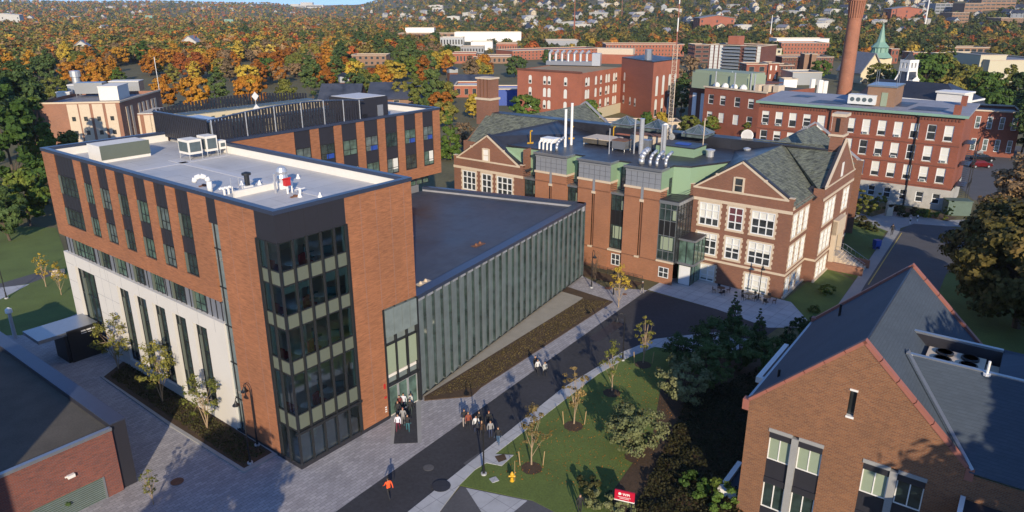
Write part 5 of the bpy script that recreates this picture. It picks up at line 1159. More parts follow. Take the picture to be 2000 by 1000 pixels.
# --- big orange-red hall with tall arched windows and flat tan roof (centre)
def arched_hall():
    P1 = G(1134, 240); T = ZAT(1129, 143, *P1); P0 = G(1010.5, 135.5, T); L, az = frame_of(P0, P1)
    t = thing('arched_window_hall', 'large orange-red brick hall with tall white arched windows, tan flat roof and taller black-roofed end', 'building', (*P0, 0), az)
    t['label'] = 'large orange-red brick hall with tall white arched windows and flat tan roof'
    c, s = math.cos(az), math.sin(az)
    def lc(p): dx, dy = p[0] - P0[0], p[1] - P0[1]; return (dx * c + dy * s, -dx * s + dy * c)
    q1 = (L, 0); q2 = lc(G(1214, 131, T)); dd = math.hypot(q2[0] - L, q2[1]); vx, vy = (q2[0] - L) / dd, q2[1] / dd
    fl = T / 3.55; rows = [(T - fl * .98, T - fl * .35), (T - fl * 1.88, T - fl * 1.22), (T - fl * 2.75, T - fl * 2.12)]
    def arch(p0, p1, s_, za, zb, w_):
        ddx, ddy = p1[0] - p0[0], p1[1] - p0[1]; l = math.hypot(ddx, ddy); ux, uy = ddx / l, ddy / l
        k = ('arch', round(w_, 2), round(zb - za, 2))
        if k not in WCACHE:
            h = zb - za; g = MB(); n = 8; pts = [(0, 0), (w_, 0), (w_, h - w_ / 2)] + [(w_ / 2 + w_ / 2 * math.cos(math.pi * i / n), h - w_ / 2 + w_ / 2 * math.sin(math.pi * i / n)) for i in range(1, n)] + [(0, h - w_ / 2)]
            g.poly([(x, 0, z) for x, z in pts], 0); f = MB(); f.box(.2, w_ - .2, -.05, -.01, .3, h * .42)
            WCACHE[k] = (g.mesh('window', ['blind']), f.mesh('lower_sash', ['glass_old']))
        me, me2 = WCACHE[k]; o = link('window', me, t, (p0[0] + ux * s_ - ux * w_ / 2 + uy * .04, p0[1] + uy * s_ - uy * w_ / 2 - ux * .04, za), math.atan2(uy, ux))
        if rng.random() < .35: link('lower_sash', me2, o)
    D = 60
    g = MB(); g.wall((0, 0), q1, 0, T); g.wall(q1, q2, 0, T); g.wall((vx * D, vy * D), (0, 0), 0, T); g.build('brick_wall', 'orange_brick', t)
    g = MB(); g.prism([(.5, .5), (L - .5, .5), (q2[0] - .5, q2[1]), (vx * dd, vy * dd)], T - .4, T - .15); g.build('roof', 'roof_tan', t)
    g = MB(); g.wall((-.3, -.3), (L + .3, -.3), T - .1, T + .5); g.build('cornice', 'dark_brick', t)
    for s_ in (.21, .44, .51, .76): 
        for za, zb in rows: arch((0, 0), q1, L * s_, za, zb, 1.25)
    for s_ in (.10, .155, .335, .46, .60, .665, .80, .86):
        for za, zb in rows: arch(q1, q2, dd * s_, za, zb, 1.5)
    # tall end block
    T2 = ZAT(1277, 122, *G(1281, 238)); q3 = lc(G(1277, 122, T2)); q2b = q2; q4 = lc(G(1328, 115.5, T2))
    q5 = (q4[0] + (q2b[0] - q3[0]), q4[1] + (q2b[1] - q3[1]))
    g = MB(); g.wall(q2b, q3, 0, T2); g.wall(q3, q4, 0, T2); g.wall(q4, q5, 0, T2); g.wall(q5, q2b, 0, T2); g.build('tall_end_wall', 'orange_brick', t)
    g = MB(); g.prism([q2b, q3, q4, q5], T2 - .1, T2 + .25); g.build('tall_end_roof', 'roof_black', t)
    l34 = math.hypot(q4[0] - q3[0], q4[1] - q3[1]); l23 = math.hypot(q3[0] - q2b[0], q3[1] - q2b[1])
    for s_ in (.16, .40, .64, .86):
        for za, zb in ((T2 - 11, T2 - 4.5), (T2 - 18, T2 - 12), (T2 - 24.5, T2 - 19.5)):
            if za > 0: arch(q3, q4, l34 * s_, za, zb, 1.7)
    for za, zb in rows: arch(q2b, q3, l23 * .12, za, zb, 1.3)
    for s_ in (.34, .5): arch(q2b, q3, l23 * s_, rows[2][0], rows[2][1], 1.2)
    g = MB(); g.wall((L - 1, -.5), (L + .4, -.5), 0, 3.5); g.wall((L + .4, -.5), (q2[0] + .5, q2[1]), 0, 3.5); g.build('stone_base', 'stone_tan', t)
    Pn = lambda px, py: G(px, py, T)
    u = thing('cooling_unit', 'long silver cooling unit with curved ducts on the tan flat roof', 'rooftop unit', (*Pn(1115, 128), T), az + .35)
    g = MB(); g.box(-9, 9, -1.5, 1.5, .2, 1.6); g.build('base', 'panel_grey', u)
    for i in range(7): g = MB(); g.tube([(-8 + i * 2.3, 0, 1.6), (-8 + i * 2.3, 0, 4.2), (-7 + i * 2.3, 0, 5.2)], .5, 8); g.build('duct', 'galv', u)
    g = MB(); g.box(8, 11, -1.6, 1.6, .2, 4.5); g.build('cabinet', 'galv', u)
    u = thing('roof_penthouse', 'rust-red penthouse behind the silver cooling unit on the tan roof', 'penthouse', (*Pn(1170, 124), T), az + .3); g = MB(); g.box(-13, 13, 0, 6, 0, 3.4); g.build('walls', 'orange_brick', u); g = MB(); g.box(-1, 12.6, .5, 5, 3.4, 5.6); g.build('plant_box', 'limestone', u)
    g = MB(); g.cyl((0, 0, 0), (0, 0, 3.4), 1.3, n=12); o = g.build('roof_tank', 'metal_grey', None, label='round grey drum tank on the black roof of the tall brick end', cat='tank'); o.location = (*G(1266, 117, T2 + .2), T2 + .25)
arched_hall()
# --- red brick block left of the long block, with rounded green-grey penthouse
def mid_block():
    A = G(1369, 262); T = ZAT(1372, 170, *A); B = G(1497, 182.5, T); L, az = frame_of(A, B)
    t = thing('red_brick_lab', 'red brick lab block half in shadow with large sash windows and a pale green penthouse', 'building', (*A, 0), az)
    rows = [(T - 4.6, T - 1.9), (T - 9.6, T - 6.8)]; xs = [L * f for f in (.12, .32, .56, .78)]
    g = MB(); g.wall((0, 0), (L, 0), 0, T, ops_of(xs, rows, 1.9), 0, .3); g.wall((L, 0), (L, 24), 0, T); g.wall((0, 24), (0, 0), 0, T); g.build('brick_wall', 'red_brick', t)
    grid_windows(t, (0, 0), (L, 0), xs, rows, 1.9, blinds=[None, (.97, 'blind'), (.3, 'blind')], rng=rng)
    g = MB(); g.box(.2, L - .2, .2, 24, T - .8, T - .5); g.build('roof', 'roof_gravel', t); g = MB(); g.box(-.3, L + .3, -.35, .2, T, T + .4); g.build('cornice', 'limestone', t)
    g = MB(); g.cyl((L * .05, 9, T + .1), (L * .05, 9, T + .1), 1) if 0 else None
    n = 12; x0, x1 = -9, L * .55
    for i in range(n):
        a0, a1 = math.pi * i / n / 2, math.pi * (i + 1) / n / 2
    g.prism([(x0 + .8, 4), (x1, 4), (x1, 13), (x0 + .8, 13), (x0, 11.5), (x0, 5.5)], T - 1, T + 3.6); g.prism([(x0 + 1.3, 4.6), (x1, 4.6), (x1, 12.4), (x0 + 1.3, 12.4)], T + 3.6, T + 4.3)
    g.build('rounded_penthouse', 'blind_green', t)
    g = MB(); g.wall((-12, 8), (0, 8), 0, T - 1); g.box(-12.5, 0, 8, 40, T - 1.2, T - .9); g.build('recessed_wing', 'dark_brick', t)
    for i in range(3): g = MB(); g.box(-10.5 + i * 3.2, -9 + i * 3.2, 7.8, 8, T - 12, T - 3); g.build('tall_window', 'frame_white', t)
    for i in range(5): g = MB(); g.cyl((L * (.1 + i * .16), 2 + (i % 2) * 3, T - .5), (L * (.1 + i * .16), 2 + (i % 2) * 3, T + 4.6), .2, n=8); g.build('flue', 'galv', t)
    for i in range(4): g = MB(); g.lathe([(.9, 0), (1.1, .8), (.7, 1.6), (.1, 1.9)], (L * (.08 + i * .15), 3.2, T - .5), 10); g.build('ventilator', 'paint_white', t)
    for i in range(3): g = MB(); g.box(L * (.6 + i * .12), L * (.68 + i * .12), 6 + i, 9 + i, T - .5, T + 1.4); g.build('plant_box', 'limestone', t)
    return A, T
mid_block()
# --- plant clutter between that block and the smokestack
def simple_box(nm, lab, cat, pxl, pxr, pyb, pyt, depth, wall, roof, d=None, z0=0, grp=None, rows=0, cols=0, pane='glass_old', slope=0, ww=.5, wh=.55, parts=True, side_rows=True):
    """a farther building from the left and right ends of its visible base line"""
    A = G(pxl, pyb); B = G(pxr, pyb + slope) ; L, az = frame_of(A, B); T = ZAT((pxl + pxr) / 2, pyt, (A[0] + B[0]) / 2, (A[1] + B[1]) / 2)
    BL.append((A, B, depth)); t = thing(nm, lab, cat, (*A, HZ(*A) * .9 + z0), az, grp)
    block(t, 0, L, 0, depth, -1, T, wall, roof)
    if rows:
        h = T / rows; w_ = L / cols
        for j in range(rows):
            for i in range(cols): window(t, (0, 0), (L, 0), (w_ * (i + .5 - ww / 2), w_ * (i + .5 + ww / 2), h * (j + .5 - wh / 2), h * (j + .5 + wh / 2)), -.03, 1, (.5,) if parts else (), 'frame_white' if parts else 'limestone', pane, .12 if parts else .05, .04)
        if side_rows:
            n = max(2, int(depth / w_)); wd = depth / n
            for j in range(rows):
                for i in range(n): window(t, (0, depth), (0, 0), (wd * (i + .5 - ww / 2), wd * (i + .5 + ww / 2), h * (j + .5 - wh / 2), h * (j + .5 + wh / 2)), -.03, 1, (), 'limestone', pane, .1, .04)
    return t, L, T, A, az
# --- brick building with white stripes (left)
def striped():
    A = G(73, 300); T = ZAT(70.5, 203, *A); B = G(232.5, 200.5, T); L, az = frame_of(A, B); c, s = math.cos(az), math.sin(az)
    t = thing('striped_brick_building', 'tan-red brick building with white vertical window strips and crowded roof plant', 'building', (*A, 0), az)
    def lc(p): dx, dy = p[0] - A[0], p[1] - A[1]; return (dx * c + dy * s, -dx * s + dy * c)
    C_ = lc(G(313, 177, T)); g = MB(); g.wall((0, 0), (L, 0), 0, T); g.wall((L, 0), C_, 0, T); back = (C_[0] - L, C_[1]); g.wall(C_, back, 0, T); g.wall(back, (0, 0), 0, T); g.build('brick_wall', 'pink_brick', t)
    g = MB(); g.prism([(.3, .3), (L - .3, .3), (C_[0] - .3, C_[1] - .3), (back[0] + .3, back[1] - .3)], T - 1.0, T - .8); g.build('roof', 'roof_grey', t)
    g = MB(); g.box(-.1, L + .1, -.15, .3, T, T + .4); g.slab([(L - .2, 0, T + .4), (L + .25, -.1, T + .4), (C_[0] + .25, C_[1], T + .4), (C_[0] - .2, C_[1], T + .4)], .4); g.build('coping', 'limestone', t)
    for f in (.48, .61, .755, .90):
        x = L * f; q = MB(); q.box(x - 1.25, x + 1.25, -.12, -.0, .5, T - .2); st = q.build('window_strip', 'limestone', t)
        for j in range(5): q = MB(); z = T - 3.4 - j * 3.6; q.box(x - .5, x + .4, -.16, -.12, z - 1.1, z); q.build('window', 'glass_old', st)
    dl = math.hypot(C_[0] - L, C_[1]); wx, wy = (C_[0] - L) / dl, C_[1] / dl
    for f in (.14, .24, .42, .52, .62, .74, .82):
        q = MB(); p = lambda s_, d: (L + wx * s_ + wy * d, wy * s_ - wx * d)
        q.prism([p(dl * f - .7, .1), p(dl * f + .7, .1), p(dl * f + .7, -.1), p(dl * f - .7, -.1)], .5, T - 1.5); q.build('window_strip', 'limestone', t)
    # front lower block to the right
    L2, az2 = frame_of(lc(G(240, 275)), lc(G(303, 270))); a = lc(G(240, 283)); T2 = ZAT(240, 224, *G(240, 283)); b = lc(G(301, 222.5, T2))
    ex, ey = b[0] - a[0], b[1] - a[1]; le = math.hypot(ex, ey); ex /= le; ey /= le
    g = MB(); g.wall(a, b, 0, T2); g.wall((a[0] - ey * 12, a[1] + ex * 12), a, 0, T2); g.build('lower_block_wall', 'pink_brick', t)
    g = MB(); g.prism([a, b, (b[0] - ey * 12, b[1] + ex * 12), (a[0] - ey * 12, a[1] + ex * 12)], T2, T2 + .3); g.build('lower_block_roof', 'roof_white', t)
    for f in (.17, .5, .80, .97):
        q = MB(); p = lambda s_, d: (a[0] + ex * s_ + ey * d, a[1] + ey * s_ - ex * d); q.prism([p(le * f - .9, .12), p(le * f + .9, .12), p(le * f + .9, -.1), p(le * f - .9, -.1)], 0, T2 - .3); q.build('window_strip', 'limestone', t)
    Q = lambda px, py: (*G(px, py, T - .8), T - .8)
    def rb(nm, lab, px, py, w_, d, h, mt_, cat='rooftop unit', leg=0):
        u = thing(nm, lab, cat, Q(px, py), az); g = MB(); g.box(-w_ / 2, w_ / 2, 0, d, leg, leg + h); g.build('casing', mt_, u)
        if leg: g = MB(); [g.cyl((a_, b_, 0), (a_, b_, leg), .08, n=4) for a_ in (-w_ / 2 + .2, w_ / 2 - .2) for b_ in (.2, d - .2)]; g.build('stand', 'galv', u)
        else: g = MB(); g.box(-w_ / 2 - .1, w_ / 2 + .1, -.1, d + .1, h, h + .2); g.build('lid', 'roof_kerb', u)
    rb('cooling_tower', 'large grey cooling tower box on legs on the striped brick building', 176, 190, 7.4, 4, 3.0, 'metal_grey', leg=1.0)
    rb('cooling_tower', 'wide pale plant box at the back of the striped building roof', 244, 178, 8.5, 5, 2.8, 'metal_grey'); rb('roof_penthouse', 'white walled penthouse at the front corner of the striped building roof', 214, 196, 5, 9, 3.6, 'roof_kerb', 'penthouse')
    rb('plant_box', 'small pale plant box left of the cooling tower on the striped building', 146, 186, 3.2, 3, 2.8, 'metal_grey'); rb('plant_box', 'lowest pale box by the left roof edge of the striped building', 124, 190, 3.6, 2.4, 1.3, 'galv')
    g = MB(); g.lathe([(1.1, 0), (1.1, 4.2), (1.5, 4.3), (1.5, 6.0), (.9, 6.1)]); o = g.build('round_vent_drum', 'galv', None, label='tall round vent drum standing highest on the striped building roof', cat='vent'); o.location = Q(153, 178)
    g = MB(); g.cyl((0, 0, 0), (0, 0, 15), .12, n=5); o = g.build('flag_pole', 'galv', None, label='thin leaning-free pole at the right end of the striped building', cat='pole'); o['label'] = 'tall thin pole beside the right end of the striped brick building'; o.location = (*G(319, 226), 5)
striped()
# --- dark brick house behind the long block, cars in front
t_, L_, T_, A_, az_ = simple_box('dark_brick_house', 'dark red brick building in shade with two rows of white arched windows', 'building', 1862, 1978, 300, 217, 14, 'red_brick', 'roof_black', rows=2, cols=5, slope=9, pane='glass_mid', ww=.42, wh=.55, side_rows=False)
# --- black mansard hall with white dormers
def mansard():
    A = G(1655, 236); B = G(1868, 262); L, az = frame_of(A, B); T = ZAT(1760, 196, *G(1760, 250))
    t = thing('mansard_hall', 'long hall with black mansard roof, white cornice and a row of white dormers', 'building', (*A, 0), az)
    g = MB(); D = 22; g.wall((0, 0), (L, 0), 0, T - 4); g.wall((L, 0), (L, D), 0, T - 4); g.wall((0, D), (0, 0), 0, T - 4); g.build('brick_wall', 'red_brick', t)
    g = MB(); g.slab([(0, 0, T - 4), (L, 0, T - 4), (L - 1.5, 1.8, T), (1.5, 1.8, T)], .2); g.slab([(L, 0, T - 4), (L, D, T - 4), (L - 1.5, D - 2, T), (L - 1.5, 1.8, T)], .2); g.build('mansard_slope', 'roof_black', t)
    g = MB(); g.slab([(1.5, 1.5, T + .5), (L - 1.5, 1.5, T + .5), (L - 9, 10, T + 5), (3, 10, T + 5)], .2); g.slab([(L - 1.5, 1.5, T + .5), (L - 1.5, D - 2, T + .5), (L - 9, 12, T + 5), (L - 9, 10, T + 5)], .2); g.build('upper_roof', 'roof_black', t)
    g = MB(); g.box(-.2, L + .2, -.4, .1, T - 4.6, T - 4); g.box(1.2, L - 1.2, 1.2, 1.9, T + .0, T + .55); g.box(L - 1.9, L - 1.2, 1.9, D - 2, T, T + .55); g.build('cornice', 'paint_white', t)
    n = 11
    for i in range(n):
        x = L * (i + .6) / n; q = MB(); q.box(x - 1.1, x + 1.1, .1, 2, T - 3.6, T - 1.4); q.slab([(x - 1.5, -.2, T - 1.4), (x, -.2, T - .3), (x, 2, T - .3), (x - 1.5, 2, T - 1.4)][::-1], .2); q.slab([(x + 1.5, -.2, T - 1.4), (x, -.2, T - .3), (x, 2, T - .3), (x + 1.5, 2, T - 1.4)], .2); q.poly([(x - 1.1, .1, T - 1.4), (x + 1.1, .1, T - 1.4), (x, .1, T - .4)], 0); o = q.build('dormer', 'paint_white', t)
        q = MB(); q.box(x - .6, x + .6, .03, .1, T - 3.3, T - 1.7); q.build('window', 'glass_old', o)
    q = MB(); q.box(L - 8, L - .5, 1, 8, T, T + 3); q.box(L - 8.4, L - .1, .6, 8.4, T + 3, T + 3.5); q.build('corner_pavilion', 'paint_white', t)
mansard()
def white_tower():
    c = G(1764, 192); s0 = math.hypot(*c) / FPX
    t = thing('white_tower', 'white flared tower with open belfry and small dark spire behind the mansard roof', 'tower', (*c, 0), .35)
    zb, z1, z2, z3 = (ZAT(1764, y, *c) for y in (176, 138, 116, 99)); w0, w1 = 20 * s0, 9 * s0
    g = MB(); g.box(-w0, w0, -w0, w0, 0, zb); g.build('base', 'red_brick', t)
    g = MB()
    for a in range(4):
        r_ = Matrix.Rotation(a * math.pi / 2, 3, 'Z'); q = lambda x, y, z: tuple(r_ @ Vector((x, y, z))); 
        prof = [(w0, zb), (w0 * .66, zb + (z1 - zb) * .4), (w1 * 1.05, zb + (z1 - zb) * .8), (w1, z1)]
        for (ra, za), (rb, zb_) in zip(prof[:-1], prof[1:]): g.poly([q(-ra, -ra, za), q(ra, -ra, za), q(rb, -rb, zb_), q(-rb, -rb, zb_)], 0)
    g.build('flared_roof', 'roof_dark', t)
    g = MB()
    for sx in (-1, 1):
        for sy in (-1, 1):
            prof = [(w0, zb), (w0 * .66, zb + (z1 - zb) * .4), (w1 * 1.05, zb + (z1 - zb) * .8), (w1, z1)]
            for (ra, za), (rb, zb_) in zip(prof[:-1], prof[1:]): g.cyl((sx * ra, sy * ra, za), (sx * rb, sy * rb, zb_), .38, n=5)
    g.box(-w0 * 1.05, w0 * 1.05, -w0 * 1.05, w0 * 1.05, zb - .8, zb); g.build('white_edges', 'paint_white', t)
    g = MB(); 
    for sx in (-1, 0, 1):
        for sy in (-1, 0, 1):
            if sx or sy: g.box(sx * w1 * .85 - .5, sx * w1 * .85 + .5, sy * w1 * .85 - .5, sy * w1 * .85 + .5, z1, z2)
    g.box(-w1 * 1.1, w1 * 1.1, -w1 * 1.1, w1 * 1.1, z1 - .2, z1 + 1.2); g.box(-w1 * 1.1, w1 * 1.1, -w1 * 1.1, w1 * 1.1, z2 - 1.2, z2); g.build('belfry', 'paint_white', t)
    g = MB(); g.cyl((0, 0, z2), (0, 0, z3), w1 * 1.2, .1, 4); g.build('spire', 'roof_black', t)
    g = MB(); g.box(-w0 * .35, w0 * .35, -w0 * .95, -w0 * .3, zb, zb + 4.5); g.poly([(-w0 * .45, -w0 * .96, zb + 4.5), (w0 * .45, -w0 * .96, zb + 4.5), (0, -w0 * .96, zb + 6)], 0); o = g.build('dormer', 'paint_white', t); g = MB(); g.box(-w0 * .18, w0 * .18, -w0 * .97, -w0 * .955, zb + .8, zb + 3.6); g.build('window', 'glass_old', o)
white_tower()
# --- church with green copper spire
def church():
    c = G(1708, 160); s0 = math.hypot(*c) / FPX; Z = lambda y: ZAT(1708, y, *c)
    t = thing('church', 'cream church with a green copper spire and arched gable windows', 'church', (*c, 0), .15)
    w = 15 * s0; g = MB(); g.box(-w, w, -w, w, 0, Z(112)); g.build('tower', 'cream', t)
    g = MB(); g.cyl((0, 0, Z(112)), (0, 0, Z(102)), w * 1.45, w * .9, 8); g.cyl((0, 0, Z(102)), (0, 0, Z(92)), w * .85, w * .8, 8); g.cyl((0, 0, Z(92)), (0, 0, Z(82)), w * 1.0, w * .45, 8); g.cyl((0, 0, Z(82)), (0, 0, Z(46)), w * .45, .15, 8); g.build('spire', 'copper_green', t)
    g = MB()
    for k in range(8): a = k * math.pi / 4 + .39; g.box(w * .8 * math.cos(a) - .3, w * .8 * math.cos(a) + .3, w * .8 * math.sin(a) - .3, w * .8 * math.sin(a) + .3, Z(102), Z(93))
    g.build('lantern_posts', 'copper_green', t)
    L = 26 * s0; h = Z(140); g = MB(); g.wall((-L * 1.6, -w * 1.4), (-L * .1, -w * 1.4), 0, h); g.poly([(-L * 1.6, -w * 1.4, h), (-L * .1, -w * 1.4, h), (-L * .85, -w * 1.4, h + 9)], 0); g.wall((-L * .1, -w * 1.4), (-L * .1, 14), 0, h); g.wall((-L * 1.6, 14), (-L * 1.6, -w * 1.4), 0, h); g.build('nave_wall', 'cream', t)
    g = MB(); g.slab([(-L * 1.7, -w * 1.6, h - .5), (-L * .85, -w * 1.6, h + 9.4), (-L * .85, 14, h + 9.4), (-L * 1.7, 14, h - .5)][::-1], .4); g.slab([(0, -w * 1.6, h - .5), (-L * .85, -w * 1.6, h + 9.4), (-L * .85, 14, h + 9.4), (0, 14, h - .5)], .4); g.build('roof', 'roof_grey', t)
    for k, hh in ((-1.25, 6), (-.85, 8), (-.45, 6)): q = MB(); x = L * k; q.box(x - 1.4, x + 1.4, -w * 1.4 - .3, -w * 1.4 - .02, h - 10, h - 10 + hh); q.cyl((x, -w * 1.4 - .3, h - 10 + hh), (x, -w * 1.4 - .02, h - 10 + hh), 1.4, n=12); q.build('arched_window', 'glass_old', t)
church()
sb = simple_box
t_, L_, T_, A_, az_ = sb('apartment_tower', 'tall brick apartment slab with stacked balconies and white roof boxes', 'building', 1381, 1482, 141, 89, 22, 'dark_brick', 'roof_white', slope=6)
for f0, f1 in ((.30, .62), (.70, .92)):
    for j in range(8):
        z = T_ * (j + .6) / 8.6; q = MB(); q.box(L_ * f0, L_ * f1, -1.5, 0, z, z + .25); o = q.build('balcony', 'house_grey', t_); q = MB(); q.box(L_ * f0, L_ * f1, -1.52, -1.45, z + .25, z + 1.1); q.build('rail', 'metal_grey', o); q = MB(); q.box(L_ * f0 + .5, L_ * f1 - .5, -.05, -.01, z + .3, z + 2.4); q.build('balcony_door', 'glass_dark', t_)
for f in (.06, .15, .24, .955):
    for j in range(8): z = T_ * (j + .6) / 8.6; q = MB(); q.box(L_ * f - 1, L_ * f + 1, -.06, -.01, z + .4, z + 2.1); q.build('window', 'blind', t_)
q = MB(); q.box(L_ * .3, L_ * .5, 4, 12, T_, T_ + 5); q.build('lift_penthouse', 'orange_brick', t_)
sb('apartment_wing', 'lower brick wing with balconies left of the apartment slab', 'building', 1355, 1384, 122, 88, 20, 'dark_brick', 'roof_white', rows=4, cols=2, ww=.8, parts=False)
sb('apartment_wing', 'tan brick end wing right of the balconied apartment slab', 'building', 1482, 1503, 138, 90, 20, 'tan_brick', 'roof_white', rows=8, cols=2, ww=.3, pane='blind', parts=False); sb('cream_building', 'small cream building below the white-roofed mill', 'building', 1503, 1524, 124, 96, 20, 'stone_tan', 'roof_grey', rows=3, cols=2, parts=False)
sb('white_roofed_mill', 'brick mill with bright white roof and rows of dark windows', 'building', 1524, 1617, 106, 84, 30, 'orange_brick', 'roof_white', rows=3, cols=15, ww=.5, pane='black', parts=False, side_rows=False)
q_ = sb('white_plant_roof', 'long white plant house on top of the white-roofed mill', 'building', 1515, 1617, 98, 75, 20, 'paint_white', 'roof_white'); 
sb('turreted_brick_school', 'long brick school with two square entrance turrets', 'building', 1525, 1625, 137, 112, 20, 'dark_brick', 'roof_grey', rows=3, cols=14, ww=.45, parts=False, side_rows=False)
for i, px in enumerate((1573, 1587)): sb('turret', '%s square turret of the long brick school' % ('left', 'right')[i], 'tower', px - 5, px + 4, 139, 106, 7, 'tan_brick', 'limestone', grp=None)
sb('brick_house_row', 'small brick house with steep dark roof left of the school', 'building', 1503, 1548, 148, 128, 14, 'dark_brick', 'roof_grey', rows=2, cols=5, parts=False); sb('square_brick_tower', 'square red brick tower right behind the lab block roof', 'tower', 1455, 1495, 162, 126, 12, 'red_brick', 'roof_black', rows=2, cols=2, parts=False); sb('square_brick_tower', 'smaller square red brick tower beside the dark gap', 'tower', 1498, 1518, 158, 124, 10, 'red_brick', 'roof_grey', rows=2, cols=2, ww=.3, pane='blind', parts=False)
sb('grey_metal_shed', 'grey metal shed behind the white cooling screen', 'building', 1546, 1603, 166, 142, 16, 'metal_grey', 'panel_grey'); sb('white_screen_box', 'white screened plant box left of the smokestack', 'building', 1529, 1555, 178, 155, 6, 'paint_white', 'roof_kerb')
for i, px in enumerate((1582, 1597, 1607)):
    c = G(px, 200); g = MB(); h = ZAT(px, 154 + i * 2, *c); g.cyl((0, 0, 0), (0, 0, h), 1.1, n=8); o = g.build('white_flue', 'paint_white', None, label=('leftmost', 'middle', 'rightmost')[i] + ' of three fat white flues left of the smokestack', cat='chimney'); o.location = (*c, 0)
sb('long_brick_mill', 'long low brick mill with a white-patched roof and two window rows', 'building', 1001, 1180, 118, 97, 25, 'orange_brick', 'roof_grey', rows=3, cols=26, ww=.4, parts=False, side_rows=False, slope=-7)
sb('stepped_brick_mill', 'stepped brick mill with pale string band right of the long mill', 'building', 1183, 1335, 110, 87, 25, 'orange_brick', 'roof_dark', rows=3, cols=24, ww=.4, parts=False, side_rows=False)
sb('white_banded_shed', 'low shed with long white roof above the long brick mill', 'building', 1065, 1130, 88, 78, 25, 'panel_grey', 'roof_white')
for a, b, yb, yt, nm, lab, wl, rf in ((878, 930, 124, 105, 'brick_workshop', 'brick workshop with red fascia below the white warehouses', 'orange_brick', 'roof_grey'), (925, 998, 124, 111, 'shop_row', 'low shop row with pale panels and striped front', 'tan_brick', 'metal_grey'), (900, 945, 104, 92, 'dark_roofed_warehouse', 'dark-roofed low warehouse under the white hall', 'panel_grey', 'roof_dark'), (920, 962, 98, 82, 'small_white_warehouse', 'small white warehouse in front of the long white hall', 'paint_white', 'roof_white'), (970, 1010, 104, 86, 'brick_warehouse', 'square brick warehouse left of the long mill', 'orange_brick', 'roof_grey'), (860, 905, 90, 73, 'grey_warehouse', 'pale grey metal warehouse left of the white hall', 'metal_grey', 'metal_grey'), (888, 1018, 80, 62, 'white_warehouse', 'long bright white warehouse in the valley', 'paint_white', 'roof_white'), (792, 848, 66, 53, 'white_warehouse', 'narrow white slab warehouse farther left', 'paint_white', 'roof_white'), (898, 962, 42, 32, 'white_warehouse', 'white warehouse high on the far slope', 'paint_white', 'roof_white'), (778, 890, 72, 64, 'low_depot', 'low tan depot behind the dark evergreens', 'tan_brick', 'roof_grey')):
    sb(nm, lab, 'building', a, b, yb, yt, 22, wl, rf, rows=1 if 'white' not in nm else 0, cols=8, parts=False, side_rows=False)
sb('tan_concrete_hall', 'blank tan concrete hall at the right edge of the town', 'building', 1925, 2060, 160, 118, 40, 'stone_tan', 'roof_grey'); sb('tan_concrete_hall', 'tan concrete block with shaded wall beside the blank hall', 'building', 1906, 1956, 158, 108, 30, 'stone_tan', 'roof_grey'); sb('low_brick_offices', 'low brick offices with window bands behind the tan halls', 'building', 1854, 1930, 116, 93, 20, 'tan_brick', 'roof_grey', rows=2, cols=6, ww=.8, parts=False, side_rows=False); sb('low_tan_shed', 'low tan shed in front of the brick offices', 'building', 1858, 1918, 140, 108, 25, 'stone_tan', 'roof_dark')
sb('brick_corner_shop', 'bright red brick corner building left of the wooded square', 'building', 1781, 1806, 122, 103, 15, 'orange_brick', 'roof_dark', rows=2, cols=3, parts=False); sb('conical_brick_tower', 'square red brick tower with cone roof right of the church', 'tower', 1737, 1752, 124, 96, 9, 'red_brick', 'roof_dark', rows=2, cols=2, parts=False)
for a, b, yb, yt, lab, cl in ((1905, 1972, 64, 37, 'long brick hospital wing with dark window bands', 7), (1874, 1910, 66, 38, 'brick hospital block left of the shadowed gap', 4), (1905, 1935, 60, 28, 'tall plain brick hospital tower', 2), (1948, 1992, 72, 57, 'low brick hospital annex at right', 8), (1852, 1885, 70, 46, 'low white and brick hospital wing', 5), (1866, 1888, 46, 27, 'brick hospital block farthest back', 3), (1818, 1856, 64, 40, 'dark glass hospital wing at left', 4)):
    sb('hospital_building', lab, 'building', a, b, yb, yt, 30, 'tan_brick' if 'brick' in lab else 'panel_grey', 'roof_grey', rows=4, cols=cl, ww=.85, wh=.35, parts=False, side_rows=False, pane='glass_dark')
sb('concrete_high_rise', 'pale concrete high-rise at the top edge on the hill', 'building', 1862, 1888, 12, -14, 30, 'limestone', 'roof_grey')
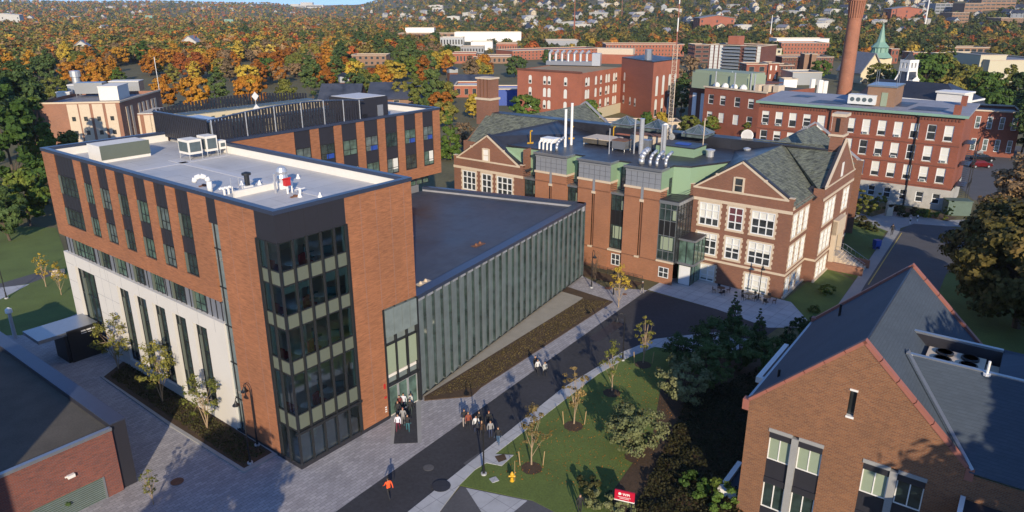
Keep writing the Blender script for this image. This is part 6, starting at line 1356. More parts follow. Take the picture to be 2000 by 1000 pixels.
# grey-roofed halls and turrets in the middle distance
def cupola_house(px, pyb, pyt, wpx, lab, roof='roof_grey'):
    c = G(px, pyb); s0 = math.hypot(*c) / FPX; h = ZAT(px, pyt, *c); w = wpx * s0
    t = thing('cupola_tower', lab, 'tower', (*c, 0), .4); g = MB(); g.box(-w, w, -w, w, 0, h * .62); g.build('shaft', 'rust', t); g = MB(); g.box(-w * 1.05, w * 1.05, -w * 1.05, w * 1.05, h * .62, h * .86); g.build('louvred_lantern', 'house_grey', t); g = MB(); g.cyl((0, 0, h * .86), (0, 0, h), w * 1.7, w * .4, 4); g.build('cap', 'dark_frame', t)
cupola_house(674, 190, 142, 8, 'rust-red turret with pale lantern and dark cap among the grey roofs'); cupola_house(884, 160, 130, 8, 'dark turret with pale lantern above the grey hall at centre')
def gable_roofed(nm, lab, pxl, pxr, pyb, pyt, depth, wall, roof, slope=0, rise=5, z=0):
    A = G(pxl, pyb, z); B = G(pxr, pyb + slope, z); L, az = frame_of(A, B); T = ZAT((pxl + pxr) / 2, pyt, (A[0] + B[0]) / 2, (A[1] + B[1]) / 2) - z
    BL.append((A, B, depth)); t = thing(nm, lab, 'building', (*A, z), az); e = max(1.5, T - rise)
    g = MB(); g.wall((0, 0), (L, 0), -1, e); g.wall((L, 0), (L, depth), -1, e); g.wall((0, depth), (0, 0), -1, e); g.poly([(L, 0, e), (L, depth, e), (L, depth / 2, T)], 0); g.poly([(0, depth, e), (0, 0, e), (0, depth / 2, T)], 0); g.build('wall', wall, t)
    g = MB(); g.slab([(-.5, -.6, e - .3), (L + .5, -.6, e - .3), (L + .5, depth / 2, T + .1), (-.5, depth / 2, T + .1)], .25); g.slab([(-.5, depth / 2, T + .1), (L + .5, depth / 2, T + .1), (L + .5, depth + .6, e - .3), (-.5, depth + .6, e - .3)], .25); g.build('roof', roof, t)
    n = max(2, int(L / 6))
    for i in range(n): window(t, (0, 0), (L, 0), (L * (i + .35) / n, L * (i + .65) / n, e * .35, e * .75), -.03, 1, (), 'limestone', 'glass_old', .1, .04)
gable_roofed('grey_roofed_hall', 'long hall with grey roof and small white vents behind the dark cladding wing', 718, 832, 205, 166, 22, 'tan_brick', 'roof_dark'); gable_roofed('grey_roofed_hall', 'dark grey gabled hall with white bargeboards left of the rust-red turret', 622, 700, 205, 168, 18, 'dark_brick', 'roof_dark', rise=7)
gable_roofed('grey_roofed_hall', 'grey hipped hall below the dark turret at centre', 878, 962, 182, 150, 22, 'orange_brick', 'roof_dark'); sb('brick_annex', 'low orange brick annex with white vents beside the yellow trees', 'building', 888, 950, 190, 168, 18, 'orange_brick', 'roof_white', rows=1, cols=4, parts=False)
sb('blue_walled_building', 'low building with white roof and bright blue wall left of the arched hall', 'building', 968, 1016, 206, 175, 14, 'blue', 'roof_white'); sb('small_brick_house', 'small brick house with dormers among orange trees', 'building', 688, 755, 128, 108, 16, 'tan_brick', 'roof_dark', rows=2, cols=6, parts=False)
sb('low_grey_store', 'low grey roofed store behind the black roof ridge', 'building', 1395, 1440, 262, 240, 10, 'limestone', 'roof_grey'); sb('low_grey_store', 'long low grey roof at the foot of the arched hall', 'building', 1186, 1330, 252, 240, 8, 'limestone', 'roof_grey')
# ================================================================ TREES
def quads_mesh(name, C_, Nn, size, mat_idx=None, mats=('leaf_green',), jitter=.5, rs=None, tri=False):
    """many small leaf faces; C_ centres (n,3), Nn preferred normals (n,3), size (n,)"""
    n = len(C_); rs = rs or np.random.RandomState(1)
    N_ = Nn + rs.normal(0, jitter, (n, 3)); N_ /= np.linalg.norm(N_, axis=1)[:, None] + 1e-9
    r = rs.normal(0, 1, (n, 3)); U_ = np.cross(N_, r); U_ /= np.linalg.norm(U_, axis=1)[:, None] + 1e-9; V_ = np.cross(N_, U_)
    s = size[:, None]; asp = rs.uniform(.55, 1.0, (n, 1))
    k = [C_ - U_ * s, C_ - V_ * s * asp, C_ + U_ * s, C_ + V_ * s * asp]
    if tri: k = [C_ - U_ * s - V_ * s * .6 * asp, C_ + U_ * s - V_ * s * .6 * asp, C_ + V_ * s * asp]
    m = len(k); P = np.stack(k, 1).reshape(-1, 3)
    me = bpy.data.meshes.new(name); me.vertices.add(n * m); me.vertices.foreach_set('co', P.ravel().astype(np.float32))
    me.loops.add(n * m); me.loops.foreach_set('vertex_index', np.arange(n * m, dtype=np.int32)); me.polygons.add(n)
    me.polygons.foreach_set('loop_start', np.arange(0, n * m, m, dtype=np.int32)); me.polygons.foreach_set('loop_total', np.full(n, m, dtype=np.int32))
    for mm in mats: me.materials.append(M[mm])
    if mat_idx is not None: me.polygons.foreach_set('material_index', mat_idx.astype(np.int32))
    me.update(); me.validate(); return me
def crown_pts(kind, w, h, z0, n, nclump, rs):
    """leaf centres gathered in clumps through an uneven crown volume"""
    cl = []; rad = []
    while len(cl) < nclump:
        p = rs.uniform(-1, 1, 3)
        if kind == 'cone': 
            zz = (p[2] + 1) / 2; r = math.hypot(p[0], p[1]); lim = (1 - zz) ** .8 * (.85 + .15 * math.sin(zz * 40))
            if r > lim or r < lim * .45: continue
            cl.append((p[0] * w / 2, p[1] * w / 2, z0 + zz * h)); rad.append(w * .10 * (1.25 - zz * .8))
        elif kind == 'oval':
            r = np.linalg.norm(p)
            if r > 1 or r < .38: continue
            q = (1 - .35 * max(p[2], 0)); cl.append((p[0] * w / 2 * q, p[1] * w / 2 * q, z0 + (p[2] + 1) / 2 * h)); rad.append(w * rs.uniform(.07, .15))
        elif kind == 'wide':
            r = np.linalg.norm(p * (1, 1, 1.15))
            if r > 1 or r < .5 or p[2] < -.7: continue
            cl.append((p[0] * w / 2, p[1] * w / 2, z0 + (p[2] + .7) / 1.6 * h)); rad.append(w * rs.uniform(.06, .12))
        else:
            r = math.hypot(p[0], p[1])
            if r > .9 or r < .2: continue
            cl.append((p[0] * w / 2, p[1] * w / 2, z0 + (p[2] + 1) / 2 * h)); rad.append(w * rs.uniform(.1, .2))
    cl = np.array(cl); rad = np.array(rad); i = rs.randint(0, nclump, n); d = rs.normal(0, 1, (n, 3)); d /= np.linalg.norm(d, axis=1)[:, None]
    rr = rs.uniform(.2, 1, n) ** .5; fl = np.array([1, 1, .62]) if kind != 'col' else np.array([1, 1, 1.2])
    C_ = cl[i] + d * (rad[i] * rr)[:, None] * fl; cen = np.array([0, 0, z0 + h * .45]); out = C_ - cen; out /= np.linalg.norm(out, axis=1)[:, None] + 1e-6
    return C_, d * .7 + out * .6 + np.array([0, 0, .35]), cl
def trunk_mesh(name, h, r, z0, cl, mat, rs, nb=7, lean=0):
    g = MB(); p = Vector((0, 0, -.1)); segs = 4; pts = [p]
    for k in range(segs): p = p + Vector((rs.normal(0, r * .5), rs.normal(0, r * .5), (h + .1) / segs)); pts.append(p)
    for k in range(segs): g.cyl(pts[k], pts[k + 1], r * (1 - k * .18), r * (1 - (k + 1) * .18), 7, 0)
    for k in range(nb):
        t = cl[rs.randint(len(cl))]; s = pts[1 + rs.randint(segs)]; s = pts[segs] if s.z > t[2] else s; mid = s.lerp(Vector(t), .5) + Vector((0, 0, rs.uniform(-.1, .3)))
        g.cyl(s, mid, r * .42, r * .25, 5, 0, False); g.cyl(mid, Vector(t), r * .25, r * .07, 5, 0, False)
    return g.mesh(name, [mat])
TC = {}
def tree_kind(key, kind, w, h, z0, n, ncl, leaf, lm, bark='bark', seed=1, r=.2, nb=8):
    if key in TC: return TC[key]
    rs = np.random.RandomState(seed); C_, N_, cl = crown_pts(kind, w, h, z0, n, ncl, rs)
    me = quads_mesh('crown', C_, N_, rs.uniform(leaf * .6, leaf * 1.3, n), None, (lm,), .45, rs)
    tm = trunk_mesh('trunk', z0 + h * (.75 if kind == 'cone' else .35), r, z0, cl, bark, rs, nb); TC[key] = (me, tm); return TC[key]
def tree(key, name, lab, cat, x, y, z, group=None, sc=1.0, rz=0.0, mat=None):
    me, tm = TC[key]; t = thing(name, lab, cat, (x, y, z), rz, group); t.scale = (sc, sc, sc) if not isinstance(sc, tuple) else sc
    c = link('crown', me, t); link('trunk', tm, t)
    if mat: c.material_slots[0].link = 'OBJECT'; c.material_slots[0].material = M[mat]
    return t
foliage('leaf_cover', [(.25, (.022, .024, .010)), (.5, (.036, .034, .014)), (.8, (.055, .044, .02))], .2, .5)
# near trees --------------------------------------------------------------
rs0 = np.random.RandomState(3)
tree_kind('young', 'oval', 2.9, 4.0, 1.7, 900, 34, .085, 'leaf_young', 'bark_pale', 11, .08, 16); tree_kind('young2', 'oval', 2.6, 4.2, 1.9, 850, 30, .085, 'leaf_young', 'bark_pale', 12, .08, 16)
YT = (((1038, 908), 'young', 1.0, 'leaf_young', 'bare-topped young staked tree nearest the yellow hydrant'), ((1121, 828), 'young2', 1.0, 'leaf_young', 'young staked tree between the hydrant tree and the bushy one, pale trunk'), ((1195, 764), 'young', .95, 'leaf_olive', 'young tree with golden lower leaves beside the kerb walk'), ((1256, 709), 'young2', .95, 'leaf_olive', 'greener young tree at the tip of the lawn'))
for (px, py), k, sc, mt_, lab in YT:
    c = G(px, py); o = tree(k, 'young_tree', lab, 'tree', *c, .05, 'young staked trees on the lawn', sc, px * .1, mt_)
    for s in (-1, 1):
        if px == 1195: continue
        g = MB(); g.cyl((0, 0, 0), (s * .12, 0, 1.35), .04, n=5); q = g.build('tree_stake', 'stake', None, label='leaning wooden stake %s of the young tree %s' % (('left', 'right')[s > 0], {1038: 'nearest the hydrant', 1121: 'in the middle of the row', 1256: 'at the lawn tip'}[px]), cat='stake', group='wooden stakes beside the young trees'); q.location = (c[0] + s * .95, c[1] - .1, .03)
tree_kind('crab', 'wide', 4.8, 3.6, .9, 5200, 90, .11, 'leaf_grey', 'bark', 21, .14, 14); tree_kind('crab2', 'wide', 4.6, 3.8, .9, 4800, 80, .11, 'leaf_grey', 'bark', 22, .14, 14)
tree('crab', 'bushy_tree', 'round bushy grey-green tree in the middle of the lawn', 'tree', *G(1240, 888), .03, None, 1.05); tree('crab2', 'bushy_tree', 'round bushy grey-green tree right of the lawn tip', 'tree', *G(1332, 790), .03, None, 1.12, 1.0)
tree_kind('fir', 'cone', 2.6, 5.0, .3, 5000, 150, .085, 'leaf_dark', 'bark', 31, .12, 6); tree_kind('fir2', 'cone', 3.2, 4.6, .3, 5200, 150, .09, 'leaf_dark', 'bark', 32, .12, 6)
tree_kind('dk', 'oval', 4.6, 5.0, .5, 5200, 80, .12, 'leaf_dark', 'bark', 33, .14, 10)
FT = (((1430, 655), 'fir', 1.08, 'slim dark fir with the highest tip, left of the terrace lamp'), ((1478, 680), 'fir', .95, 'dark fir directly below the terrace lamp'), ((1535, 690), 'fir2', .85, 'broad dark fir near the slate roof'), ((1580, 672), 'dk', .62, 'dark evergreen touching the slate roof edge'), ((1385, 705), 'dk', .95, 'wide dark evergreen left of the firs'), ((1440, 725), 'dk', .95, 'dark evergreen with bare stems in front of the firs'), ((1500, 735), 'dk', .8, 'dark evergreen nearest the brick side box'), ((1325, 722), 'dk', .75, 'dark evergreen at the white walkway end'), ((1380, 760), 'dk', .95, 'dark evergreen behind the second bushy tree'))
for (px, py), k, sc, lab in FT: tree(k, 'evergreen_tree', lab, 'tree', *G(px, py), .03, 'dark evergreens beside the slate roof', sc, px * .13)
tree_kind('multi', 'oval', 4.2, 5.2, 1.6, 1900, 46, .10, 'leaf_olive', 'bark_pale', 41, .07, 18); tree_kind('multi2', 'oval', 3.6, 4.4, 1.5, 1100, 40, .09, 'leaf_olive', 'bark_pale', 42, .06, 20)
for (px, py), k, sc, lab in (((232, 722), 'multi', .92, 'light green birch-like tree farthest along the white base'), ((318, 786), 'multi', .98, 'light green multi-stemmed tree in the middle of the white base bed'), ((405, 838), 'multi2', .98, 'sparse airy tree nearest the brick corner in the long bed')):
    t = tree(k, 'light_tree', lab, 'tree', *G(px, py), .15, 'light trees in the bed by the white base', sc, px * .2)
    for a in (.5, 2.6, 4.4): g = MB(); g.cyl((0, 0, 0), (.55 * math.cos(a), .55 * math.sin(a), 3.0), .05, .03, 6); g.build('stem', 'bark_pale', t)
for (px, py), k, sc, lab, mt_ in (((90, 560), 'young2', .85, 'golden young tree on the left lawn, left of two', 'leaf_yellow'), ((120, 576), 'young', .8, 'golden young tree on the left lawn, nearer the white base', 'leaf_yellow'), ((1208, 600), 'young', 1.0, 'yellow-green young tree by the pier wall', 'leaf_yellow'), ((300, 985), 'young2', .55, 'small olive shrub tree in the corner bed', 'leaf_olive')):
    tree(k, 'young_tree', lab, 'tree', *G(px, py), .02, None, sc, px * .3, mt_)
tree_kind('bare', 'oval', 2.6, 3.4, 1.2, 260, 60, .05, 'leaf_bare', 'bark', 51, .06, 40); tree('bare', 'bare_tree', 'small leafless tree before the brick piers', 'tree', *G(1162, 550), 0, None, 1.0)
# big oak mass at the right
tree_kind('oak', 'wide', 15, 13, 2.5, 26000, 240, .30, 'leaf_oak', 'bark', 61, .5, 26); tree_kind('oak2', 'oval', 12, 12, 3, 17000, 170, .28, 'leaf_oak', 'bark', 62, .4, 22)
tree('oak', 'oak_tree', 'huge russet-green oak filling the right edge', 'tree', *G(1985, 640), 0, None, 1.0, .3); tree('oak2', 'oak_tree', 'large olive oak leaning over the side road in front of the russet one', 'tree', *G(1925, 605), 0, None, .95, 1.1); tree('oak2', 'oak_tree', 'thin-leaved russet oak behind the two larger ones at the right edge', 'tree', *G(1990, 520), 0, None, 1.1, 2.1, 'leaf_bare')
tree('oak2', 'oak_tree', 'dark oak at the far right edge beside the shaded brick house', 'tree', *G(2040, 320), 0, None, 1.35, 4, 'leaf_dark')
# trees outside the picture, behind and beside the camera: their shade lies on the lawn, the pavers and the slate roof
for i, (x, y, sc, k) in enumerate(((-19, 18, .95, 'oak2'), (39, 12, 1.75, 'oak2'), (52, 16, 1.8, 'oak'), (66, 22, 1.8, 'oak'))):
    tree(k, 'shade_tree', 'tall tree outside the picture that shades the %s' % ('pavers by the glass corner', 'slate cross roof', 'slate wing farther right', 'right lawn')[i], 'tree', x, y, 0, None, sc, i)
# shrubs
def shrub(nm, lab, px, py, w, h, mt_, n=900, z=.03, grp=None, seed=1):
    rs = np.random.RandomState(seed); C_, N_, cl = crown_pts('wide', w, h, .05, n, 24, rs); me = quads_mesh(nm, C_, N_, rs.uniform(.05, .13, n) * (1 + w * .05), None, (mt_,), .45, rs)
    return link(nm, me, None, (*G(px, py), z), px * .1, lab, 'shrub', grp)
SH = [(1170, 985, 2.6, 1.2, 'leaf_grey', 'pale green bush left of the red sign'), (1215, 1000, 2.4, 1.1, 'leaf_grey', 'pale bush directly under the red sign'), (1148, 960, 2.0, 1.2, 'leaf_shrub', 'dark bush at the lawn edge left of the sign'), (1350, 960, 3.2, 1.6, 'leaf_green', 'bright green bush near the low side box'), (1400, 985, 3.2, 1.8, 'leaf_green', 'green bush at the foot of the gabled brick wall'), (1600, 1000, 2.4, 3.2, 'leaf_green', 'tall green bush in front of the concrete pier'), (1560, 640, 2.2, 1.3, 'leaf_dark', 'dark bush beyond the slate roof'), (1615, 575, 2.4, 1.2, 'leaf_green', 'green bush by the hall steps'), (1590, 610, 1.6, .9, 'leaf_olive', 'small olive bush on the side lawn'), (60, 985, 2.0, 3.0, 'leaf_shrub', 'dark bush before the low brick wall, left'), (120, 1000, 2.2, 2.2, 'leaf_dark', 'dark bush before the low brick wall, right'), (1690, 420, 4.4, 3.6, 'leaf_olive', 'tall olive bush before the granite base'), (1668, 405, 4.2, 4, 'leaf_olive', 'olive bush by the corner of the old hall'), (1715, 412, 3.6, 3.4, 'leaf_olive', 'olive bush nearest the stone marker'), (1770, 420, 5, 1.6, 'leaf_shrub', 'low brown hedge under the granite base windows'), (1810, 424, 4, 1.5, 'leaf_green', 'low green hedge left of the yellow bollard'), (1675, 440, 4.0, 1.6, 'leaf_shrub', 'dark bush on the shaded side lawn'), (1700, 450, 3.0, 1.4, 'leaf_shrub', 'dark bush nearer the pavement'), (1848, 432, 1.7, 5.2, 'leaf_green', 'upright green cypress at the corner of the granite base')]
for i, (px, py, w, h, mt_, lab) in enumerate(SH): shrub('bush', lab, px, py, w, h, mt_, int(500 + 260 * w * h), seed=70 + i)
rs = np.random.RandomState(8); P = np.array([G(*q) for q in ((1340, 790), (1500, 720), (1450, 1040), (1225, 1030))])
n = 16000; a, b = rs.uniform(0, 1, (2, n)); XY = (P[0] * ((1 - a) * (1 - b))[:, None] + P[1] * (a * (1 - b))[:, None] + P[2] * (a * b)[:, None] + P[3] * ((1 - a) * b)[:, None])
hh = .35 + .3 * np.sin(XY[:, 0] * 1.3) * np.cos(XY[:, 1] * 1.7) + rs.uniform(-.2, .2, n)
link('ground_cover', quads_mesh('ground_cover', np.column_stack([XY, hh]), np.tile([0, 0, 1.], (n, 1)), rs.uniform(.07, .14, n), None, ('leaf_cover',), .7, rs), kind='stuff')
# low plants in mulch beds
def tufts(name, quad, n, mt_, h=.15, s=(.05, .11), seed=1, z=.13):
    rs = np.random.RandomState(seed); P = np.array([G(*q) for q in quad]); a, b = rs.uniform(0, 1, (2, n)); XY = (P[0] * ((1 - a) * (1 - b))[:, None] + P[1] * (a * (1 - b))[:, None] + P[2] * (a * b)[:, None] + P[3] * ((1 - a) * b)[:, None])
    link(name, quads_mesh(name, np.column_stack([XY, z + rs.uniform(0, h, n)]), np.tile([0, 0, .5], (n, 1)), rs.uniform(*s, n), None, (mt_,), .9, rs), kind='stuff')
tufts('bed_plants', ((215, 738), (250, 712), (520, 885), (475, 912)), 5000, 'leaf_shrub', seed=3); tufts('bed_plants', ((835, 778), (1137, 586), (1190, 590), (935, 758)), 6500, 'leaf_bed', .10, (.03, .07), 4, .11)
tufts('fallen_leaves', ((930, 925), (1230, 710), (1400, 790), (1180, 960)), 1500, 'leaf_orange', .02, (.035, .06), 5, .045)
# ================================================================ WOODS, TOWN AND HILLS
def onsite(px, py):
    """where the sight line meets the rolling terrain"""
    d = 100.0; p = None
    while d < 9000:
        x, y, z = AT(px, py, d)
        if z <= HZ(x, y): return x, y
        d *= 1.012
    return x, y
def in_building(x, y, m=6):
    for A, B, dp in BL:
        dx, dy = B[0] - A[0], B[1] - A[1]; L = math.hypot(dx, dy); u = ((x - A[0]) * dx + (y - A[1]) * dy) / L; v = (-(x - A[0]) * dy + (y - A[1]) * dx) / L
        if -m < u < L + m and -m - 6 < v < dp + m: return True
    return False
def hides(x, y, h):
    """would a tree of height h here stand in front of one of the recorded town buildings?"""
    px, py = PX(x, y, HZ(x, y)); _, pt = PX(x, y, HZ(x, y) + h); d = math.hypot(x, y)
    for A, B, dp in BL:
        a = PX(*A, HZ(*A)); b = PX(*B, HZ(*B)); dd = math.hypot(*A)
        if d < dd and min(a[0], b[0]) - 3 < px < max(a[0], b[0]) + 3 and pt < (a[1] + b[1]) / 2 - 4: return True
    return False
tree_kind('m1', 'oval', 9, 9.5, 2.0, 3600, 70, .42, 'leaf_orange', 'bark', 101, .3, 8); tree_kind('m2', 'wide', 10.5, 9, 2.2, 3800, 80, .44, 'leaf_orange', 'bark', 102, .3, 8); tree_kind('m3', 'oval', 8, 11, 2, 3400, 60, .42, 'leaf_orange', 'bark', 103, .28, 8)
tree_kind('p1', 'cone', 8, 17, 1.5, 4200, 120, .40, 'leaf_dark', 'bark', 104, .3, 6); tree_kind('p2', 'oval', 9, 15, 3, 3800, 70, .42, 'leaf_dark', 'bark', 105, .3, 6); tree_kind('b1', 'oval', 9, 9, 2, 1500, 70, .3, 'leaf_bare', 'bark', 106, .3, 30)
KN = {'leaf_orange': 'orange', 'leaf_red': 'red', 'leaf_yellow': 'yellow', 'leaf_olive': 'olive', 'leaf_green': 'green', 'leaf_dark': 'dark green', 'leaf_bare': 'thin brown'}
def wtree(k, px, py, sc, mt_, lab=None, grp=None, z=0):
    x, y = G(px, py) if py > 60 else onsite(px, py)
    lab = lab or '%s tree' % KN[mt_]
    return tree(k, 'pine_tree' if k in ('p1', 'p2') else 'broadleaf_tree', lab, 'tree', x, y, HZ(x, y) - .2 + z, grp, sc, px * .37, mt_)
KEY = [('p2', 30, 375, 1.35, 'leaf_green', 'huge green pine at the left edge above the shaded lawn'), ('p1', 95, 350, 1.15, 'leaf_green', 'tall layered pine left of the striped brick building'), ('p2', -25, 330, 1.4, 'leaf_dark', 'dark pine cut by the left edge'), ('p2', 62, 300, 1.3, 'leaf_dark', 'tall dark pine behind the left edge pine'),
       ('m3', 20, 470, .8, 'leaf_dark', 'dark round tree at the left edge by the shaded lawn'), ('m1', 60, 440, .9, 'leaf_green', 'green tree right beside the far white base corner'), ('m2', 105, 400, .85, 'leaf_green', 'green tree in front of the striped building wall'), ('m1', 145, 330, .8, 'leaf_olive', 'yellow-green tree before the striped wall'), ('m2', 10, 430, .62, 'leaf_bare', 'orange-brown tree low at the left edge'), ('m1', 70, 420, .4, 'leaf_yellow', 'small yellow tree in the dark beside the brick corner'),
       ('m2', 385, 214, 1.15, 'leaf_orange', 'broad golden orange maple behind the louvred screen'), ('m3', 330, 214, 1.0, 'leaf_orange', 'rust-orange maple right of the striped building'), ('p2', 430, 212, .85, 'leaf_dark', 'dark tree between the golden and orange maples'), ('m2', 492, 208, 1.15, 'leaf_orange', 'orange tree left of the big dark evergreen'), ('p2', 612, 196, 1.0, 'leaf_dark', 'wide dark evergreen behind the cladding wing'), ('m1', 560, 206, .9, 'leaf_olive', 'olive tree before the dark evergreen'), ('m1', 725, 180, .95, 'leaf_red', 'red-orange maple right of the rust-red turret'), ('m2', 785, 200, .8, 'leaf_olive', 'olive tree behind the stair penthouse'), ('p1', 848, 212, 1.35, 'leaf_dark', 'tall narrow spruce rising behind the cladding wing'), ('p1', 880, 312, .78, 'leaf_green', 'pale green fir beside the end of the brick wing'), ('m3', 815, 210, .95, 'leaf_olive', 'brown-green tree left of the spruce'), ('b1', 905, 290, .7, 'leaf_bare', 'thin brown tree between fir and old hall'), ('m1', 926, 232, .75, 'leaf_yellow', 'bright yellow tree left of the flue-topped chimney'), ('m2', 870, 250, .8, 'leaf_olive', 'olive tree behind the pale fir'), ('m1', 928, 160, 1.0, 'leaf_yellow', 'pale yellow tree below the brick workshops'), ('m2', 1008, 152, 1.1, 'leaf_dark', 'dark tree left of the arched hall roof'),
       ('m2', 1026, 246, .95, 'leaf_green', 'round dark green tree in front of the arched hall, left'), ('m1', 1150, 252, .8, 'leaf_green', 'green tree behind the slate gable, in front of the arched hall'), ('m1', 1262, 262, .6, 'leaf_green', 'green tree just behind the black roof ridge'), ('m1', 1290, 258, .55, 'leaf_yellow', 'yellow tree at the foot of the tall brick end'), ('m2', 1345, 268, .62, 'leaf_olive', 'yellow-green tree left of the lab block corner'), ('m1', 1385, 272, .6, 'leaf_green', 'green tree under the lab block windows'), ('m1', 1462, 276, .5, 'leaf_olive', 'small olive tree right of the satellite dish'), ('b1', 1342, 185, 1.6, 'leaf_bare', 'wide leafless brown tree right of the arched hall'), ('p2', 1330, 232, .85, 'leaf_dark', 'dark tree in the gap beside the lab block'),
       ('m1', 1068, 128, .9, 'leaf_dark', 'round dark tree before the long brick mill'), ('m2', 1600, 158, 1.0, 'leaf_green', 'green tree right of the grey metal shed'), ('m2', 1715, 172, 1.1, 'leaf_olive', 'olive tree under the church nave'), ('m1', 1745, 185, .9, 'leaf_green', 'green tree left of the white tower'), ('m2', 1800, 188, 1.7, 'leaf_green', 'broad green tree right of the white tower'), ('m1', 1835, 178, 1.5, 'leaf_olive', 'tall olive tree before the tan halls'), ('m2', 1880, 182, 1.2, 'leaf_olive', 'olive tree with orange side before the tan halls'), ('m2', 1935, 240, 1.1, 'leaf_green', 'green tree above the shaded brick house'), ('m1', 1985, 225, 1.3, 'leaf_dark', 'dark tree at the right edge above the brick house'), ('m3', 1965, 195, 1.1, 'leaf_olive', 'olive tree by the tan hall corner'), ('p2', 1995, 300, 1.0, 'leaf_dark', 'dark tree at the right edge beside the parked cars'), ('m1', 1425, 30, 0.001, 'leaf_red', '')]
for k, px, py, sc, mt_, lab in KEY:
    if lab: wtree(k, px, py, sc, mt_, lab)
rw = random.Random(21)
ZN = [  # random woods: name of place, px range, py range, count, colours
    ('in the wood behind the striped brick building', -60, 330, 118, 196, 70, 'oooobnyoOgdbno'),
    ('in the wood at the far left edge', -80, 70, 150, 290, 14, 'ddgd'),
    ('in the wood behind the louvred screen', 330, 640, 112, 176, 66, 'oooobyoOgdnobo'),
    ('in the wood left of the spruce', 640, 850, 100, 160, 34, 'ddgobnod'),
    ('among the grey-roofed halls behind the cladding wing', 630, 1000, 150, 225, 26, 'goydbnog'),
    ('between the spruce and the workshops', 850, 1000, 128, 150, 8, 'oyngb'),
    ('in the wood beyond the evergreens', 450, 860, 78, 100, 38, 'ydOogd'),
    ('on the square before the hospital', 1790, 2040, 74, 96, 26, 'gnyogn'),
    ('in the wood right of the tan halls', 1790, 2060, 150, 215, 12, 'ggnd')]
CL = {'o': 'leaf_orange', 'O': 'leaf_red', 'r': 'leaf_red', 'y': 'leaf_yellow', 'g': 'leaf_green', 'G': 'leaf_green', 'd': 'leaf_dark', 'n': 'leaf_olive', 'b': 'leaf_bare'}
for place, x0, x1, y0, y1, cnt, cols in ZN:
    i = 0; tries = 0
    while i < cnt and tries < 4000:
        tries += 1; px, py = rw.uniform(x0, x1), y0 + (y1 - y0) * rw.random() ** 1.25; x, y = G(px, py)
        if in_building(x, y) or hides(x, y, 9): continue
        mt_ = CL[rw.choice(cols)]; k = rw.choice(('p1', 'p2', 'p2')) if mt_ == 'leaf_dark' and rw.random() < .6 else rw.choice(('m1', 'm2', 'm3')); sc = rw.uniform(.75, 1.2)
        nm = '%s %s %s' % (KN[mt_], 'pine' if k[0] == 'p' else 'tree', place); wtree(k, px, py, (sc, sc, sc * rw.uniform(.85, 1.1)), mt_, nm, nm); i += 1
# far woods: one continuous mass of crowns
m, nt_, b_ = _new('far_leaf'); at_ = nt_.nodes.new("ShaderNodeAttribute"); at_.attribute_name = 'tint'
nt_.links.new(mixc(nt_, 1.0, at_.outputs[0], ramp(nt_, noise(nt_, coords(nt_), .25, 3, .8), [(.35, .6), (.65, 1.15)]), 'MULTIPLY'), b_.inputs['Base Color']); b_.inputs['Roughness'].default_value = .8; b_.inputs['Specular IOR Level'].default_value = .1
def far_woods():
    rs = np.random.RandomState(77); CC, NN, SS, TT = [], [], [], []
    pal = {'g': (.11, .13, .032), 'd': (.062, .085, .032), 'n': (.23, .18, .045), 'o': (.42, .17, .03), 'r': (.34, .09, .025), 'y': (.38, .26, .045), 'b': (.28, .17, .08)}
    keys = list(pal)
    wl = np.array([.20, .14, .24, .15, .04, .10, .13]); wr = np.array([.31, .26, .22, .05, .02, .05, .09]); n = 0
    for t in range(30000):
        px = rs.uniform(-260, 2260); d = math.exp(rs.uniform(math.log(560), math.log(5200)))
        a = math.atan2((px - 1000) / FPX, _c); x, y = d * math.sin(a), d * math.cos(a)
        zone = 300 < d < 900 and px > 860
        if zone and rs.rand() < .55: continue
        if _ridge(px)[1] * 1.15 < d: continue
        h = rs.uniform(7, 13)
        if d < 1500 and (in_building(x, y, 10) or (px > 740 and hides(x, y, h * .8))): continue
        z = HZ(x, y); w = h * rs.uniform(.7, 1.05); q = 92 if d < 1000 else (48 if d < 1700 else (24 if d < 2800 else 14))
        v = rs.normal(0, 1, (q, 3)); v /= np.linalg.norm(v, axis=1)[:, None]; v[:, 2] = np.abs(v[:, 2]) * 1.1 - .15
        r = rs.uniform(.65, 1.05, (q, 1)); CC.append(np.array([x, y, z + h * .42]) + v * r * np.array([w / 2, w / 2, h * .55])); NN.append(v + [0, 0, .2])
        SS.append(rs.uniform(.7, 1.2, q) * w * (.125 if q > 90 else (.17 if q > 40 else (.23 if q > 20 else .32)))); f = min(max((px - 500) / 500, 0), 1); k = rs.choice(7, p=wl * (1 - f) + wr * f); c = np.array(pal[keys[k]]) * rs.uniform(.8, 1.25) * (1 - .22 * f); TT.append(np.tile([*c, 1], (q, 1))); n += 1
    C_ = np.concatenate(CC); me = quads_mesh('distant_woods', C_, np.concatenate(NN), np.concatenate(SS), None, ('far_leaf',), .4, rs)
    at = me.attributes.new('tint', 'FLOAT_COLOR', 'FACE'); at.data.foreach_set('color', np.concatenate(TT).ravel().astype(np.float32)); link('distant_woods', me, kind='stuff')
far_woods()
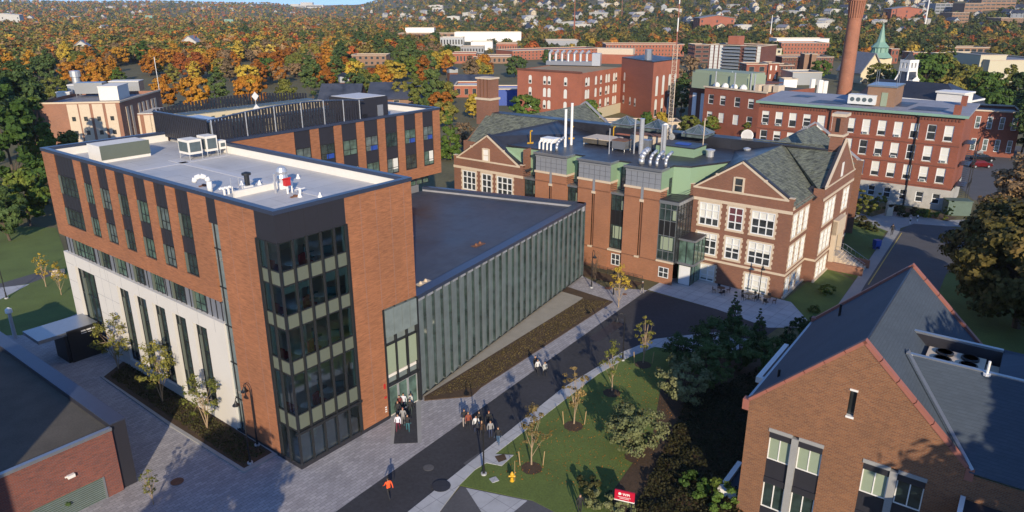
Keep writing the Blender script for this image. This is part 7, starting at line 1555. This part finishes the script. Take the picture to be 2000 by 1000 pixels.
# houses on the slopes
def house_mesh(nm, w_, d_, h, rise, wall, roof, porch=False):
    g = MB(); g.box(-w_ / 2, w_ / 2, -d_ / 2, d_ / 2, -2, h, 0); g.poly([(-w_ / 2, -d_ / 2, h), (w_ / 2, -d_ / 2, h), (0, -d_ / 2, h + rise)], 0); g.poly([(w_ / 2, d_ / 2, h), (-w_ / 2, d_ / 2, h), (0, d_ / 2, h + rise)], 0)
    e = .6; g.slab([(-w_ / 2 - e, -d_ / 2 - e, h - .3), (0, -d_ / 2 - e, h + rise + .1), (0, d_ / 2 + e, h + rise + .1), (-w_ / 2 - e, d_ / 2 + e, h - .3)][::-1], .3, 1); g.slab([(w_ / 2 + e, -d_ / 2 - e, h - .3), (0, -d_ / 2 - e, h + rise + .1), (0, d_ / 2 + e, h + rise + .1), (w_ / 2 + e, d_ / 2 + e, h - .3)], .3, 1)
    for z in np.arange(1.2, h - 1, 2.9):
        for x in np.linspace(-w_ / 2 + 1.6, w_ / 2 - 1.6, 3): g.box(x - .5, x + .5, -d_ / 2 - .06, -d_ / 2 - .01, z, z + 1.5, 2)
        for y in np.linspace(-d_ / 2 + 1.8, d_ / 2 - 1.8, 3): g.box(-w_ / 2 - .06, -w_ / 2 - .01, y - .5, y + .5, z, z + 1.5, 2)
    if porch: g.box(-w_ / 2, w_ / 2, -d_ / 2 - 2.2, -d_ / 2 - .1, 2.6, 2.9, 1); g.box(-w_ / 2, w_ / 2, -d_ / 2 - 2.2, -d_ / 2 - .1, -1, .4, 0)
    g.box(w_ * .2, w_ * .2 + .8, 0, .8, h, h + rise + 1.3, 3); return g.mesh(nm, [wall, roof, 'glass_old', 'red_brick'])
HM = [('white gabled', house_mesh('house', 10, 13, 6.5, 4, 'house_white', 'roof_far')), ('white dark-roofed', house_mesh('house', 11, 12, 5.8, 4.4, 'house_white', 'roof_dark', True)), ('cream gabled', house_mesh('house', 9.5, 13, 8.6, 3, 'house_cream', 'roof_grey', True)), ('grey shingled', house_mesh('house', 11, 15, 6, 4, 'house_grey', 'roof_dark')), ('long flat white', house_mesh('house', 30, 13, 8, 1.2, 'house_white', 'roof_white')), ('red brick', house_mesh('house', 24, 13, 7, 1.5, 'orange_brick', 'roof_grey'))]
HG = [('on the wooded hill above the long brick mill', 1000, 1330, -6, 74, 58, (0, 0, 0, 1, 1, 2, 2, 3, 4)), ('on the wooded hill above the apartment slab', 1330, 1530, -6, 70, 30, (0, 0, 1, 2, 2, 3, 4)), ('on the hill either side of the smokestack', 1530, 1830, -6, 72, 44, (0, 0, 1, 1, 2, 3, 4)), ('on the hill above the brick hospital', 1830, 2010, -6, 60, 18, (0, 1, 3, 3)), ('on the slope above the white warehouses', 690, 1000, 14, 46, 34, (0, 1, 2, 4, 4)), ('on the distant ridge at upper left', 0, 690, 9, 45, 26, (0, 0, 1, 4)), ('scattered in the autumn wood at left', 0, 640, 46, 78, 7, (0, 1, 0))]
for place, x0, x1, y0, y1, cnt, ks in HG:
    i = 0; tr = 0
    while i < cnt and tr < 900:
        tr += 1; px, py = rw.uniform(x0, x1), rw.uniform(y0, y1); x, y = onsite(px, py)
        if in_building(x, y, 12) or math.hypot(x, y) > 4800: continue
        k = rw.choice(ks); nm, me = HM[k]; lab = 'small %s house %s' % (nm, place); o = link('house', me, None, (x, y, HZ(x, y) + rw.uniform(.5, 3.0)), rw.uniform(-.9, .9), lab, 'house', lab); s_ = rw.uniform(.7, 1.05); o.scale = (s_, s_, s_); i += 1
for px, py, k, lab, s_, rz in ((12, 48, 4, 'long white building with steep gables at the far upper left', 2.0, .3), (166, 118, 0, 'white gabled house deep in the autumn wood, left', 1.0, .4), (378, 108, 0, 'lone white gable peeping from the wood right of centre left', 1.1, .1), (1392, 62, 5, 'long red brick block on the hillside above the apartment slab', 2.0, .1), (1760, 40, 5, 'long brick terrace on the hill right of the smokestack', 1.8, 0)):
    x, y = onsite(px, py); link('house', HM[k][1], None, (x, y, HZ(x, y) + 3), rz, lab, 'house').scale = (s_,) * 3
for px, py, w_, h, lab in ((578, 15, 60, 26, 'white hospital complex on the far horizon, left block'), (602, 14, 90, 34, 'white hospital complex on the far horizon, main block')):
    x, y, z = AT(px, py, 4700); g = MB(); g.box(-w_, w_, 0, 30, -40, h * .4, 0); g.box(-w_ * .5, w_ * .3, 0, 30, h * .4, h * .8, 0); g.box(-w_ * .9, w_ * .9, -1, 0, h * .1, h * .25, 1); o = g.build('hospital_complex', ['house_white', 'glass_old'], None, label=lab, cat='building'); o.location = (x, y, z)
# masts and poles
for px, yb, yt, r, col, lab, nm in ((1121, 78, -10, .8, 'orange_brick', 'thin red lattice radio mast above the long brick mill', 'radio_mast'), (1214, 40, -6, .5, 'copper_cap', 'faint red radio mast right of the taller one', 'radio_mast'), (1806, 52, -20, 1.1, 'paint_white', 'tall white chimney pole left of the hospital', 'white_pole'), (1503, 82, 28, .7, 'paint_white', 'slim white pole behind the apartment slab', 'white_pole'), (397, 48, 28, .5, 'galv', 'floodlight pole above the autumn wood', 'light_pole'), (1151, 68, 57, .5, 'galv', 'small steel pole before the wooded hill', 'light_pole'), (496, 48, 34, .5, 'galv', 'second floodlight pole above the autumn wood', 'light_pole')):
    x, y = onsite(px, yb); h = ZAT(px, yt, x, y) - HZ(x, y); g = MB(); g.cyl((0, 0, 0), (0, 0, h), r, r * .5, 6)
    if nm == 'radio_mast': g.cyl((0, 0, 0), (0, 0, h * .5), r * 1.4, r, 4)
    o = g.build(nm, col, None, label=lab, cat='mast'); o.location = (x, y, HZ(x, y) - 1)
for px, py, lab in ((292, 42, 'green road sign far off in the wood, left of two'), (448, 52, 'green road sign far off in the wood, right of two')):
    x, y = onsite(px, py); t = thing('road_sign', lab, 'sign', (x, y, HZ(x, y)), 0); g = MB(); g.box(-9, 9, -.2, 0, 8, 14); g.build('panel', 'copper_green', t); g = MB(); g.box(-7, -6.5, 0, .4, 0, 14); g.box(6.5, 7, 0, .4, 0, 14); g.build('post', 'galv', t)
# ================================================================ STREET FURNITURE, CARS, PEOPLE
def lamp(px, py, h, lab, arm=(-1, 0), grp='black street lamps round the campus', base=True, z=0.05):
    c = G(px, py); t = thing('street_lamp', lab, 'street lamp', (*c, z), 0, grp); ax, ay = arm
    if base: g = MB(); g.cyl((0, 0, -.05), (0, 0, .12), .24, n=12); g.build('footing', 'concrete_path', t)
    g = MB(); g.cyl((0, 0, .1), (0, 0, .8), .11, .08, 8); g.cyl((0, 0, .8), (0, 0, h), .065, .05, 8)
    pts = [(0, 0, h)] + [(ax * .45 * (1 - math.cos(a)), ay * .45 * (1 - math.cos(a)), h + .45 * math.sin(a)) for a in np.linspace(.3, math.pi, 8)]; g.tube(pts, .035, 6); g.build('pole', 'black', t)
    g = MB(); g.lathe([(.05, .0), (.09, -.12), (.14, -.25), (.30, -.42), (.30, -.46)], (ax * .9, ay * .9, h), 12); g.build('lamp_head', 'black', t)
    g = MB(); g.lathe([(.02, -.44), (.15, -.47), (.02, -.55)], (ax * .9, ay * .9, h), 10); g.build('bulb', 'blind', t)
lamp(489, 907, 5.6, 'black gooseneck lamp nearest the brick corner in the mulch bed', (-.8, .6), z=.13); lamp(503, 872, 5.4, 'black gooseneck lamp against the brick wall, behind the nearer one', (-.8, .6), z=.13)
lamp(945, 927, 5.2, 'black lamp on the lawn edge near the group of walkers', (-.5, -.4)); lamp(1216, 704, 5.0, 'black lamp at the lawn tip beside the golden young tree', (-.9, 0)); lamp(1155, 562, 5.0, 'black lamp on the pavers at the end of the glass hall', (.2, -.9)); lamp(1481, 585, 4.6, 'black lantern on the brick hall terrace', (.1, -.2)); lamp(13, 583, 5.2, 'black lamp by the white path at the left edge', (-.3, 0)); lamp(1198, 577, 3.4, 'thin short lamp right of the one by the glass hall', (0, .1), base=False)
t = thing('globe_lamp', 'silver bollard lamp with white globe at the left edge', 'street lamp', (*G(30, 660), 0)); g = MB(); g.cyl((0, 0, 0), (0, 0, 3.0), .22, .18, 8); g.build('post', 'galv', t); g = MB(); g.lathe([(.1, 3.0), (.38, 3.2), (.34, 3.6), (.08, 3.8)]); g.build('globe', 'paint_white', t)
# hydrant with marker rod
def hydrant(px, py, lab, s=1.0):
    t = thing('fire_hydrant', lab, 'hydrant', (*G(px, py), .03)); t.scale = (s, s, s)
    g = MB(); g.lathe([(.18, 0), (.18, .08), (.13, .1), (.13, .55), (.17, .57), (.16, .68), (.08, .80), (.04, .88)], n=12); g.build('barrel', 'yellow', t)
    g = MB(); g.cyl((-.27, 0, .45), (.27, 0, .45), .07, n=8); g.cyl((0, -.25, .42), (0, 0, .42), .08, n=8); g.build('outlets', 'yellow', t); return t
h_ = hydrant(1000, 940, 'yellow fire hydrant on the lawn near the kerb walk', 1.0)
g = MB(); g.cyl((.22, 0, 0), (.22, 0, 1.9), .02, n=5); g.build('marker_rod', 'stake', h_)
g = MB(); g.cyl((0, 0, 0), (0, 0, 1.5), .17, n=10); o = g.build('bollard', 'yellow', None, label='yellow bollard before the hedge of the granite base', cat='bollard'); o.location = (*G(1813, 425), 0)
g = MB(); g.box(-.55, .55, -.35, .35, 0, 2.2); g.cyl((0, -.35, 2.2), (0, .35, 2.2), .55, n=14); o = g.build('stone_marker', 'limestone', None, label='rounded pale stone marker at the pavement corner', cat='monument'); o.location = (*G(1735, 421), 0)
for px, py, lab in ((1777, 437, 'small black and white post on the forecourt, left of two'), (1791, 432, 'small black and white post on the forecourt, right of two')): g = MB(); g.cyl((0, 0, 0), (0, 0, .45), .12, n=8, m=0); g.cyl((0, 0, .45), (0, 0, .8), .12, n=8, m=1); g.cyl((0, 0, .8), (0, 0, 1.1), .12, n=8, m=0); o = g.build('marker_post', ['paint_white', 'black'], None, label=lab, cat='post', group='marker posts on the forecourt'); o.location = (*G(px, py), .02)
t = thing('postal_box', 'dark blue box on legs beside the pavement right of the old hall', 'mailbox', (*G(1711, 486), 0), .3); g = MB(); g.box(-.5, .5, -.4, .4, .5, 1.5); g.build('body', 'blue', t)
for a in (-.4, .4): g = MB(); g.box(a - .05, a + .05, -.3, .3, 0, .5); g.build('leg', 'blue', t)
g = MB(); g.box(-2, 2, -1.2, 1.2, 0, 2.6); g.box(-2.1, 2.1, -1.3, 1.3, 2.6, 2.75); o = g.build('utility_box', 'green_box', None, label='pale green utility box right of the upright cypress', cat='utility box'); o.location = (*G(1866, 418), 0); o.rotation_euler = (0, 0, -.15)
# red sign
SGN = G(1218, 1004)
t = thing('campus_sign', 'small red campus sign with white letters and white base line in the bushes', 'sign', (*SGN, 0), R(-20)); g = MB(); g.box(-.75, .75, -.06, .06, 1.25, 2.05); g.build('panel', 'sign_red', t)
g = MB(); g.box(-.76, .76, -.075, .075, 1.17, 1.245); g.build('base_line', 'paint_white', t); g = MB(); g.box(-.6, -.5, -.05, .05, 0, 1.17); g.box(.5, .6, -.05, .05, 0, 1.17); g.build('post', 'dark_frame', t)
o = link('lettering', text_mesh('WPI', .30, 'paint_white', bold=.006), t, (.12, -.07, 1.68)); o.rotation_euler = (R(90), 0, 0)
g = MB(); n_ = 10; g.poly([(.12 * math.cos(2 * math.pi * i / n_), -.072, .12 * math.sin(2 * math.pi * i / n_)) for i in range(n_)][::1], 0); o = g.build('emblem', 'paint_white', t); o.location = (-.36, 0, 1.79)
g = MB(); 
for k in range(11): g.box(-.5 + k * .09, -.44 + k * .09, -.07, -.062, 1.5, 1.55)
for k in range(8): g.box(-.36 + k * .09, -.30 + k * .09, -.07, -.062, 1.38, 1.43)
g.build('small_text', 'paint_white', t)
# wall flags and railings by the piers
t = thing('area_railing', 'low black railing at the foot of the brick piers', 'railing', LOC(OHK, -6.3, 17, 0), AZ)
g = MB()
for z in (.35, .6, .85, 1.1): g.cyl((0, 0, z), (0, 11, z), .025, n=4)
for k in range(9): g.cyl((0, k * 1.375, 0), (0, k * 1.375, 1.12), .035, n=5)
g.build('rails', 'dark_frame', t)
g = MB(); g.box(-2.4, .1, 0, 11.4, .0, .06); g.build('bed', 'mulch', t)
# terrace tables and stools
def table_set(px, py, i):
    t = thing('cafe_table', 'round dark cafe table %s on the brick hall terrace' % ('at the left', 'in the middle', 'at the right')[i], 'table', (*G(px, py), .01), 0, None); g = MB(); g.cyl((0, 0, .72), (0, 0, .76), .5, n=14); g.build('tabletop', 'dark_frame', t); g = MB(); g.cyl((0, 0, 0), (0, 0, .72), .05, n=6); g.cyl((0, 0, 0), (0, 0, .04), .28, n=10); g.build('leg', 'dark_frame', t)
    for k in range(4):
        a = k * math.pi / 2 + i * .5; u = thing('cafe_chair', 'dark metal cafe chair round the terrace table %s' % ('at the left', 'in the middle', 'at the right')[i], 'chair', (t.location.x + .95 * math.cos(a), t.location.y + .95 * math.sin(a), .01), a, 'cafe chairs at the %s terrace table' % ('left', 'middle', 'right')[i])
        g = MB(); g.box(-.2, .2, -.2, .2, .43, .46); g.build('seat', 'dark_frame', u); g = MB(); g.box(.18, .21, -.2, .2, .5, .88); g.build('backrest', 'dark_frame', u)
        for sx in (-.18, .18):
            for sy in (-.18, .18): g = MB(); g.cyl((sx, sy, 0), (sx, sy, .43), .018, n=4); g.build('leg', 'dark_frame', u)
for i, (px, py) in enumerate(((1408, 572), (1462, 584), (1497, 590))): table_set(px, py, i)
# side steps of the old hall with balustrade and portal
t = thing('side_steps', 'stone side steps with iron railing at the entrance of the old brick hall', 'steps', LOC(OHK, 15.6, -1.4, 0), AZ)
g = MB()
for k in range(8): g.box(0, 3.6, -1.2 - (k + 1) * .42, -1.2 - k * .42, 0, 1.9 - k * .22)
g.box(0, 3.6, -1.2, -.0, 0, 2.1); g.build('treads', 'limestone', t); g = MB(); g.box(-.4, 0, -4.9, 0, 0, 1.2); g.box(3.6, 4.0, -4.9, 0, 0, 1.2); g.build('side_wall', 'pink_brick', t)
g = MB()
for x in (-.2, 1.8, 3.8):
    g.cyl((x, 0, 3.0), (x, -1.2, 3.0), .03, n=4); g.cyl((x, -1.2, 3.0), (x, -4.7, 1.2), .03, n=4)
    for k in range(8): g.cyl((x, -.4 - k * .6, .8), (x, -.4 - k * .6, 3.0 - max(0, k - 1) * .3), .02, n=4)
g.build('railing', 'metal_grey', t)
t = thing('stone_portal', 'carved stone entrance portal on the side of the old brick hall', 'doorway', LOC(OHK, 15.6, -1.4, 0), AZ); g = MB(); g.box(-.3, .5, -.7, -.06, 0, 7.2); g.box(3.1, 3.9, -.7, -.06, 0, 7.2); g.box(-.3, 3.9, -.8, -.06, 5.2, 7.4); g.build('surround', 'limestone', t); g = MB(); g.box(.5, 3.1, -.2, -.06, 2.1, 5.2); g.build('door', 'black', t)
# cars
def car(px, py, rz, mat, lab, s=1.15):
    t = thing('parked_car', lab, 'car', (*G(px, py), .02), rz, 'cars parked behind the fire escape'); t.scale = (s, s, s)
    prof = [(-2.25, .35), (-2.3, .75), (-2.15, .98), (-1.75, 1.05), (-1.2, 1.52), (.35, 1.55), (1.15, 1.08), (2.1, .92), (2.3, .62), (2.25, .35)]
    bm = bmesh.new(); L_ = []
    for y, k in ((-.88, 1), (-.80, 1.0), (.80, 1.0), (.88, 1)):
        row = []
        for x, z in prof: yy = y * (.84 if z > 1.2 else 1); row.append(bm.verts.new((x, yy, z)))
        L_.append(row)
    for a, b in zip(L_[:-1], L_[1:]):
        for i in range(len(prof)): j = (i + 1) % len(prof); bm.faces.new((a[i], a[j], b[j], b[i]))
    bm.faces.new(L_[0][::-1]); bm.faces.new(L_[-1]); bmesh.ops.recalc_face_normals(bm, faces=bm.faces); me = bpy.data.meshes.new('body'); bm.to_mesh(me); bm.free(); me.materials.append(M[mat]); link('body', me, t)
    g = MB()
    for s_ in (-1, 1): g.poly([(-1.55, s_ * .80, 1.08), (.95, s_ * .80, 1.12), (.35, s_ * .765, 1.46), (-1.1, s_ * .765, 1.46)][::s_], 0)
    g.poly([(1.14, -.68, 1.12), (1.14, .68, 1.12), (.42, .62, 1.5), (.42, -.62, 1.5)], 0); g.poly([(-1.80, -.68, 1.06), (-1.80, .68, 1.06), (-1.28, .62, 1.49), (-1.28, -.62, 1.49)][::-1], 0); g.build('windows', 'glass_dark', t)
    for x in (-1.4, 1.4):
        for y in (-.84, .84): g = MB(); g.cyl((x, y - .1, .33), (x, y + .1, .33), .33, n=14); w = g.build('wheel', 'black', t); g = MB(); g.cyl((x, y - .11, .33), (x, y + .11, .33), .18, n=10); g.build('rim', 'galv', w)
    for y in (-.6, .6): g = MB(); g.box(2.2, 2.32, y - .18, y + .18, .62, .76); g.build('headlight', 'blind', t)
car(1912, 327, .05, 'carpaint_red', 'dark red car parked nearest, behind the fire escape'); car(1918, 315, .0, 'carpaint_dark', 'black car parked between the red and the silver one'); car(1922, 303, -.05, 'carpaint_silver', 'silver car parked farthest, against the shaded brick building')
# ---------------------------------------------------------------- people
PM = {}
def cloth_mat(top, legs, hair, shoe=(.03, .03, .03), skin=(.42, .24, .16)):
    k = (top, legs, hair, shoe)
    if k in PM: return PM[k]
    m, nt, b = _new('person_%d' % len(PM)); v = coords(nt); sp = nt.nodes.new("ShaderNodeSeparateXYZ"); nt.links.new(v, sp.inputs[0])
    dv = nt.nodes.new("ShaderNodeMath"); dv.operation = 'DIVIDE'; nt.links.new(sp.outputs[2], dv.inputs[0]); dv.inputs[1].default_value = 1.8
    c = ramp(nt, dv.outputs[0], [(0, shoe), (.055, legs), (.50, top), (.825, skin), (.935, hair)], 'CONSTANT')
    # back of the head is hair, hands are skin
    gt = nt.nodes.new("ShaderNodeMath"); gt.operation = 'GREATER_THAN'; nt.links.new(sp.outputs[0], gt.inputs[0]); gt.inputs[1].default_value = .31
    ab = nt.nodes.new("ShaderNodeMath"); ab.operation = 'ABSOLUTE'; nt.links.new(sp.outputs[0], ab.inputs[0]); nt.links.new(ab.outputs[0], gt.inputs[0])
    lo = nt.nodes.new("ShaderNodeMath"); lo.operation = 'LESS_THAN'; nt.links.new(sp.outputs[2], lo.inputs[0]); lo.inputs[1].default_value = .84
    hm = nt.nodes.new("ShaderNodeMath"); hm.operation = 'MULTIPLY'; nt.links.new(gt.outputs[0], hm.inputs[0]); nt.links.new(lo.outputs[0], hm.inputs[1])
    c = mixc(nt, hm.outputs[0], c, skin)
    bk = nt.nodes.new("ShaderNodeMath"); bk.operation = 'GREATER_THAN'; nt.links.new(sp.outputs[1], bk.inputs[0]); bk.inputs[1].default_value = .035
    hz = nt.nodes.new("ShaderNodeMath"); hz.operation = 'GREATER_THAN'; nt.links.new(sp.outputs[2], hz.inputs[0]); hz.inputs[1].default_value = 1.53
    h2 = nt.nodes.new("ShaderNodeMath"); h2.operation = 'MULTIPLY'; nt.links.new(bk.outputs[0], h2.inputs[0]); nt.links.new(hz.outputs[0], h2.inputs[1])
    c = mixc(nt, h2.outputs[0], c, hair)
    nt.links.new(c, b.inputs['Base Color']); b.inputs['Roughness'].default_value = .8; PM[k] = m; return m
def body_mesh(name, stride, swing):
    """figure facing -Y; stride and swing in metres"""
    J = [((0, 0, .94), .135), ((0, 0, 1.12), .125), ((0, -.01, 1.32), .155), ((0, 0, 1.45), .085), ((0, -.01, 1.53), .052), ((0, -.02, 1.62), .085), ((0, -.01, 1.72), .088), ((0, .0, 1.78), .05)]
    E_ = [(0, 1), (1, 2), (2, 3), (3, 4), (4, 5), (5, 6), (6, 7)]
    def chain(root, pts):
        p = root
        for q, r in pts: J.append((q, r)); E_.append((p, len(J) - 1)); p = len(J) - 1
        return p
    for s, k in ((-1, 1), (1, -1)):
        f = -stride * k
        chain(0, [((s * .10, 0, .88), .095), ((s * .11, f * .45, .50 + .02 * abs(stride)), .065), ((s * .11, f + (.12 if k < 0 else 0) * (abs(stride) > .1), .10 + (.08 if k < 0 and abs(stride) > .2 else 0)), .045), ((s * .12, f - .17 + (.1 if k < 0 else 0), .045 + (.02 if k < 0 else 0)), .038)])
        h = chain(2, [((s * .20, 0, 1.40), .065), ((s * .27, -swing * k * -.35, 1.14), .048), ((s * .285, swing * k - .08, .93), .036), ((s * .29, swing * k - .11, .86), .040)])
        base = J[h][0]
        for fi in range(4): fx = -.03 + fi * .02; J.append(((base[0] + fx * .4, base[1] - .012 + fx, base[2] - .085 - .01 * (fi in (1, 2))), .010)); E_.append((h, len(J) - 1))
        J.append(((base[0] - s * .03, base[1] - .05, base[2] - .04), .011)); E_.append((h, len(J) - 1))
    me = bpy.data.meshes.new(name); me.from_pydata([j[0] for j in J], E_, []); o = bpy.data.objects.new(name, me); COL.objects.link(o)
    md = o.modifiers.new('skin', 'SKIN'); 
    for i, sv in enumerate(me.skin_vertices[0].data): sv.radius = (J[i][1] * 1.12, J[i][1]) if i < 4 else (J[i][1],) * 2; sv.use_root = (i == 0)
    md2 = o.modifiers.new('sub', 'SUBSURF'); md2.levels = 1; md2.render_levels = 1
    dg = bpy.context.evaluated_depsgraph_get(); m2 = bpy.data.meshes.new_from_object(o.evaluated_get(dg)); bpy.data.objects.remove(o); m2.name = name
    m2.materials.clear(); m2.materials.append(M['black']); m2.polygons.foreach_set('use_smooth', [True] * len(m2.polygons)); return m2
BODY = [body_mesh('person', .22, .12), body_mesh('person', -.22, -.12), body_mesh('person', .04, .02), body_mesh('person', .42, .28)]
def pack_mesh():
    g = MB(); g.box(-.16, .16, .13, .30, 1.02, 1.42); return g.mesh('backpack', ['dark_frame'])
PACK = pack_mesh()
def person(px, py, face, top, legs, hair, lab, pose=0, pack=None, s=1.0, grp=None):
    m = cloth_mat(top, legs, hair); o = link('person', BODY[pose], None, (*G(px, py), .02), face, lab, 'person', grp); o.material_slots[0].link = 'OBJECT'; o.material_slots[0].material = m; o.scale = (s, s, s)
    if pack: q = link('backpack', PACK, o); q.material_slots[0].link = 'OBJECT'; q.material_slots[0].material = M[pack]
    return o
K_ = (.015, .015, .018); NV = (.02, .03, .07); JN = (.05, .10, .18); BR = (.05, .025, .012); BL_ = (.015, .012, .01); WH = (.55, .55, .55); GY = (.22, .22, .23); BD = (.30, .18, .08)
person(760, 972, math.pi + .5, (.75, .09, .02), K_, BL_, 'person jogging in an orange jacket and black trousers', 3, None, 1.03)
person(1050, 731, .6, WH, K_, BL_, 'person in white top walking left of the pair on the road', 0, 'dark_frame'); person(1064, 736, .5, (.36, .37, .36), K_, BR, 'person in grey top walking right of the pair on the road', 1); person(1045, 724, .8, K_, K_, BL_, 'person in black half hidden behind the white-topped walker', 2)
GR = [(907, 832, .2, K_, (.30, .26, .24), BR, 'person in dark jacket and pale trousers at the left of the road group', 0), (915, 838, .3, (.20, .05, .03), K_, (.16, .06, .02), 'person in rust-brown coat beside the pale trousers', 1), (930, 845, .1, WH, NV, BL_, 'person in white-grey hoodie in the road group, left of the lamp pole', 2), (941, 856, .2, BR, K_, BD, 'person in brown with fair hair directly behind the lamp pole', 0), (936, 836, .0, K_, NV, BL_, 'person in black at the back of the road group', 1), (955, 836, .4, K_, K_, (.22, .05, .02), 'red-haired person in black right of the lamp pole', 0), (958, 855, .2, GY, NV, BR, 'person in grey coat right of the lamp pole', 2), (973, 868, -.2, K_, JN, BR, 'person in black jacket and light jeans at the right of the road group', 1)]
for i, (px, py, f, a, b, c, lab, ps) in enumerate(GR): person(px, py, f, a, b, c, lab, ps)
DR = [(778, 842, .0, (.60, .58, .66), (.10, .01, .03), BR, 'person in white jacket and maroon trousers leading the doorway crowd', 0), (797, 843, .1, K_, (.03, .12, .15), BR, 'person in black top and teal jeans at the front of the doorway crowd', 1), (788, 829, .0, GY, GY, (.18, .04, .04), 'person in grey with reddish hair behind the front two', 2), (778, 816, .0, K_, K_, (.20, .07, .03), 'person in black with red-brown hair at the left of the doorway crowd', 0), (781, 804, .1, (.12, .02, .02), K_, BL_, 'person in dark red top near the left door jamb', 1), (789, 800, .0, (.50, .52, .58), NV, BL_, 'person in pale blue top in the middle of the doorway', 2), (803, 800, 2.6, (.42, .43, .42), K_, BL_, 'person in pale grey coat turning at the right of the doorway', 0), (802, 812, .2, K_, (.02, .03, .03), BR, 'person in black with white trainers at the right of the doorway crowd', 1)]
for px, py, f, a, b, c, lab, ps in DR: person(px, py, f, a, b, c, lab, ps)
person(1254, 574, 1.0, K_, (.28, .26, .25), (.5, .5, .5), 'person in black with pale hat walking where pavers meet the terrace', 1); person(1741, 460, math.pi - .4, K_, K_, BL_, 'dark person on the pavement by the side road', 0, None, 1.15); person(1132, 1003, .3, K_, K_, BL_, 'person in black at the bottom edge by the lawn corner', 2)
# ================================================================ AIR
m = bpy.data.materials.new('haze'); m.use_nodes = True; nt_ = m.node_tree; nt_.nodes.remove(nt_.nodes['Principled BSDF'])
pv_ = nt_.nodes.new('ShaderNodeVolumePrincipled'); pv_.inputs['Color'].default_value = (.80, .87, 1.0, 1); pv_.inputs['Density'].default_value = .00006; pv_.inputs['Anisotropy'].default_value = .1
nt_.links.new(pv_.outputs[0], nt_.nodes['Material Output'].inputs['Volume'])
g = MB(); g.box(-9000, 9000, -400, 11500, -2, 420); me_ = g.mesh('haze', []); me_.materials.append(m); link('haze', me_, kind='stuff')
